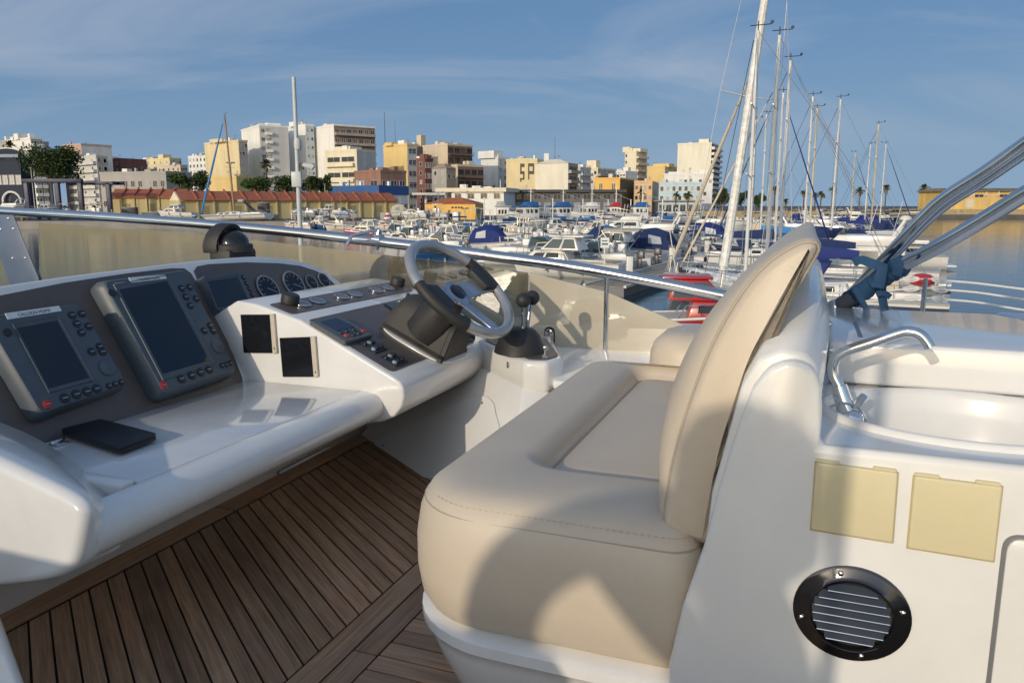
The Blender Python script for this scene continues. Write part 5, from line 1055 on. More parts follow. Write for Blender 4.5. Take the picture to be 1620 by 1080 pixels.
# --- fish market
t = bld('long white fish market office with flat overhanging roof', 716, 797, 815, 300, 246, WHITE, a=14, left=[win(cols=4, rows=1, v=(0.55, 0.95), w=2.2, h=1.7, pane=PANE), win(cols=4, rows=1, v=(0.05, 0.4), w=2.0, h=1.5, skip=0.6)], name='market_hall', parapet=0, depth=14)
band(t, 698, 798, 817, 246, 14, 297, 303.5, CREAM, 'roof', 1.0)
t = bld('grey market shed with dark roller doors and long dark roof edge', 796, 984, 990, 303, 262, mat('shed_grey', (0.16, 0.16, 0.165), 0.8, var=0.3, vscale=0.3), a=3, left=[win(cols=12, rows=1, v=(0.0, 0.55), w=0.7, h=4.6, frame=GREYM, pane=mat('roller_door', (0.3, 0.34, 0.4), 0.6, var=0.2, vscale=1.0)), win(cols=12, rows=1, v=(0.62, 0.92), w=0.75, h=2.0, frame=GREYM, pane=PANE)], name='market_shed', parapet=0, depth=16)
band(t, 795, 986, 994, 262, 3, 300, 304.5, mat('dark_roof_edge', (0.06, 0.06, 0.065), 0.7), 'roof', 1.4)
t = bld('small bright yellow harbour office with a terracotta hip roof', 675, 752, 767, 322.5, 172, ORY, a=16, left=[], right=[win(cols=2, rows=1, w=0.9, h=1.4)], name='harbour_office', parapet=0, pitched=1.35, depth=9)
dl_ = Vector((-math.cos(R(16)), math.sin(R(16)), 0)); m = M()
for k, (s0, s1) in enumerate(((5.65, 5.05), (4.85, 4.3), (4.15, 3.6), (3.45, 3.0))):
    n_ = Vector((-math.sin(R(16)), -math.cos(R(16)), 0))*0.03; A_ = dl_*s0+n_; B_ = dl_*s1+n_; zt = at(0, 327, 172).z-QZ; M().prism([A_+Vector((0, 0, zt-0.36)), B_+Vector((0, 0, zt-0.36)), B_+Vector((0, 0, zt)), A_+Vector((0, 0, zt))], -n_).obj('lettering', INK, t, smooth=0)
m = M(); m.box((gx(652, 190), 190, hz(308.5, 190)), (gx(705, 190), 196, hz(305, 190))); m.tube([(gx(672, 190), 193, QZ), (gx(672, 190), 193, hz(309, 190))], 0.35, 8); m.tube([(gx(698, 190), 193, QZ), (gx(698, 190), 193, hz(309, 190))], 0.35, 8); tag(m.obj('canopy_shelter', LGREY, smooth=0), 'flat concrete canopy on posts behind the yellow harbour office', 'shelter')
# --- right-hand part of the town
t = bld('orange yellow box building with two windows and slatted olive side', 938, 981, 999, 282, 285, ORY, OLIVE, a=22, left=[win(cols=2, rows=1, v=(0.62, 0.92), w=0.3, h=2.4, frame=WHITE)], group=G, parapet=0.3)
M()
bld('slim beige tower with cream gable and stacked balconies', 984, 1007, 1018, 240, 380, CREAM, BEIGEW, a=40, left=[win(u=(0, 0.25), cols=1, rows=9, w=0.6)], right=[win(cols=2, bal=BEIGEW)], group=G, roofbox=[(0.9, 0.2, 4, 4, 2.4), (0.35, 0.5, 7, 7, 1.6)])
bld('low cream houses between the orange box and the big tower', 972, 990, 1004, 272, 330, WHITE, a=35, left=[win(cols=3)], group=G)
bld('orange yellow gabled block left of the big cream tower', 1019, 1052, 1066, 264, 360, YEL, LGREY, a=35, right=[win(cols=2)], group=G, roofbox=[(0.3, 0.3, 8, 6, 1.5)])
bld('big blank cream tower block standing above the pale blue building', 1065, 1126, 1131, 227, 350, wall('ivory', (0.80, 0.76, 0.63)), BRICK, a=24, right=[win(cols=1, rows=12, w=0.6, bal=WHITE)], left=[win(u=(0.2, 0.9), cols=3, rows=1, v=(0.02, 0.15), skip=0.4)], group=G, roofbox=[(0.3, 0.3, 4.4, 4, 2.4)])
bld('long white low block in front of the big cream tower', 1045, 1128, 1131, 276, 320, WHITE, a=10, left=[win(cols=10, rows=3, skip=0.4)], group=G, roofbox=[(0.15, 0.3, 5, 4, 2), (0.75, 0.3, 6, 4, 1.2)])
bld('orange house with shuttered windows left of the pale blue building', 1000, 1032, 1038, 288, 290, ORNG, BEIGEW, a=15, left=[win(cols=4, rows=3, w=1.2)], right=[win(cols=2)], group=G, name='house')
t = bld('pale blue three-storey building on the promenade with shops below', 1038, 1110, 1131, 290, 286, BLUEW, CREAM, a=14, left=[win(cols=7, rows=2, v=(0.33, 1.0), w=1.3, h=1.7, frame=WHITE), win(cols=6, rows=1, v=(0, 0.3), w=0.8, h=2.6, frame=GREYM, mix=False)], right=[win(cols=2, rows=3)], group=G)
band(t, 1037, 1110, 1131, 286, 14, 316.5, 318.5, mat('awning_grey', (0.28, 0.28, 0.3), 0.8), 'awning', 1.2)
# --- pier warehouse on the right
PY = 269
pier = struct(slab('pier', [(gx(1494, PY), PY), (gx(1900, PY), PY), (gx(1900, PY), PY+40), (gx(1494, PY), PY+40)], -3, hz(331, PY), STONE))
t = thing('pier_warehouse', 'long yellow warehouse with grey roof on the stone pier at the right', 'warehouse', (gx(1500, PY), PY+2, hz(331, PY)), baked=False)
Lw = gx(1760, PY)-gx(1500, PY); Hw = hz(303, PY)-hz(331, PY)
WHY = wall('warehouse_yellow', (0.76, 0.52, 0.17), 0.3)
M().box((0, 0, 0), (Lw, 18, Hw)).obj('wall', WHY, t, smooth=0)
m = M(); m.rings([[(-0.8, -0.9, Hw), (Lw+1, -0.9, Hw), (Lw+1, 18.5, Hw), (-0.8, 18.5, Hw)], [(-0.8, -0.9, Hw+0.25), (Lw+1, -0.9, Hw+0.25), (Lw+1, 18.5, Hw+0.25), (-0.8, 18.5, Hw+0.25)], [(-0.5, 5, Hw+1.25), (Lw+1, 5, Hw+1.25), (Lw+1, 13, Hw+1.25), (-0.5, 13, Hw+1.25)]]); m.obj('roof', mat('warehouse_roof', (0.24, 0.20, 0.13), 0.85, var=0.3, vscale=0.4), t, smooth=0)
for k in range(13): M().box((k*4.3+0.6, -0.55, Hw-1.4), (k*4.3+1.0, 0.02, Hw-0.02)).obj('roof_bracket', CREAM, t, smooth=0)
for k in range(12):
    x = k*4.3+2.9
    if k % 2 == 0: put_window(t, (x, 0, Hw-1.9), 0, 3.2, 1.0, FRAMEW, PANE)
    else: M().box((x-1.6, -0.06, Hw-1.9), (x+1.6, 0.03, Hw-0.9)).obj('blind_panel', wall('faded_peach', (0.74, 0.5, 0.3)), t, smooth=0)
GRAF = mat('graffiti', (0.38, 0.34, 0.34), 0.8, var=0.7, vscale=2.5, col2=(0.72, 0.5, 0.18))
for x, w, z, h in ((3.4, 2.4, 2.2, 0.8), (7.0, 3.0, 0.6, 2.8), (13.5, 2.6, 1.6, 0.9), (28.5, 2.2, 2.0, 0.9), (33, 3, 1.2, 1.2)): M().prism([(x+w/2*math.cos(a)*(1+0.2*math.sin(5*a)), -0.025, z+h/2+h/2*math.sin(a)*(1+0.2*math.cos(3*a))) for a in [2*math.pi*j/16 for j in range(16)]] if h < 2 else [(x, -0.025, z), (x+w, -0.025, z), (x+w, -0.025, z+h), (x, -0.025, z+h)], (0, 0.05, 0)).obj('painted_patch', GRAF if h < 2 else wall('whitewash', (0.72, 0.66, 0.5), 0.3), t, smooth=0)
M().box((9.2, -0.03, Hw-2.6), (22, 0.02, Hw-2.25)).obj('faded_lettering', mat('faded_letters', (0.5, 0.33, 0.13), 0.8, var=0.75, vscale=1.6, col2=(0.76, 0.54, 0.2)), t, smooth=0)

# ------------------------------------------------------------------ yard sheds with terracotta roofs
SHEDW = wall('shed_yellow', (0.58, 0.48, 0.24), 0.2)
def shed(label, x0, x1, Y0, Y1, ye0, ye1, yr0, n):
    """long shed from photo column x0 (distance Y0) to x1 (Y1); eave rows ye, ridge row yr0"""
    A_, B_ = Vector((gx(x0, Y0), Y0, 0)), Vector((gx(x1, Y1), Y1, 0)); d_ = (B_-A_); L = d_.length; d_.normalize(); b_ = Vector((-d_.y, d_.x, 0))
    He = hz(ye0, Y0)-QZ; Hr = He+1.9; t = thing('boat_shed', label, 'shed', (A_.x, A_.y, QZ), rz=math.atan2(d_.y, d_.x), baked=False, group='yellow boat sheds')
    M().box((0, 0, 0), (L, 8, He)).obj('wall', SHEDW, t, smooth=0)
    m = M(); m.prism([(-0.01, 0.0, He), (-0.01, 8, He), (-0.01, 4, Hr+0.02)], (0.3, 0, 0)); m.obj('gable', CREAM, t, smooth=0)
    m = M(); m.prism([(0.3, -0.6, He-0.05), (0.3, 4, Hr+0.05), (0.3, 4, Hr+0.25), (0.3, -0.6, He+0.15)], (L, 0, 0)); m.prism([(0.3, 8.6, He-0.05), (0.3, 4.001, Hr+0.05), (0.3, 4.001, Hr+0.25), (0.3, 8.6, He+0.15)], (L, 0, 0)); rf = m.obj('roof', ROOFT, t, smooth=0)
    for k in range(1, n):   # fire walls that step above the roof
        x = L*k/n; M().prism([(x, -0.3, He+0.05), (x, 4, Hr+0.4), (x, 4, Hr+0.75), (x, -0.3, He+0.5)], (0.3, 0, 0)).obj('party_wall', ROOFT, t, smooth=0)
    for k in range(n):
        x = L*k/n; M().box((x+0.0, -0.35, 0), (x+0.35, 0.0, He-0.1)).obj('pilaster', SHEDW, t, smooth=0)
        if k % 2: M().box((x+L/n*0.3, -0.04, 0), (x+L/n*0.75, 0.02, He*0.72)).obj('shed_door', mat('shed_door', (0.36, 0.30, 0.16), 0.8, var=0.2, vscale=0.8), t, smooth=0)
    return t
shed('yellow boat shed with terracotta roof behind the leaning wooden mast', 172, 290, 186, 188, 313, 313, 303, 6)
shed('longest yellow boat shed with terracotta roof, its cream gable end showing', 284, 628, 172, 205, 317, 319, 305, 15)

# ------------------------------------------------------------------ trees
def leafmat(nm, c1, c2): return mat('leaves_'+nm, c1, 0.7, var=0.55, vscale=0.8, col2=c2, spec=0.2)
LF1 = leafmat('pine', (0.055, 0.085, 0.025), (0.02, 0.035, 0.012)); LF2 = leafmat('plane', (0.065, 0.11, 0.03), (0.025, 0.045, 0.015)); LFP = leafmat('palm', (0.085, 0.10, 0.04), (0.04, 0.05, 0.02)); BARK = mat('bark', (0.13, 0.10, 0.075), 0.9, var=0.3, vscale=3)
DEADP = mat('dead_fronds', (0.22, 0.16, 0.085), 0.9, var=0.3, vscale=2)
def tree(label, x, Y, ytop, wpx, ybot, lf, n=2600, seed=0, lobes=9):
    rnd = random.Random(seed); X = gx(x, Y); zt, zb = hz(ytop, Y), max(QZ+1.5, hz(ybot, Y)); rx = wpx/FPX*Y/2; rz = (zt-zb)/2; cz = (zt+zb)/2
    t = thing('tree', label, 'tree', (X, Y, QZ), baked=False, group='trees'); m = M()
    m.tube([(0, 0, 0), (0.1, 0, (cz-QZ)*0.5), (0, 0.1, cz-QZ)], [0.4, 0.3, 0.2], 8); 
    ls = []
    for k in range(lobes):
        a = rnd.uniform(0, 2*math.pi); rr = rnd.uniform(0.25, 0.68); ls.append((math.cos(a)*rx*rr, math.sin(a)*rx*rr*0.8, rnd.uniform(-0.55, 0.6)*rz, rnd.uniform(0.3, 0.5)))
        m.tube([(0, 0, (cz-QZ)*0.6), (ls[-1][0]*0.6, ls[-1][1]*0.6, cz-QZ+ls[-1][2]*0.6), (ls[-1][0], ls[-1][1], cz-QZ+ls[-1][2])], [0.18, 0.1, 0.05], 5)
    m.obj('trunk', BARK, t); m = M(); V, Fc = [], []
    for k in range(n):
        lx, ly, lz, lr = ls[rnd.randrange(lobes)]; d_ = Vector((rnd.gauss(0, 1), rnd.gauss(0, 1), rnd.gauss(0, 1))).normalized()*(rnd.random()**0.4)
        p = Vector((lx+d_.x*rx*lr*1.15, ly+d_.y*rx*lr*1.15, cz-QZ+lz+d_.z*rz*lr*1.25)); s = rnd.uniform(0.16, 0.42); a_ = Vector((rnd.gauss(0, 1), rnd.gauss(0, 1), rnd.gauss(0, 0.7))).normalized(); b_ = a_.cross(Vector((rnd.gauss(0, 1), rnd.gauss(0, 1), rnd.gauss(0, 1)))).normalized()
        o = len(V); V += [p-a_*s, p+b_*s*0.7, p+a_*s, p-b_*s*0.7]; Fc.append((o, o+1, o+2, o+3))
    m.add(V, Fc); m.obj('crown', lf, t, smooth=0, flip=False); return t
tree('largest dark pine tree, at the left above the blue travel lift', 84, 200, 228, 104, 292, LF1, 7000, 1, 16)
tree('bushy green tree in the gap left of the pale yellow block', 288, 212, 268, 36, 303, LF2, 1500, 2); tree('darker tree touching the pale yellow block', 322, 214, 270, 40, 304, LF1, 1700, 3)
tree('round green tree below the tall white tower', 404, 212, 279, 62, 306, LF2, 2400, 4); tree('tree just left of the steel pole behind the shed', 455, 214, 278, 50, 306, LF1, 1900, 5); tree('tree right of the steel pole behind the shed', 492, 216, 276, 34, 306, LF1, 1500, 6); tree('small tree at the left end of the blue banded shop', 516, 218, 274, 26, 306, LF2, 1200, 7)
tree('dark tree clump right of the pale blue building', 1140, 285, 297, 30, 326, LF1, 1500, 8); tree('bushy tree behind the big white mast', 1172, 290, 300, 30, 328, LF1, 1300, 9)
tree('low tree row end near the first sail boat masts', 1200, 292, 304, 24, 328, LF2, 1000, 10)
def palm(label, x, Y, ytop, ybase, lean=0.0, seed=0, n=26, size=2.0):
    rnd = random.Random(seed+50); X = gx(x, Y); zt = hz(ytop, Y); zb = QZ; t = thing('palm_tree', label, 'palm tree', (X, Y, zb), baked=False, group='palm trees'); H = zt-zb-size*0.75
    top_ = Vector((lean, 0, H)); M().tube([(0, 0, 0), (lean*0.25, 0, H*0.4), (lean*0.6, 0, H*0.75), top_], [0.34, 0.24, 0.22, 0.24], 8).obj('trunk', BARK, t)
    for dead in (0, 1):
        m = M()
        for k in range(n if not dead else 12):
            a = rnd.uniform(0, 2*math.pi); el = rnd.uniform(-0.35, 1.35) if not dead else rnd.uniform(-1.4, -0.9); L = size*rnd.uniform(0.85, 1.15)*(0.7 if dead else 1); hd = Vector((math.cos(a), math.sin(a), 0)); sd_ = Vector((-hd.y, hd.x, 0)); pr = None
            for j in range(6):
                tt = j/5; p = top_+hd*(L*tt*math.cos(el)*(1-0.15*tt))+Vector((0, 0, L*tt*math.sin(el)-L*0.45*tt*tt)); w_ = 0.34*math.sin(math.pi*min(1, tt*0.85+0.12))*size/2
                cur = [p-sd_*w_-Vector((0, 0, w_*0.5)), p, p+sd_*w_-Vector((0, 0, w_*0.5))]
                if pr: m.add(pr+cur, [(0, 1, 4, 3), (1, 2, 5, 4)])
                pr = cur
        m.obj('fronds' if not dead else 'dead_fronds', LFP if not dead else DEADP, t, smooth=0, flip=False)
    return t
palm('leaning palm in front of the dark pine at the far left', 36, 208, 219, 300, -1.6, 1, 24, 2.3); palm('palm in front of the tall white tower', 424, 245, 248, 300, 0, 2, 30, 2.6)
palm('palm in front of the orange house', 1013, 262+6, 296, 327, 0.2, 3, 26, 2.2); palm('left one of two palms in front of the pale blue building', 1069, 270, 300, 328, 0, 4, 26, 2.2); palm('right one of two palms in front of the pale blue building', 1088, 270, 299, 328, 0, 5, 26, 2.4)
for i, (x, y, s, lb) in enumerate(((1146, 296, 2.6, 'thick palm beside the dark tree clump on the promenade'), (1225, 291, 2.3, 'palm among the tallest sail boat masts'), (1271, 297, 2.1, 'palm seen left of the mast pair'), (1289, 302, 2.0, 'shorter palm right of the mast pair'), (1298, 300, 2.2, 'palm next to the shorter one right of the mast pair'), (1316, 292, 2.2, 'palm behind the tall white mast'), (1359, 293, 2.5, 'palm between the tall white mast and the right-hand masts'), (1400, 289, 2.5, 'palm behind the rightmost masts'), (1460, 288, 2.8, 'lone palm standing clear right of all masts'), (1243, 312, 1.8, 'low palm behind the sail boat booms'))): palm(lb, x, 300, y, 328, 0, 10+i, 28, s)

# ------------------------------------------------------------------ lamp posts and poles
def lamp(label, x, Y, ytop, ybase, heads=2, z0=QZ):
    X = gx(x, Y); H = hz(ytop, Y)-z0; t = thing('lamp_post', label, 'lamp post', (X, Y, z0), baked=False, group='lamp posts'); M().tube([(0, 0, 0), (0, 0, H)], [0.14, 0.08], 8).obj('post', mat('lamp_grey', (0.45, 0.45, 0.44), 0.5), t)
    for k in range(heads):
        s = (k-(heads-1)/2)*1.0; m = M(); m.tube([(0, 0, H-0.2), (s, 0, H)], 0.05, 5); m.box((s-0.35, -0.25, H-0.05), (s+0.35, 0.25, H+0.2)); m.obj('lamp_head', mat('lamp_dark', (0.08, 0.08, 0.085), 0.5), t)
lamp('lamp post with twin floodlights in front of the pale yellow block', 369, 165, 258, 345, 2); lamp('thin lamp post in front of the pine tree', 55, 190, 266, 320, 1); lamp('lamp post standing between the bushy trees', 333, 195, 281, 320, 1); lamp('lamp post in front of the yellow harbour office', 735, 165, 330, 355, 2)
lamp('lamp post by the shed in front of the trees right of the pole', 515, 200, 292, 330, 1)
t = thing('radio_mast', 'tall thin radio mast on the roofs right of the brown balconied block', 'radio mast', (gx(612, 340), 340, QZ), baked=False); M().tube([(0, 0, 0), (0, 0, hz(178, 340)-QZ)], [0.3, 0.12], 6).obj('mast', BALR, t)
t = thing('radio_mast', 'thin radio mast standing above the blank ivory gable', 'radio mast', (gx(877, 320), 320, QZ), baked=False); M().tube([(0, 0, 0), (0, 0, hz(216, 320)-QZ)], [0.2, 0.07], 6).obj('mast', BALR, t)
t = thing('radio_mast', 'faint thin radio mast left of the dark brown party wall', 'radio mast', (gx(628, 360), 360, QZ), baked=False); M().tube([(0, 0, 0), (0, 0, hz(190, 360)-QZ)], [0.2, 0.06], 6).obj('mast', BALR, t)
# gulls
for i, (x, y, Y, s, lb) in enumerate(((1004, 210, 120, 0.5, 'white gull gliding left of the big cream tower'), (640, 192, 150, 0.6, 'gull above the yellow gable block'), (937, 182, 140, 0.7, 'gull high above the market shed'), (791, 200, 150, 0.6, 'gull above the white block with the stair tower'), (867, 190, 160, 0.5, 'small gull above the painted letters'))):
    p = at(x, y, Y); t = thing('gull', lb, 'bird', p, rz=random.uniform(0, 3), baked=False, group='gulls'); m = M(); m.ball((0, 0, 0), (0.22*s, 0.07*s, 0.06*s), 8); m.obj('body', WHITE, t)
    for sd_ in (-1, 1): M().rings([[(0.08*s, 0, 0.02), (-0.08*s, 0, 0.02), (0, 0, 0.05*s)], [(0.1*s, sd_*0.4*s, 0.16*s), (-0.06*s, sd_*0.4*s, 0.16*s), (0, sd_*0.4*s, 0.18*s)], [(-0.06*s, sd_*0.85*s, 0.06*s), (-0.1*s, sd_*0.85*s, 0.06*s), (-0.08*s, sd_*0.85*s, 0.07*s)]]).obj('wing', LGREY, t)
# ================================================================== boats
HW = mat('boat_white', (0.78, 0.77, 0.74), 0.25, var=0.08, vscale=1.5, coat=0.3); HC = mat('boat_cream', (0.70, 0.64, 0.52), 0.3, var=0.1, vscale=1.5); HB = mat('boat_blue', (0.03, 0.09, 0.24), 0.3, var=0.15, vscale=1.5); HN = mat('boat_navy', (0.02, 0.035, 0.08), 0.3); HR = mat('boat_red', (0.42, 0.025, 0.03), 0.28, coat=0.4); HBR = mat('boat_bright_blue', (0.02, 0.12, 0.36), 0.35, var=0.12, vscale=1.5); HG = mat('boat_grey', (0.36, 0.38, 0.38), 0.45, var=0.15, vscale=1); HD = mat('boat_dark', (0.03, 0.03, 0.032), 0.5)
CVN = mat('canvas_navy', (0.012, 0.03, 0.11), 0.85, bump=0.2, bscale=20); CVB = mat('canvas_royal', (0.010, 0.028, 0.17), 0.8, bump=0.2, bscale=20); CVC = mat('canvas_cream', (0.62, 0.55, 0.42), 0.85, var=0.12, vscale=2); CVL = mat('canvas_light_blue', (0.05, 0.22, 0.48), 0.8); DECKC = mat('boat_deck', (0.62, 0.60, 0.55), 0.6, var=0.12, vscale=2); ALU = mat('mast_alloy', (0.74, 0.74, 0.72), 0.4, 0.25, var=0.12, vscale=1.5); WOODM = mat('mast_wood', (0.36, 0.23, 0.12), 0.6, var=0.25, vscale=2); RIG = mat('rigging', (0.4, 0.4, 0.4), 0.4, 0.5); FEND = mat('fender', (0.66, 0.65, 0.62), 0.5); OUTB = mat('outboard', (0.05, 0.05, 0.055), 0.35); BUOY = mat('lifebuoy', (0.6, 0.12, 0.05), 0.6); TAN = mat('cushion_tan', (0.45, 0.33, 0.2), 0.8)
BT = 'boats moored in the harbour'
def hsec(t, L, B, fs, fb, full=0.55, rake=0.12):
    b = B/2*(1-max(0, (t-full)/(1-full))**2.2*0.97)*(0.92+0.08*min(1, t*4)); z = fs+(fb-fs)*t**1.8; x = L*(t-0.5); k = L*rake*t**3
    return [(x, b, z), (x-k*0.35, b*0.94, z*0.5), (x-k*0.7, b*(0.80-0.35*t**2), 0.08), (x-k, b*0.12, -0.35), (x-k, -b*0.12, -0.35), (x-k*0.7, -b*(0.80-0.35*t**2), 0.08), (x-k*0.35, -b*0.94, z*0.5), (x, -b, z)]
def hull(t, L, B, fs, fb, col, stripe=None, full=0.5, rake=0.12, deck=DECKC):
    ts = [0, 0.1, 0.25, 0.4, 0.55, 0.65, 0.75, 0.84, 0.91, 0.96, 1.0]; S = [hsec(q, L, B, fs, fb, full, rake) for q in ts]
    M().rings(S).obj('hull', col, t, smooth=40)
    M().rings([[(a[0]*0.985, a[1]*0.93, a[2]+0.015), (a[0]*0.985, -a[1]*0.93, a[2]+0.015), (a[0]*0.985, -a[1]*0.93, a[2]-0.05), (a[0]*0.985, a[1]*0.93, a[2]-0.05)] for a in [s[0] for s in S]]).obj('deck', deck, t, smooth=0)
    m = M()
    for sd_ in (1, -1): m.tube([(s[0][0], sd_*s[0][1]*1.01, s[0][2]) for s in S], 0.05, 5)
    m.obj('rub_rail', HW if col is not HW else HG, t)
    if stripe:
        for sd_ in (1, -1): M().rings([[(s[0][0]*1.0, sd_*(s[0][1]*1.012+0.01), s[0][2]*0.72), (s[0][0], sd_*(s[0][1]*1.012+0.01), s[0][2]*0.84), (s[0][0], sd_*s[0][1]*0.96, s[0][2]*0.84), (s[0][0], sd_*s[0][1]*0.96, s[0][2]*0.72)] for s in S[:-1]]).obj('hull_stripe', stripe, t, smooth=0)
    return lambda q: (L*(q-0.5), hsec(q, L, B, fs, fb, full, rake)[0][1], fs+(fb-fs)*q**1.8)
def frus(m, x0, x1, w0, z0, X0, X1, w1, z1): return m.rings([[(x0, -w0, z0), (x1, -w0, z0), (x1, w0, z0), (x0, w0, z0)], [(X0, -w1, z1), (X1, -w1, z1), (X1, w1, z1), (X0, w1, z1)]])
def side_windows(t, fr, spans, v0, v1, mt_=GLASSD, name='window'):
    x0, x1, w0, z0, X0, X1, w1, z1 = fr
    for sd_ in (1, -1):
        for (a, b) in spans:
            def q(s, v): return Vector(((x0+(x1-x0)*s)*(1-v)+(X0+(X1-X0)*s)*v, sd_*((w0*(1-v)+w1*v)+0.012), z0*(1-v)+z1*v))
            M().prism([q(a, v0), q(b, v0), q(b, v1), q(a, v1)], (0, -sd_*0.02, 0)).obj(name, mt_, t, smooth=0)
def front_windows(t, fr, n, v0, v1, mt_=GLASSD, back=False):
    x0, x1, w0, z0, X0, X1, w1, z1 = fr
    for k in range(n):
        def q(s, v): return Vector((((x0*(1-v)+X0*v)-0.012) if back else ((x1*(1-v)+X1*v)+0.012), (w0*(1-v)+w1*v)*(2*s-1), z0*(1-v)+z1*v))
        a, b = (k+0.08)/n, (k+0.92)/n; M().prism([q(a, v0), q(b, v0), q(b, v1), q(a, v1)], (0.02 if back else -0.02, 0, 0)).obj('window', mt_, t, smooth=0)
def bow_rail(t, g, h=0.55, q0=0.45, r=0.022):
    m = M(); P = []
    for sd_ in (1, -1):
        pts_ = [(g(q)[0]-0.05, sd_*g(q)[1]*0.93, g(q)[2]+h) for q in (q0, 0.55, 0.65, 0.75, 0.85, 0.93, 0.99)]; m.tube([(pts_[0][0]-0.3, pts_[0][1], pts_[0][2]-h)]+pts_, r, 5)
        for q in (q0+0.08, 0.65, 0.78, 0.9): x, y, z = g(q); m.tube([(x, sd_*y*0.93, z), (x-0.05, sd_*y*0.93, z+h)], r*0.8, 5)
    x, y, z = g(0.99); m.tube([(x-0.05, y*0.93, z+h), (x+0.02, 0, z+h), (x-0.05, -y*0.93, z+h)], r, 5); m.obj('bow_rail', STEEL, t)
def fenders(t, g, qs, sds=(1, -1)):
    for q in qs:
        for sd_ in sds: x, y, z = g(q); m = M(); m.tube([(x, sd_*(y+0.12), z-0.1), (x, sd_*(y+0.14), z-0.2), (x, sd_*(y+0.14), z-0.6), (x, sd_*(y+0.12), z-0.7)], [0.04, 0.11, 0.11, 0.04], 8); m.obj('fender', FEND, t)
def outboard(t, x, y, z, s=1.0, col=None):
    m = M(); frus(m, x-0.55*s, x-0.05*s, 0.2*s, z+0.1*s, x-0.5*s, x-0.1*s, 0.15*s, z+0.6*s); m.box((x-0.35*s, y-0.08*s, z-0.8*s), (x-0.1*s, y+0.08*s, z+0.1*s)); o = M(); o.v = [v+Vector((0, y, 0)) if i < 8 else v for i, v in enumerate(m.v)]; o.f = m.f; o.obj('outboard_engine', col or OUTB, t, bevel=0.03, smooth=40)
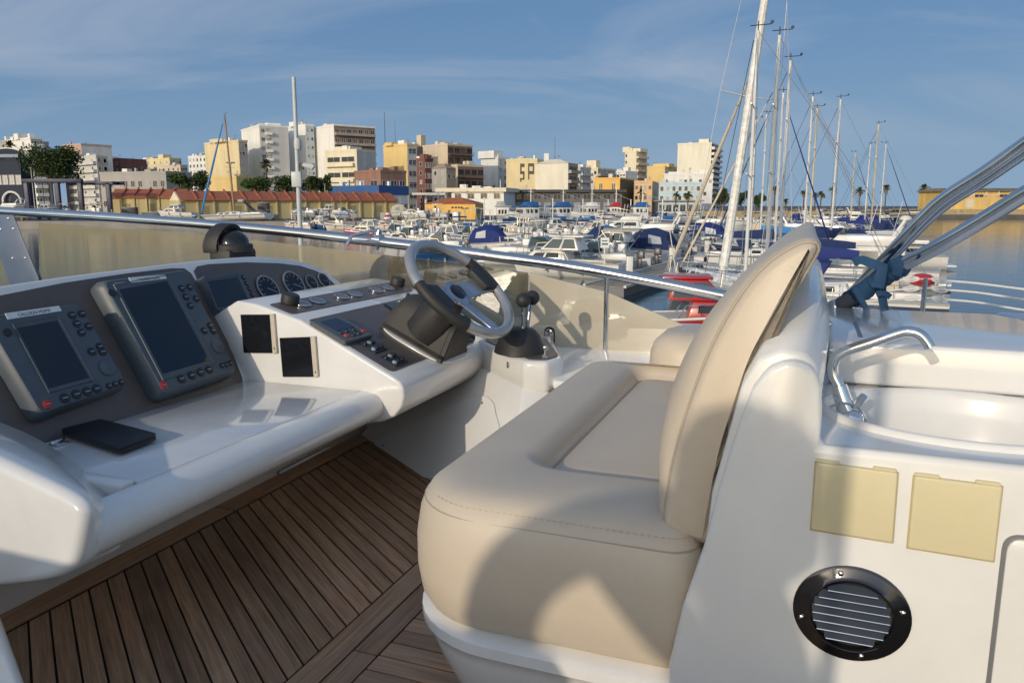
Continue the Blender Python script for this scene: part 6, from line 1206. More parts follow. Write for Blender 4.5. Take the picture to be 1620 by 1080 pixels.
def motor(kind, label, X, Y, rz, L=7.0, col=HW, stripe=None, canvas=CVN, name='motor_boat', group=BT, cat='motor boat', z=0.0, s=1.0):
    t = thing(name, label, cat, (X, Y, z), rz=rz, baked=False, group=group); t.scale = (s, s, s); B = L*0.36; fs, fb = 0.75+L*0.02, 1.05+L*0.045
    g = hull(t, L, B, fs, fb, col, stripe); zt = fs+0.1
    if kind == 'hardtop':
        c = (-L*0.05, L*0.34, B*0.36, fs+0.05, -L*0.02, L*0.22, B*0.30, fs+0.75); m = M(); frus(m, *c); m.obj('cabin', HW, t, bevel=0.06, smooth=40); side_windows(t, c, [(0.15, 0.5), (0.56, 0.85)], 0.35, 0.75)
        w = (-L*0.16, L*0.17, B*0.36, fs+0.76, -L*0.12, L*0.06, B*0.31, fs+1.55); m = M(); frus(m, *w); m.obj('wheelhouse', HW, t, bevel=0.05, smooth=40); side_windows(t, w, [(0.06, 0.45), (0.52, 0.94)], 0.15, 0.86, GLASSG); front_windows(t, w, 3, 0.12, 0.88, GLASSG)
        m = M(); m.box((-L*0.2, -B*0.36, fs+1.55), (L*0.09, B*0.36, fs+1.66)); m.obj('hardtop', HW, t, bevel=0.05, smooth=40); m = M(); m.box((-L*0.44, -B*0.36, fs+0.02), (-L*0.17, B*0.36, fs+0.06)); m.obj('cockpit_sole', TAN, t)
    elif kind == 'cuddy':
        c = (-L*0.02, L*0.38, B*0.38, fs+0.05, L*0.04, L*0.24, B*0.30, fs+0.62); m = M(); frus(m, *c); m.obj('cabin', HW, t, bevel=0.08, smooth=40); side_windows(t, c, [(0.2, 0.75)], 0.3, 0.75)
        w = (-L*0.14, L*0.10, B*0.40, fs+0.4, -L*0.12, -L*0.01, B*0.34, fs+1.15); m = M(); P0 = [(w[0], w[2], w[3]), (w[1], w[2]*0.8, w[3]), (w[1], -w[2]*0.8, w[3]), (w[0], -w[2], w[3])]; P1 = [(w[4], w[6], w[7]), (w[5], w[6]*0.8, w[7]), (w[5], -w[6]*0.8, w[7]), (w[4], -w[6], w[7])]
        m.rings([P0, P1], False, False, False); m.obj('windscreen', GLASSG, t, smooth=0)
        m = M(); m.tube(P1, 0.04, 6); m.tube(P0, 0.04, 6)
        for a, b in zip(P0, P1): m.tube([a, b], 0.035, 6)
        m.obj('windscreen_frame', STEEL, t); m = M(); m.box((-L*0.44, -B*0.4, fs), (-L*0.12, B*0.4, fs+0.4)); m.obj('cockpit_coaming', HW, t, bevel=0.06); m = M(); m.box((-L*0.42, -B*0.3, fs+0.401), (-L*0.16, B*0.3, fs+0.43)); m.obj('sun_pad', HC, t, bevel=0.02)
        m = M(); m.box((-L*0.22, B*0.05, fs+0.43), (-L*0.15, B*0.28, fs+0.95)); m.obj('pilot_chair', HW, t, bevel=0.04)
    elif kind == 'canvas':
        c = (-L*0.02, L*0.38, B*0.38, fs+0.05, L*0.04, L*0.24, B*0.30, fs+0.62); m = M(); frus(m, *c); m.obj('cabin', HW, t, bevel=0.08, smooth=40); side_windows(t, c, [(0.2, 0.75)], 0.3, 0.75)
        rs_ = []
        for q, (x, w_, h_) in enumerate(((-L*0.46, 0.40, 0.75), (-L*0.40, 0.42, 1.35), (-L*0.22, 0.43, 1.75), (-L*0.05, 0.41, 1.6), (L*0.08, 0.36, 0.7))): rs_.append([(x, -B*w_, fs+0.05), (x, -B*w_*0.94, fs+h_*0.75), (x, -B*w_*0.5, fs+h_), (x, B*w_*0.5, fs+h_), (x, B*w_*0.94, fs+h_*0.75), (x, B*w_, fs+0.05)])
        M().rings(rs_).obj('canopy', canvas, t, smooth=35)
        for sd_ in (1, -1): M().prism([(-L*0.36, sd_*B*0.427, fs+0.5), (-L*0.2, sd_*B*0.435, fs+0.55), (-L*0.2, sd_*B*0.412, fs+1.25), (-L*0.34, sd_*B*0.408, fs+1.05)], (0, sd_*0.015, 0)).obj('canopy_window', mat('canopy_vinyl', (0.3, 0.36, 0.42), 0.25), t, smooth=0)
    elif kind == 'open':
        m = M(); m.box((-L*0.02, -B*0.16, fs), (L*0.1, B*0.16, fs+0.95)); m.obj('console', HW, t, bevel=0.05); m = M(); frus(m, L*0.02, L*0.11, B*0.16, fs+0.96, L*0.0, L*0.05, B*0.13, fs+1.45); m.obj('windscreen', GLASSG, t, smooth=0); m = M(); m.box((-L*0.16, -B*0.15, fs), (-L*0.07, B*0.15, fs+0.85)); m.obj('leaning_post', HW, t, bevel=0.04)
        M().box((-L*0.45, -B*0.4, fs+0.016), (L*0.3, B*0.4, fs+0.02)).obj('cockpit_sole', HG, t)
        if canvas:
            rs_ = [[(x, -B*0.42, fs+1.78), (x, 0, fs+1.95), (x, B*0.42, fs+1.78), (x, B*0.42, fs+1.74), (x, 0, fs+1.9), (x, -B*0.42, fs+1.74)] for x in (-L*0.34, -L*0.1, L*0.12)]; M().rings(rs_).obj('bimini', canvas, t)
            m = M()
            for sd_ in (1, -1):
                for x in (-L*0.33, L*0.11): m.tube([(-L*0.1, sd_*B*0.44, fs), (x, sd_*B*0.42, fs+1.76)], 0.025, 5)
            m.obj('awning_frame', STEEL, t)
        else:
            m = M()
            for sd_ in (1, -1):
                for x in (-L*0.12, L*0.08): m.tube([(x, sd_*B*0.2, fs), (x, sd_*B*0.22, fs+2.0)], 0.03, 5)
            m.obj('t_top_frame', STEEL, t); M().box((-L*0.17, -B*0.3, fs+2.0), (L*0.13, B*0.3, fs+2.07)).obj('t_top', HW, t, bevel=0.02)
    elif kind == 'fly':
        c = (-L*0.25, L*0.36, B*0.40, fs+0.05, -L*0.22, L*0.16, B*0.34, fs+1.25); m = M(); frus(m, *c); m.obj('cabin', HW, t, bevel=0.1, smooth=40); side_windows(t, c, [(0.1, 0.5), (0.54, 0.82)], 0.38, 0.8); front_windows(t, c, 3, 0.4, 0.85)
        w = (-L*0.26, L*0.10, B*0.34, fs+1.26, -L*0.28, L*0.04, B*0.34, fs+1.85); m = M(); frus(m, *w); m.obj('flybridge', HW, t, bevel=0.08, smooth=40); m = M(); frus(m, L*0.03, L*0.05, B*0.3, fs+1.85, L*0.0, L*0.015, B*0.28, fs+2.2); m.obj('windscreen', GLASSG, t)
        m = M(); m.tube([(-L*0.25, -B*0.33, fs+1.8), (-L*0.3, -B*0.28, fs+2.6), (-L*0.3, B*0.28, fs+2.6), (-L*0.25, B*0.33, fs+1.8)], 0.09, 8); m.obj('radar_arch', HW, t); m = M(); m.lathe([(0.3, 0), (0.32, 0.1), (0.2, 0.22), (0.05, 0.24)], (-L*0.3, 0, fs+2.68), (0, 0, 1), 14); m.obj('radar_dome', HW, t)
        if canvas: m = M(); m.box((-L*0.48, -B*0.38, fs+1.2), (-L*0.26, B*0.38, fs+1.27)); m.obj('awning', canvas, t, bevel=0.02)
    bow_rail(t, g, 0.5 if L < 9 else 0.65); fenders(t, g, (0.3, 0.6), (1, -1))
    if kind in ('open', 'cuddy') and L < 7.5: outboard(t, -L*0.5, 0, fs, 1.0)
    else: M().box((-L*0.5-0.6, -B*0.38, 0.2), (-L*0.5+0.02, B*0.38, 0.32)).obj('swim_platform', HW, t, bevel=0.03)
    m = M(); m.tube([(-L*0.1, B*0.3, fs+1.2), (-L*0.16, B*0.3, fs+3.0+random.uniform(0, 0.8))], 0.018, 4); m.obj('aerial', HW, t)
    return t
def trawler(label, X, Y, rz, L=15, col=HW, top=HBR, band=HN, name='fishing_boat'):
    t = thing(name, label, 'fishing boat', (X, Y, 0), rz=rz, baked=False, group='fishing boats'); B = L*0.3; fs, fb = 1.3, L*0.2
    g = hull(t, L, B, fs, fb, col, band, 0.55, 0.16)
    m = M(); S = [g(q) for q in (0.55, 0.65, 0.75, 0.85, 0.93, 1.0)]
    for sd_ in (1, -1): m.rings([[(x, sd_*y, z), (x, sd_*y*0.95, z), (x+0.02, sd_*y*0.98, z+0.6), (x+0.02, sd_*y*1.02, z+0.6)] for x, y, z in S])
    m.obj('bulwark', col, t)
    z0 = fs+0.6; c = (-L*0.05, L*0.16, B*0.36, z0-0.6, -L*0.05, L*0.19, B*0.35, z0+2.2); m = M(); frus(m, *c); m.obj('wheelhouse', HW, t, bevel=0.05, smooth=40); front_windows(t, c, 5, 0.58, 0.84); side_windows(t, c, [(0.1, 0.28), (0.36, 0.54), (0.62, 0.8)], 0.58, 0.84)
    M().box((-L*0.08, -B*0.42, z0+2.2), (L*0.23, B*0.42, z0+2.45)).obj('wheelhouse_roof', top, t, bevel=0.05); m = M(); frus(m, -L*0.06, L*0.12, B*0.3, z0+2.46, -L*0.04, L*0.09, B*0.26, z0+3.2); m.obj('upper_house', top, t, bevel=0.04)
    m = M(); m.tube([(L*0.02, 0, z0+3.2), (L*0.02, 0, z0+7)], [0.12, 0.06], 6); m.tube([(L*0.02, -1.1, z0+5.2), (L*0.02, 1.1, z0+5.2)], 0.05, 5); m.tube([(-L*0.3, 0, fs), (-L*0.3, 0, fs+4.5)], 0.12, 6); m.tube([(-L*0.3, 0, fs+4.3), (L*0.0, 0, z0+5)], 0.03, 4); m.obj('derrick', HW, t)
    m = M(); m.box((-L*0.45, -B*0.3, fs), (-L*0.3, B*0.3, fs+0.9)); m.obj('net_drum', HBR, t, bevel=0.1); bow_rail(t, lambda q: (g(q)[0], g(q)[1], g(q)[2]+0.6), 0.6, 0.6, 0.03)
    return t
def sail(label, X, Y, rz, L=10, mast=12.5, col=HW, stripe=None, cover=CVN, jib=CVC, mx=0.08, lean=0.0, mr=0.085, name='sailing_boat', group='sailing boats', z=0.0, mcol=None, boom=True, jh=0.97, tilt=0.0, jr=0.7):
    t = thing(name, label, 'sailing boat', (X, Y, z), rz=rz, baked=False, group=group); t.rotation_euler = (lean, tilt, rz); B = L*0.32; fs, fb = 0.95, 1.25
    g = hull(t, L, B, fs, fb, col, stripe, 0.4, 0.14); c = (-L*0.14, L*0.24, B*0.30, 1.0, -L*0.12, L*0.19, B*0.24, 1.5); m = M(); frus(m, *c); m.obj('coachroof', HW, t, bevel=0.05, smooth=40); side_windows(t, c, [(0.15, 0.35), (0.45, 0.65), (0.72, 0.88)], 0.35, 0.75)
    M().box((-L*0.42, -B*0.3, 0.98), (-L*0.15, B*0.3, 1.25)).obj('cockpit_coaming', HW, t, bevel=0.05); M().box((-L*0.40, -B*0.2, 1.252), (-L*0.18, B*0.2, 1.26)).obj('cockpit_sole', TAN, t)
    mo = M(); mo.tube([(L*mx, 0, 1.2), (L*mx, 0, mast)], [mr, mr*0.72], 10); mo = mo.obj('mast', mcol or ALU, t); m = M()
    for zz_, w_ in ((mast*0.5, B*0.36), (mast*0.74, B*0.26)): m.tube([(L*mx, -w_, zz_+0.1), (L*mx, 0, zz_), (L*mx, w_, zz_+0.1)], 0.03, 5)
    m.obj('spreaders', ALU, t); m = M()
    for sd_ in (1, -1): m.tube([(L*mx, sd_*B*0.45, 1.1), (L*mx, sd_*B*0.36, mast*0.5+0.1), (L*mx, sd_*B*0.26, mast*0.74), (L*mx, 0, mast-0.1)], 0.012, 4)
    m.tube([(-L*0.49, 0, 1.0), (L*mx, 0, mast)], 0.012, 4); m.obj('shrouds', RIG, t)
    jt = Vector((L*mx+0.15, 0, mast*jh)); jb = Vector((L*0.48, 0, fb+0.35)); (M().tube([jb, jb*0.85+jt*0.15, jb*0.4+jt*0.6, jb*0.06+jt*0.94], [0.07*jr, 0.11*jr, 0.085*jr, 0.045*jr], 8).obj('furled_jib', jib, t) if jib else None); m = M(); m.tube([jb, jt], 0.012, 4); m.tube([jb+Vector((0, 0, -0.25)), jb], 0.09, 8); m.tube([jb*0.06+jt*0.94, jt], 0.015, 4); m.obj('furler', HD, t)
    if boom:
        bl = L*0.40; M().tube([(L*mx-0.1, 0, 2.15), (L*mx-bl, 0, 2.3)], 0.06, 8).obj('boom', ALU, t)
        rs_ = []
        for q in range(8):
            u_ = q/7; x = L*mx-0.05-bl*0.96*u_; hh_ = 0.42*(1-u_)**0.8+0.16; rs_.append([(x, 0.05+0.1*hh_, 2.1+0.12*u_), (x, 0.16*(1-0.4*u_), 2.3+0.15*u_), (x, 0.03, 2.25+hh_+0.12*u_), (x, -0.03, 2.25+hh_+0.12*u_), (x, -0.16*(1-0.4*u_), 2.3+0.15*u_), (x, -0.05-0.1*hh_, 2.1+0.12*u_)])
        M().rings(rs_).obj('sail_cover', cover, t, smooth=50)
        m = M(); frus(m, -L*0.17, -L*0.08, B*0.3, 1.5, -L*0.2, -L*0.1, B*0.26, 2.05); m.obj('spray_hood', cover, t, bevel=0.06, smooth=40)
    m = M(); x = L*mx; m.tube([(x, 0, mast), (x, 0, mast+0.35)], 0.02, 4); m.tube([(x-0.5, 0, mast+0.2), (x+0.3, 0, mast+0.2)], 0.018, 4); m.ball((x-0.5, 0, mast+0.28), 0.07, 6); m.obj('wind_vane', HD, t)
    bow_rail(t, g, 0.6, 0.72, 0.02)
    m = M()
    for sd_ in (1, -1):
        pts_ = [(g(q)[0], sd_*g(q)[1]*0.95, g(q)[2]+0.6) for q in (0.03, 0.2, 0.4, 0.6, 0.72)]; m.tube(pts_, 0.012, 4)
        for p in pts_: m.tube([(p[0], p[1], p[2]-0.6), p], 0.015, 4)
    m.tube([(-L*0.48, -B*0.4, 1.55), (-L*0.5, 0, 1.6), (-L*0.48, B*0.4, 1.55)], 0.02, 5); m.obj('life_lines', STEEL, t)
    fenders(t, g, (0.35, 0.6)); return t
# ------------------------------------------------------------------ pontoon with boats on both sides
p0, p1_ = at(985, 441, 40.5), at(1186, 384, 80); p0.z = p1_.z = 0
pd = (p1_-p0).normalized(); pnn = Vector((pd.y, -pd.x, 0)); pang = math.atan2(pd.y, pd.x)
PL_ = 135.0
t = thing('pontoon', 'long grey floating pontoon running away between the boats', 'pontoon', p0-pd*3, rz=pang, baked=False)
PTM = mat('pontoon_planks', (0.30, 0.26, 0.21), 0.85, var=0.3, vscale=1.2)
M().box((0, -1.0, -0.2), (PL_, 1.0, 0.42)).obj('float', mat('pontoon_float', (0.2, 0.2, 0.2), 0.9), t); M().box((0, -1.12, 0.43), (PL_, -0.98, 0.56)).obj('kerb', LGREY, t); M().box((0, 0.98, 0.43), (PL_, 1.12, 0.56)).obj('kerb', LGREY, t)
o0 = M().box((0.02, -0.97, 0), (0.58, 0.97, 0.05)).obj('deck_board', PTM, t, smooth=0); o0.location = (0, 0, 0.43)
for k in range(1, 90): c_ = o0.copy(); COL.objects.link(c_); c_.location = (k*0.6, 0, 0.43+random.uniform(0, 0.008))
M().box((54.0, -0.97, 0.425), (PL_, 0.97, 0.475)).obj('deck_surface', PTM, t)
def pedestal(s, side, label):
    w = p0+pd*s+pnn*side; q = thing('service_pedestal', label, 'pedestal', (w.x, w.y, 0.48), baked=False, group='service pedestals'); M().box((-0.18, -0.18, 0), (0.18, 0.18, 1.05)).obj('post', HW, q, bevel=0.04); M().box((-0.21, -0.21, 1.05), (0.21, 0.21, 1.2)).obj('cap', mat('pedestal_cap', (0.15, 0.17, 0.18), 0.5), q, bevel=0.03)
for s_, lb in ((4, 'nearest white service pedestal on the pontoon'), (14, 'second white service pedestal along the pontoon'), (26, 'third white service pedestal along the pontoon'), (40, 'farthest white service pedestal along the pontoon')): pedestal(s_, -0.85, lb)
def berth(s, side, off): w = p0+pd*s+pnn*side*off; return w.x, w.y
AL = pang+math.pi/2       # bow pointing to the left of the pontoon
AR = pang-math.pi/2
ORD = ['first', 'second', 'third', 'fourth', 'fifth', 'sixth', 'seventh', 'eighth', 'ninth', 'tenth', 'eleventh', 'twelfth', 'thirteenth', 'fourteenth', 'fifteenth', 'sixteenth']
# left side of the pontoon
LS = [('hardtop', 7.8, HW, None, CVN, 'white hardtop cruiser with pinkish windows'), ('cuddy', 6.2, HW, HB, CVN, 'white cuddy boat with blue stripe'), ('open', 5.8, HW, None, CVC, 'open boat under a cream bimini'), ('hardtop', 8.2, HW, HN, CVN, 'larger white hardtop cruiser with dark stripe'), ('canvas', 7.0, HW, None, CVN, 'white boat under a navy canopy'), ('cuddy', 6.6, HW, HR, CVN, 'white cuddy boat with red stripe'), ('fly', 9.0, HW, None, CVN, 'white flybridge cruiser'), ('open', 5.6, HW, HB, CVB, 'open boat under a royal blue bimini'), ('hardtop', 7.2, HC, None, CVN, 'cream hardtop boat'), ('cuddy', 6.0, HW, None, CVN, 'plain white cuddy boat'), ('canvas', 7.2, HW, HB, CVB, 'white boat under a royal blue canopy'), ('hardtop', 7.0, HW, None, CVN, 'plain white hardtop boat'), ('open', 6.0, HW, None, None, 'open boat with a white top'), ('fly', 9.5, HW, HN, None, 'white flybridge cruiser with dark stripe')]
for i, (k, L, c1, sp, cv, d_) in enumerate(LS):
    s_ = 6.5+i*3.75+(i > 3)*0.6; X, Y = berth(s_, -1, 1.9+L/2+random.uniform(0, 0.5)); motor(k, d_+', '+ORD[i]+' along the left side of the pontoon', X, Y, AL+R(random.uniform(-5, 5)), L, c1, sp, cv)
# right side of the pontoon: mostly sailing boats; masts where the photo has them
MA = [ # photo column of mast at row 300, distance, mast top row, colour of cover, jib colour, length
 (1218, 34, 56, CVB, CVC, 9.5, 'sailing boat with the second tallest white mast, royal blue sail cover', ALU),
 (1237, 41, 96, CVN, CVC, 9.5, 'sailing boat with a tall mast leaning right, black wind vane on top', ALU),
 (1205, 64, 181, CVL, CVB, 9, 'sailing boat with a shorter mast and blue furled jib behind the big white mast', ALU),
 (1229, 53, 147, CVN, CVB, 9, 'sailing boat with a grey mast between the two tallest', ALU),
 (1189, 68, 190, CVC, CVC, 8.5, 'sailing boat whose mast stands close right of the big white mast', ALU),
 (1275, 55, 153, CVN, CVC, 9.5, 'sailing boat with the left mast of the close pair', ALU),
 (1283, 61, 172, CVN, CVC, 9, 'sailing boat with the right, wooden coloured mast of the close pair', mat('mast_cream', (0.62, 0.54, 0.38), 0.5)),
 (1318, 57, 157, CVN, CVC, 10, 'sailing boat with a lone bright white mast right of the close pair', ALU),
 (1347, 108, 242, CVB, CVN, 9, 'far sailing boat with a short grey mast and dark furled jib', mat('mast_cream', (0.62, 0.54, 0.38), 0.5)),
 (1370, 94, 229, CVN, CVC, 9, 'sailing boat with the leftmost mast of the right-hand trio', ALU),
 (1380, 74, 197, CVN, CVC, 10, 'sailing boat with the tallest mast of the right-hand trio', mat('mast_cream', (0.62, 0.54, 0.38), 0.5)),
 (1394, 93, 228, CVB, CVN, 9.5, 'sailing boat with the rightmost mast, dark furled jib sloping right', ALU)]
for i, (x, Y, yt, cv, jb, L, lb, mc) in enumerate(MA):
    X = gx(x, Y); H = hz(yt, Y); back = i in (3, 8, 11); rz = (AL if not back else AR)+R(random.uniform(-6, 6)); mx = 0.08
    cx_ = X-math.cos(rz)*L*mx; cy_ = Y-math.sin(rz)*L*mx
    sail(lb, cx_, cy_, rz, L, H, HW if i % 4 != 2 else HN, [None, HB, HN][i % 3], cv, jb if i in (2, 3, 8, 11) else (CVC if i == 0 else None), mx, mr=0.10, mcol=mc, jr=0.5, jh=0.8 if i == 0 else 0.95)
# the near yacht with the thick white mast
X, Y = gx(1163, 34), 34.0
bigm = sail('near sailing yacht with the thickest white mast, leaning right beside the seat', X-0.0, Y, R(101), 12, 18.0, HW, HB, CVC, CVC, 0.0, mr=0.21, mcol=mat('mast_white_spotted', (0.80, 0.82, 0.80), 0.45, var=0.35, vscale=5.0, col2=(0.5, 0.48, 0.44), detail=8), boom=False, jh=0.56, jr=1.0)
bigm.rotation_euler = (R(6.5), 0, R(101)); bigm.location.x -= 0.55
# grey steel pole left of centre and wooden mast in the yard
t = thing('steel_pole', 'tall pale steel pole with camera and horn fittings rising behind the rail', 'pole', (gx(473, 30), 30, 0), baked=False)
pt = at(464.5, 122, 30); lx = pt.x-gx(473, 30); M().tube([(0, 0, -1), (0, 0, 3.0), (lx*0.45, 0, 5.6), (lx, 0, pt.z)], [0.10, 0.095, 0.085, 0.072], 14).obj('pole', mat('pole_grey', (0.52, 0.56, 0.57), 0.4, var=0.1, vscale=4), t)
M().lathe([(0.11, 0), (0.14, 0.08), (0.14, 0.32), (0.09, 0.42)], (0.06, 0, hz(237, 30)), (0, 0, 1), 14).obj('junction_box', LGREY, t); M().box((0.12, -0.08, hz(268, 30)), (0.24, 0.08, hz(258, 30))).obj('camera_mount', HD, t); M().tube([(0.2, 0, hz(261, 30)), (0.55, 0, hz(263.5, 30)), (0.62, 0, hz(266, 30))], [0.09, 0.11, 0.11], 8).obj('camera', LGREY, t); M().box((-0.2, -0.05, hz(296, 30)), (0.16, -0.16, hz(272, 30))).obj('plate', mat('pole_grey', (0.5, 0.5, 0.5)), t, bevel=0.01)
M().box((-2.5, -2.0, -1.0), (3.0, 2.0, 0.5)).obj('pile_footing', CONC, t, bevel=0.05)
Xw = gx(229, 118); lw = sail('sailing boat ashore with a wooden mast and a bright blue furled jib', Xw, 118+38, R(172), 15, hz(181, 118+38)-QZ-0.3, HW, HB, CVB, CVL, 0.0, mr=0.22, mcol=WOODM, z=QZ+0.3, boom=False, jr=2.2)
lw.rotation_euler = (0, R(2.5), R(170))
# ------------------------------------------------------------------ boats moored left of the pontoon (second row)
def mb(kind, lb, x, Y, rzd, L, col=HW, stripe=None, cv=CVN, **k): return motor(kind, lb, gx(x, Y), Y, R(rzd), L, col, stripe, cv, **k)
mb('hardtop', 'white hardtop cruiser moored left of the blue canopy boat', 706, 78, 170, 6.4); mb('canvas', 'boat under a large royal blue canopy in front of the sport boat', 792, 73, -12, 6.2, HW, None, CVB)
mb('cuddy', 'large sport boat with raked windscreen nearest beyond the rail', 868, 58, -14, 9.2, HW, None); mb('open', 'white centre console boat moored behind the royal blue canopy', 826, 96, 200, 5.6, HW, None, None)
mb('open', 'boat under a long navy bimini left of the navy canopy cruiser', 902, 88, 170, 6.2, HW, HB, CVN); mb('canvas', 'cruiser under a navy canopy with a clear window beside the white sign', 934, 69, 172, 7.4, HW, None, CVN)
mb('fly', 'sleek white cruiser with a blue stern cover right of the grey trawlers', 990, 116, 168, 9.0, HW, None, None); mb('cuddy', 'small white cuddy boat between the hardtop cruiser and the quay', 752, 105, 186, 5.4, HC); mb('open', 'small cream launch behind the hardtop cruiser', 690, 100, 12, 5.0, HC, None, None)
mb('hardtop', 'white wheelhouse launch with cream hull behind the royal blue canopy', 772, 100, 175, 5.6, HC); mb('cuddy', 'low white speed boat by the left end of the rail clamp', 640, 84, 165, 5.4); mb('open', 'open skiff with a lifebuoy left of the hardtop cruiser', 668, 88, 160, 5.0, HW, None, None)
mb('cuddy', 'white day boat moored just beyond the sport boat', 960, 84, 188, 6.0, HW, HB); mb('hardtop', 'white pilot-style launch beyond the navy bimini', 880, 118, 15, 6.0, HW, HB)
mid = [(620, 96, 'cuddy', 160), (652, 108, 'hardtop', 172), (716, 118, 'open', 165), (735, 92, 'cuddy', 185), (850, 78, 'open', 172), (762, 118, 'cuddy', 8), (828, 128, 'hardtop', 170), (858, 108, 'cuddy', 165), (915, 104, 'open', 188), (944, 98, 'hardtop', 165), (978, 96, 'cuddy', 172), (925, 132, 'hardtop', 176), (955, 142, 'open', 168), (1005, 140, 'cuddy', 172), (1035, 128, 'hardtop', 165), (690, 70, 'cuddy', 172)]
rm = random.Random(11); mid.sort()
for i, (x, Y, k, rzd) in enumerate(mid):
    motor(k, ORD[i]+' from the left of the small craft lying between the rail and the market quay', gx(x, Y), Y, R(rzd+rm.uniform(-8, 8)), rm.uniform(4.8, 6.6), rm.choice([HW, HW, HW, HC, HB]), rm.choice([None, HB, HR, HN]), rm.choice([CVN, CVC, None, CVL]), group='small craft before the market quay')
# fishing boats at the market quay
trawler('left fishing trawler with blue wheelhouse roof and flared white bow', gx(842, 156), 156, R(205), 15.5, HW, HBR, HN); trawler('right fishing trawler with blue wheelhouse roof', gx(893, 165), 165, R(205), 15, HW, HBR, HN); trawler('white fishing boat without blue paint beside the trawlers', gx(938, 180), 180, R(200), 13, HW, HW, HG)
trawler('small fishing boat with a red wheelhouse roof', gx(976, 178), 178, R(190), 11, HW, HR, HN); trawler('grey hulled fishing boat with a blue wheelhouse roof', gx(1018, 168), 168, R(185), 14, HG, HBR, HN)
trawler('blue fishing boat with pale wheelhouse below the yellow office', gx(790, 138), 138, R(5), 9, HB, HG, HW); mb('hardtop', 'red hulled launch with white wheelhouse behind the rail clamp', 582, 106, 172, 7.2, HR, HW, None)
for i, (x, Y, k, L) in enumerate(((470, 143, 'cuddy', 5.5), (505, 144, 'hardtop', 6), (535, 142, 'open', 5.5), (612, 143, 'cuddy', 5.5), (640, 141, 'open', 5.2), (668, 144, 'cuddy', 5.5), (700, 143, 'hardtop', 5.8))): mb(k, ORD[i]+' small boat from the left moored under the yard quay', x, Y, 170+i*3, L, [HW, HB, HC][i % 3], [HR, None, HB][i % 3], [None, CVC, CVL][i % 3], group='boats under the yard quay')
t = thing('work_barge', 'bright blue flat work boat with a shade roof by the quay', 'boat', (gx(755, 133), 133, 0), rz=R(3), baked=False); M().rings([[(-2.2, -1.2, -0.3), (2.2, -1.2, -0.3), (2.2, 1.2, -0.3), (-2.2, 1.2, -0.3)], [(-2.4, -1.35, 1.5), (2.4, -1.35, 1.5), (2.4, 1.35, 1.5), (-2.4, 1.35, 1.5)]]).obj('hull', HBR, t); M().box((-2.45, -1.4, 1.5), (2.45, 1.4, 1.62)).obj('gunwale', HW, t)
m = M(); [m.tube([(x, y, 1.6), (x, y, 3.6)], 0.05, 5) for x in (-2.2, 2.2) for y in (-1.2, 1.2)]; m.obj('posts', HW, t); m = M(); m.prism([(-2.7, -1.5, 3.55), (0, -1.5, 4.0), (2.7, -1.5, 3.55), (2.7, -1.5, 3.5), (0, -1.5, 3.9), (-2.7, -1.5, 3.5)], (0, 3.0, 0)); m.obj('shade_roof', CVC, t, smooth=0)
# small craft far out along the stone wall, counted from the left
far = []
rnd = random.Random(5)
for i in range(16):
    x = 1032+i*25+rnd.uniform(-6, 6); Y = rnd.uniform(150, 225)
    k = rnd.choice(['hardtop', 'cuddy', 'open', 'fly', 'canvas']); motor(k, ORD[i]+' small moored boat from the left in the far row before the sea wall', gx(x, Y), Y, R(rnd.choice([165, 15, 185, -10])+rnd.uniform(-10, 10)), rnd.uniform(6, 9), HW if rnd.random() < .8 else HN, rnd.choice([None, HB, HN]), rnd.choice([CVN, CVB, CVC]))
# motor boats on the right side of the pontoon, between the sailing boats
for i, (s_, k, L, cv) in enumerate(((36, 'fly', 9.5, CVN), (44, 'hardtop', 8, CVN), (52, 'canvas', 7.5, CVB), (60, 'fly', 9, CVN), (68, 'cuddy', 7, CVN), (76, 'hardtop', 8, CVN), (86, 'fly', 9, CVB), (97, 'canvas', 8, CVN))):
    X, Y = berth(s_, 1, 2+L/2); motor(k, ORD[i]+' motor boat along the right side of the pontoon among the masts', X, Y, AR+R(rnd.uniform(-5, 5)), L, HW, [None, HB, HN][i % 3], cv)
# near boats seen right of the seat back
for i, (x, Y, rzd, L, lb) in enumerate(((1345, 44, 150, 9.5, 'white cruiser with a dark square window right of the backrest top'), (1390, 56, 160, 9, 'white boat with a cream cover just left of the bimini straps'), (1300, 30, 155, 9, 'white yacht stern with a red fender close behind the backrest'))):
    if i == 2: b_ = sail(lb, gx(x, Y), Y, R(rzd), L, 11, HW, HN, CVC, None, 0.3, mr=0.08, boom=False)
    else: b_ = motor('fly' if i == 0 else 'hardtop', lb, gx(x, Y), Y, R(rzd), L, HW, None, CVC)
    if i == 2: M().ball((-3.6, 0.9, 1.75), (0.45, 0.35, 0.25), 12).obj('red_cover', HR, b_); M().box((-2.9, -1.2, 1.27), (-1.6, 0.6, 1.95)).obj('cream_cover', CVC, b_, bevel=0.1)
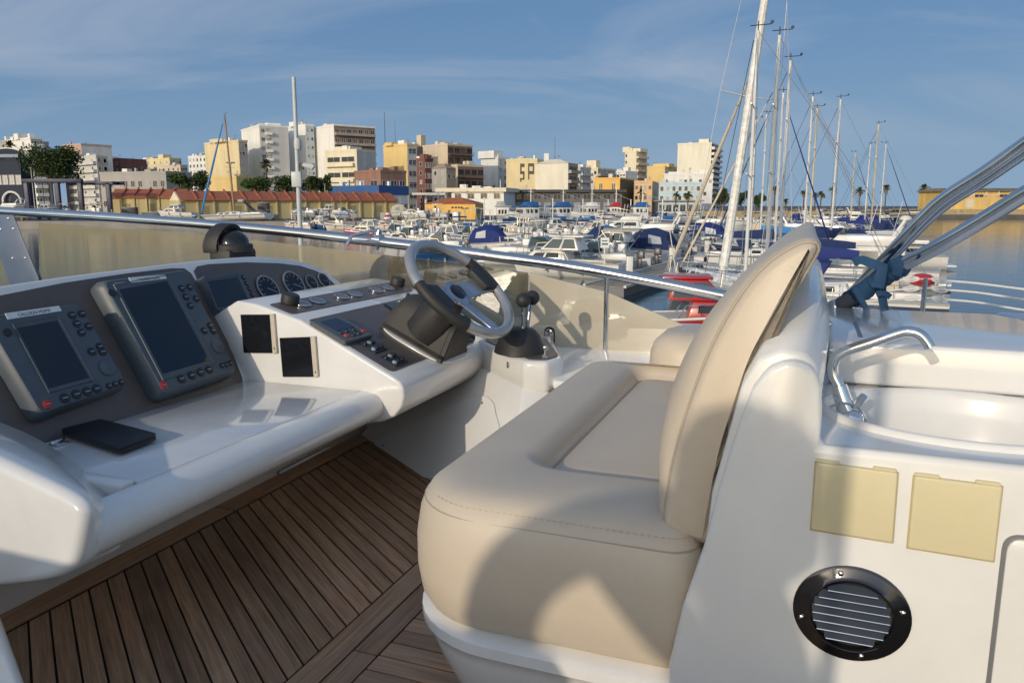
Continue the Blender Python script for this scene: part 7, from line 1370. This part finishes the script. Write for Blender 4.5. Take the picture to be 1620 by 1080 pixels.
# the red boat close beyond the rail, with its grey tender
t = motor('hardtop', 'bright red motor boat just beyond the rail left of the thick mast', gx(1106, 25), 25, R(-10), 6.4, HR, HD, CVN, s=0.86)
for o_ in t.children:
    if o_.name.split('.')[0] in ('cabin', 'wheelhouse', 'hardtop'): o_.data.materials[0] = HR
t = thing('inflatable_tender', 'grey inflatable tender with a red cone end below the rail', 'tender', (gx(1082, 17.5), 17.5, 1.1), rz=R(-12), baked=False)
GRT = mat('tender_grey', (0.45, 0.48, 0.48), 0.4)
M().tube([(-0.45, -0.35, 0.3), (1.6, -0.35, 0.3), (2.1, -0.1, 0.42), (2.2, 0.3, 0.45), (2.1, 0.7, 0.42), (1.6, 0.95, 0.3), (-0.45, 0.95, 0.3)], 0.2, 12).obj('tube', GRT, t, smooth=60); M().box((-0.4, -0.3, 0.1), (1.9, 0.9, 0.18)).obj('floor', HG, t)
for y in (-0.35, 0.95): M().lathe([(0.205, 0), (0.205, 0.12), (0.15, 0.35), (0.04, 0.42)], (-0.42, y, 0.3), (-1, 0, 0), 14).obj('tube_end', HR, t)
m = M(); m.box((-0.6, -0.6, -1.3), (2.2, 1.2, 0.06)); m.obj('cradle', HG, t)
# white notice on a post
w = at(957, 430, 43); t = thing('notice_sign', 'white notice on a thin post in front of the navy canopy cruiser', 'sign', (gx(958, 43), 43, 0.4), baked=False); M().tube([(0, 0, -0.5), (0, 0, hz(376, 43)-0.4)], 0.04, 6).obj('post', HW, t); zc = hz(384, 43)-0.4; M().box((-0.24, -0.06, zc-0.28), (0.24, -0.04, zc+0.28)).obj('board', PAPER, t); M().box((-0.17, -0.064, zc-0.12), (0.17, -0.0605, zc-0.02)).obj('print', mat('sign_green', (0.05, 0.2, 0.15), 0.6), t); M().box((-0.17, -0.064, zc+0.08), (0.13, -0.0605, zc+0.13)).obj('print', INK, t)
t = thing('round_sign', 'blue round sign on a post above the navy canopy cruiser', 'sign', (gx(961, 62), 62, 0), baked=False); M().tube([(0, 0, -0.5), (0, 0.05, hz(366, 62))], 0.04, 6).obj('post', HW, t); M().lathe([(0.28, 0), (0.28, 0.03)], (0, 0, hz(361, 62)), (0, -1, 0), 20).obj('disc', HBR, t)
# white gangway railing between the sport boat and the pontoon
a, b = at(858, 409, 50), at(958, 404, 47)
t = thing('gangway_rail', 'white tubular railing on the finger berth below the sport boat', 'railing', (a.x, a.y, 0), baked=False); d_ = Vector((b.x-a.x, b.y-a.y, 0)); m = M(); m.tube([(0, 0, a.z), d_+Vector((0, 0, a.z))], 0.05, 6); m.obj('handrail', HW, t)
for k in range(5): q = d_*(k/4); M().tube([q+Vector((0, 0, 0)), q+Vector((0, 0, a.z))], 0.05, 6).obj('post', HW, t)
m = M(); n_ = Vector((-d_.y, d_.x, 0)).normalized(); m.prism([Vector((0, 0, 0.2))-n_*0.6, d_+Vector((0, 0, 0.2))-n_*0.6, d_+Vector((0, 0, 0.2))+n_*0.6, Vector((0, 0, 0.2))+n_*0.6], (0, 0, 0.25)); m.obj('walkway', PTM, t)

# ------------------------------------------------------------------ boat yard
BLU = mat('lift_blue', (0.007, 0.013, 0.055), 0.45, var=0.15, vscale=1); YD = 178
t = thing('travel_lift', 'dark blue travel lift gantry in the yard at the left', 'travel lift', (gx(42, YD), YD, QZ), baked=False); Wl = gx(181, YD)-gx(42, YD); Ht = hz(283, YD)-QZ
for k, x in enumerate((0.4, Wl*0.37, Wl*0.63, Wl*0.95)):
    M().box((x-0.5, -0.4, 0), (x+0.5, 0.4, Ht-0.9)).obj('leg', BLU, t, bevel=0.05); m = M(); m.lathe([(0.3, -0.3), (0.75, -0.3), (0.8, 0), (0.75, 0.3), (0.3, 0.3)], (x, -0.7, 0.8), (0, 1, 0), 16); m.obj('wheel', OUTB, t)
M().box((-0.3, -0.5, Ht-0.9), (Wl*0.66, 0.5, Ht)).obj('beam', BLU, t, bevel=0.05); M().box((Wl*0.4, 2.6, Ht-1.3), (Wl+1.0, 3.4, Ht-0.5)).obj('beam', BLU, t, bevel=0.05); M().box((Wl*0.93, -0.4, Ht-1.2), (Wl+0.2, 3.4, Ht-0.6)).obj('cross_beam', BLU, t)
m = M(); [m.tube([(x, 0.2, Ht-0.5), (x, 0.2, 1.5)], 0.06, 5) for x in (Wl*0.2, Wl*0.5, Wl*0.8)]; m.obj('sling', HD, t)
yard = [(14, 165, 'fly', 170, 10.5, 'white cruiser ashore at the far left edge'), (75, 170, 'hardtop', 165, 9, 'white cruiser ashore between the lift legs'), (103, 172, 'open', 150, 6.5, 'small open boat ashore with a tower frame beside the lift'), (150, 171, 'open', 175, 7, 'boat ashore with a steel frame right of the lift'), (278, 160, 'hardtop', 172, 8.2, 'white pilothouse boat ashore in front of the sheds'), (480, 163, 'cuddy', 165, 6, 'grey boat ashore near the steel pole'), (520, 168, 'hardtop', 185, 6, 'white boat ashore in front of the shed doors'), (545, 160, 'cuddy', 10, 5.6, 'low white boat ashore left of the red trawler'), (655, 158, 'cuddy', 170, 5.2, 'small boat ashore at the quay edge left of the yellow office'), (690, 160, 'open', 160, 5.2, 'open boat ashore in front of the yellow office'), (640, 163, 'canvas', 15, 6, 'covered boat ashore right of the red and white cone')]
for x, Y, k, rz, L, lb in yard:
    b_ = motor(k, lb, gx(x, Y), Y, R(rz), L, HW if 'grey' not in lb else HG, rnd.choice([None, HB]), CVC, group='boats ashore in the yard', z=QZ+0.75)
    for s_ in (-0.3, 0.0, 0.3): M().box((s_*L-0.15, -0.5, -0.76), (s_*L+0.15, 0.5, 0.0)).obj('keel_block', TAN, b_)
    m = M(); [m.tube([(s_*L, sd_*L*0.22, -0.76), (s_*L, sd_*L*0.15, 0.35)], 0.05, 5) for s_ in (-0.25, 0.2) for sd_ in (1, -1)]; m.obj('stands', BLU, b_)
# yard clutter along the quay
for i, (x, Y, w, h, c1, lb) in enumerate(((205, 176, 3.0, 2.6, HD, 'dark container beside the blue furled jib'), (240, 172, 4, 1.6, HD, 'dark skip left of the white pilothouse boat'), (417, 165, 2.2, 3.6, HD, 'dark tank by the crane in the yard'), (430, 158, 2.2, 1.2, TAN, 'orange brown pallet stack near the quay edge'), (470, 170, 2.4, 2.0, HW, 'white cabin by the steel pole'), (497, 175, 2.0, 2.2, HW, 'white cold box left of the white row'), (514, 176, 2.2, 2.2, HW, 'second white cold box'), (537, 177, 4.0, 2.0, HW, 'long white container by the shed'), (610, 156, 2.2, 1.5, HG, 'grey crate by the red and white cone'), (667, 162, 3.6, 2.0, HD, 'dark stack of gear left of the yellow office'), (707, 161, 3.0, 1.4, HD, 'dark gear under covers before the yellow office'), (722, 158, 1.2, 1.7, HW, 'white box on the quay before the yellow office'))):
    t = thing('storage_box', lb, 'box', (gx(x, Y), Y, QZ), rz=R(rnd.uniform(-12, 12)), baked=False, group='yard gear'); M().box((-w/2, -0.9, 0.1), (w/2, 0.9, h)).obj('body', c1, t, bevel=0.04); M().box((-w/2-0.05, -0.95, h), (w/2+0.05, 0.95, h+0.12)).obj('lid', LGREY if c1 is not HD else HG, t, bevel=0.02); M().box((-w/2, -0.7, 0.0), (w/2, 0.7, 0.1)).obj('pallet', TAN, t)
t = thing('cone_buoy', 'red and white striped cone standing on the quay', 'buoy', (gx(613, 155), 155, QZ), baked=False); Hc = hz(333, 155)-QZ
for k in range(5): M().lathe([(1.0-0.17*k, 0), (1.0-0.17*(k+1), Hc/5-0.01)], (0, 0, k*Hc/5), (0, 0, 1), 14).obj('band', HR if k % 2 == 0 else HW, t)
t = thing('crane', 'dark blue lattice crane arm low in the yard', 'crane', (gx(405, 160), 160, QZ), baked=False); m = M(); a_, b_ = Vector((0.8, 0, 0.5)), Vector((-2.6, 0, 3.9)); [m.tube([a_+Vector((0, y, z)), b_+Vector((0, y, z*0.3))], 0.08, 5) for y in (-0.3, 0.3) for z in (0, 0.7)]
for k in range(8): p = a_+(b_-a_)*(k/8); q = a_+(b_-a_)*((k+1)/8); m.tube([p+Vector((0, -0.3, 0)), q+Vector((0, 0.3, 0.5))], 0.05, 4); m.tube([p+Vector((0, 0.3, 0.5)), q+Vector((0, -0.3, 0))], 0.05, 4)
m.obj('jib', BLU, t); M().box((-0.2, -0.7, 0), (1.6, 0.7, 1.6)).obj('base', BLU, t, bevel=0.05); M().box((-3.6, -0.3, 3.8), (-2.4, 0.3, 4.3)).obj('head', HG, t)
# parked cars on the promenade
def car(label, x, Y, rzd, col):
    t = thing('parked_car', label, 'car', (gx(x, Y), Y, QZ), rz=R(rzd), baked=False, group='cars parked on the promenade'); bd = [(-2.1, 0.35), (-2.15, 0.75), (-1.95, 0.95), (-1.2, 1.0), (1.0, 0.95), (1.9, 0.82), (2.15, 0.6), (2.15, 0.35)]
    M().prism([(x_, -0.85, z_) for x_, z_ in bd], (0, 1.7, 0)).obj('body', col, t, bevel=0.06); gl = M(); gl.rings([[(-1.75, -0.78, 0.95), (1.0, -0.78, 0.95), (1.0, 0.78, 0.95), (-1.75, 0.78, 0.95)], [(-1.35, -0.62, 1.45), (0.25, -0.62, 1.45), (0.25, 0.62, 1.45), (-1.35, 0.62, 1.45)]]); gl.obj('cabin_glass', GLASSD, t, bevel=0.04); M().box((-1.33, -0.63, 1.44), (0.24, 0.63, 1.5)).obj('roof', col, t, bevel=0.03)
    for x_ in (-1.3, 1.35):
        for y_ in (-0.8, 0.8): M().lathe([(0.1, -0.1), (0.33, -0.1), (0.33, 0.1), (0.1, 0.1)], (x_, y_, 0.33), (0, 1, 0), 14).obj('wheel', OUTB, t)
CW = mat('car_white', (0.75, 0.75, 0.75), 0.3, coat=0.5); CS = mat('car_silver', (0.4, 0.41, 0.42), 0.3, 0.5, coat=0.5); CDk = mat('car_dark', (0.04, 0.045, 0.055), 0.3, coat=0.5)
for i, (x, c1, lb) in enumerate(((1048, CW, 'white parked car below the orange house'), (1102, CW, 'white parked car right of the two palms'), (1118, CS, 'silver parked car at the end of the pale blue building'), (1180, CW, 'white parked car behind the big mast'), (1256, CW, 'white parked car left of the mast pair'), (1302, CS, 'silver parked car right of the mast pair'), (1330, CW, 'white parked car behind the lone white mast'), (1415, CDk, 'dark parked car behind the rightmost masts'), (1430, CS, 'silver parked car near the lone palm'), (1445, CW, 'white parked car beside the lone palm'))): car(lb, x, 283+i % 3*3, 178+rnd.uniform(-6, 6), c1)
# ------------------------------------------------------------------ tidy
for o in bpy.data.objects:
    if '_o' in o.keys(): del o['_o']
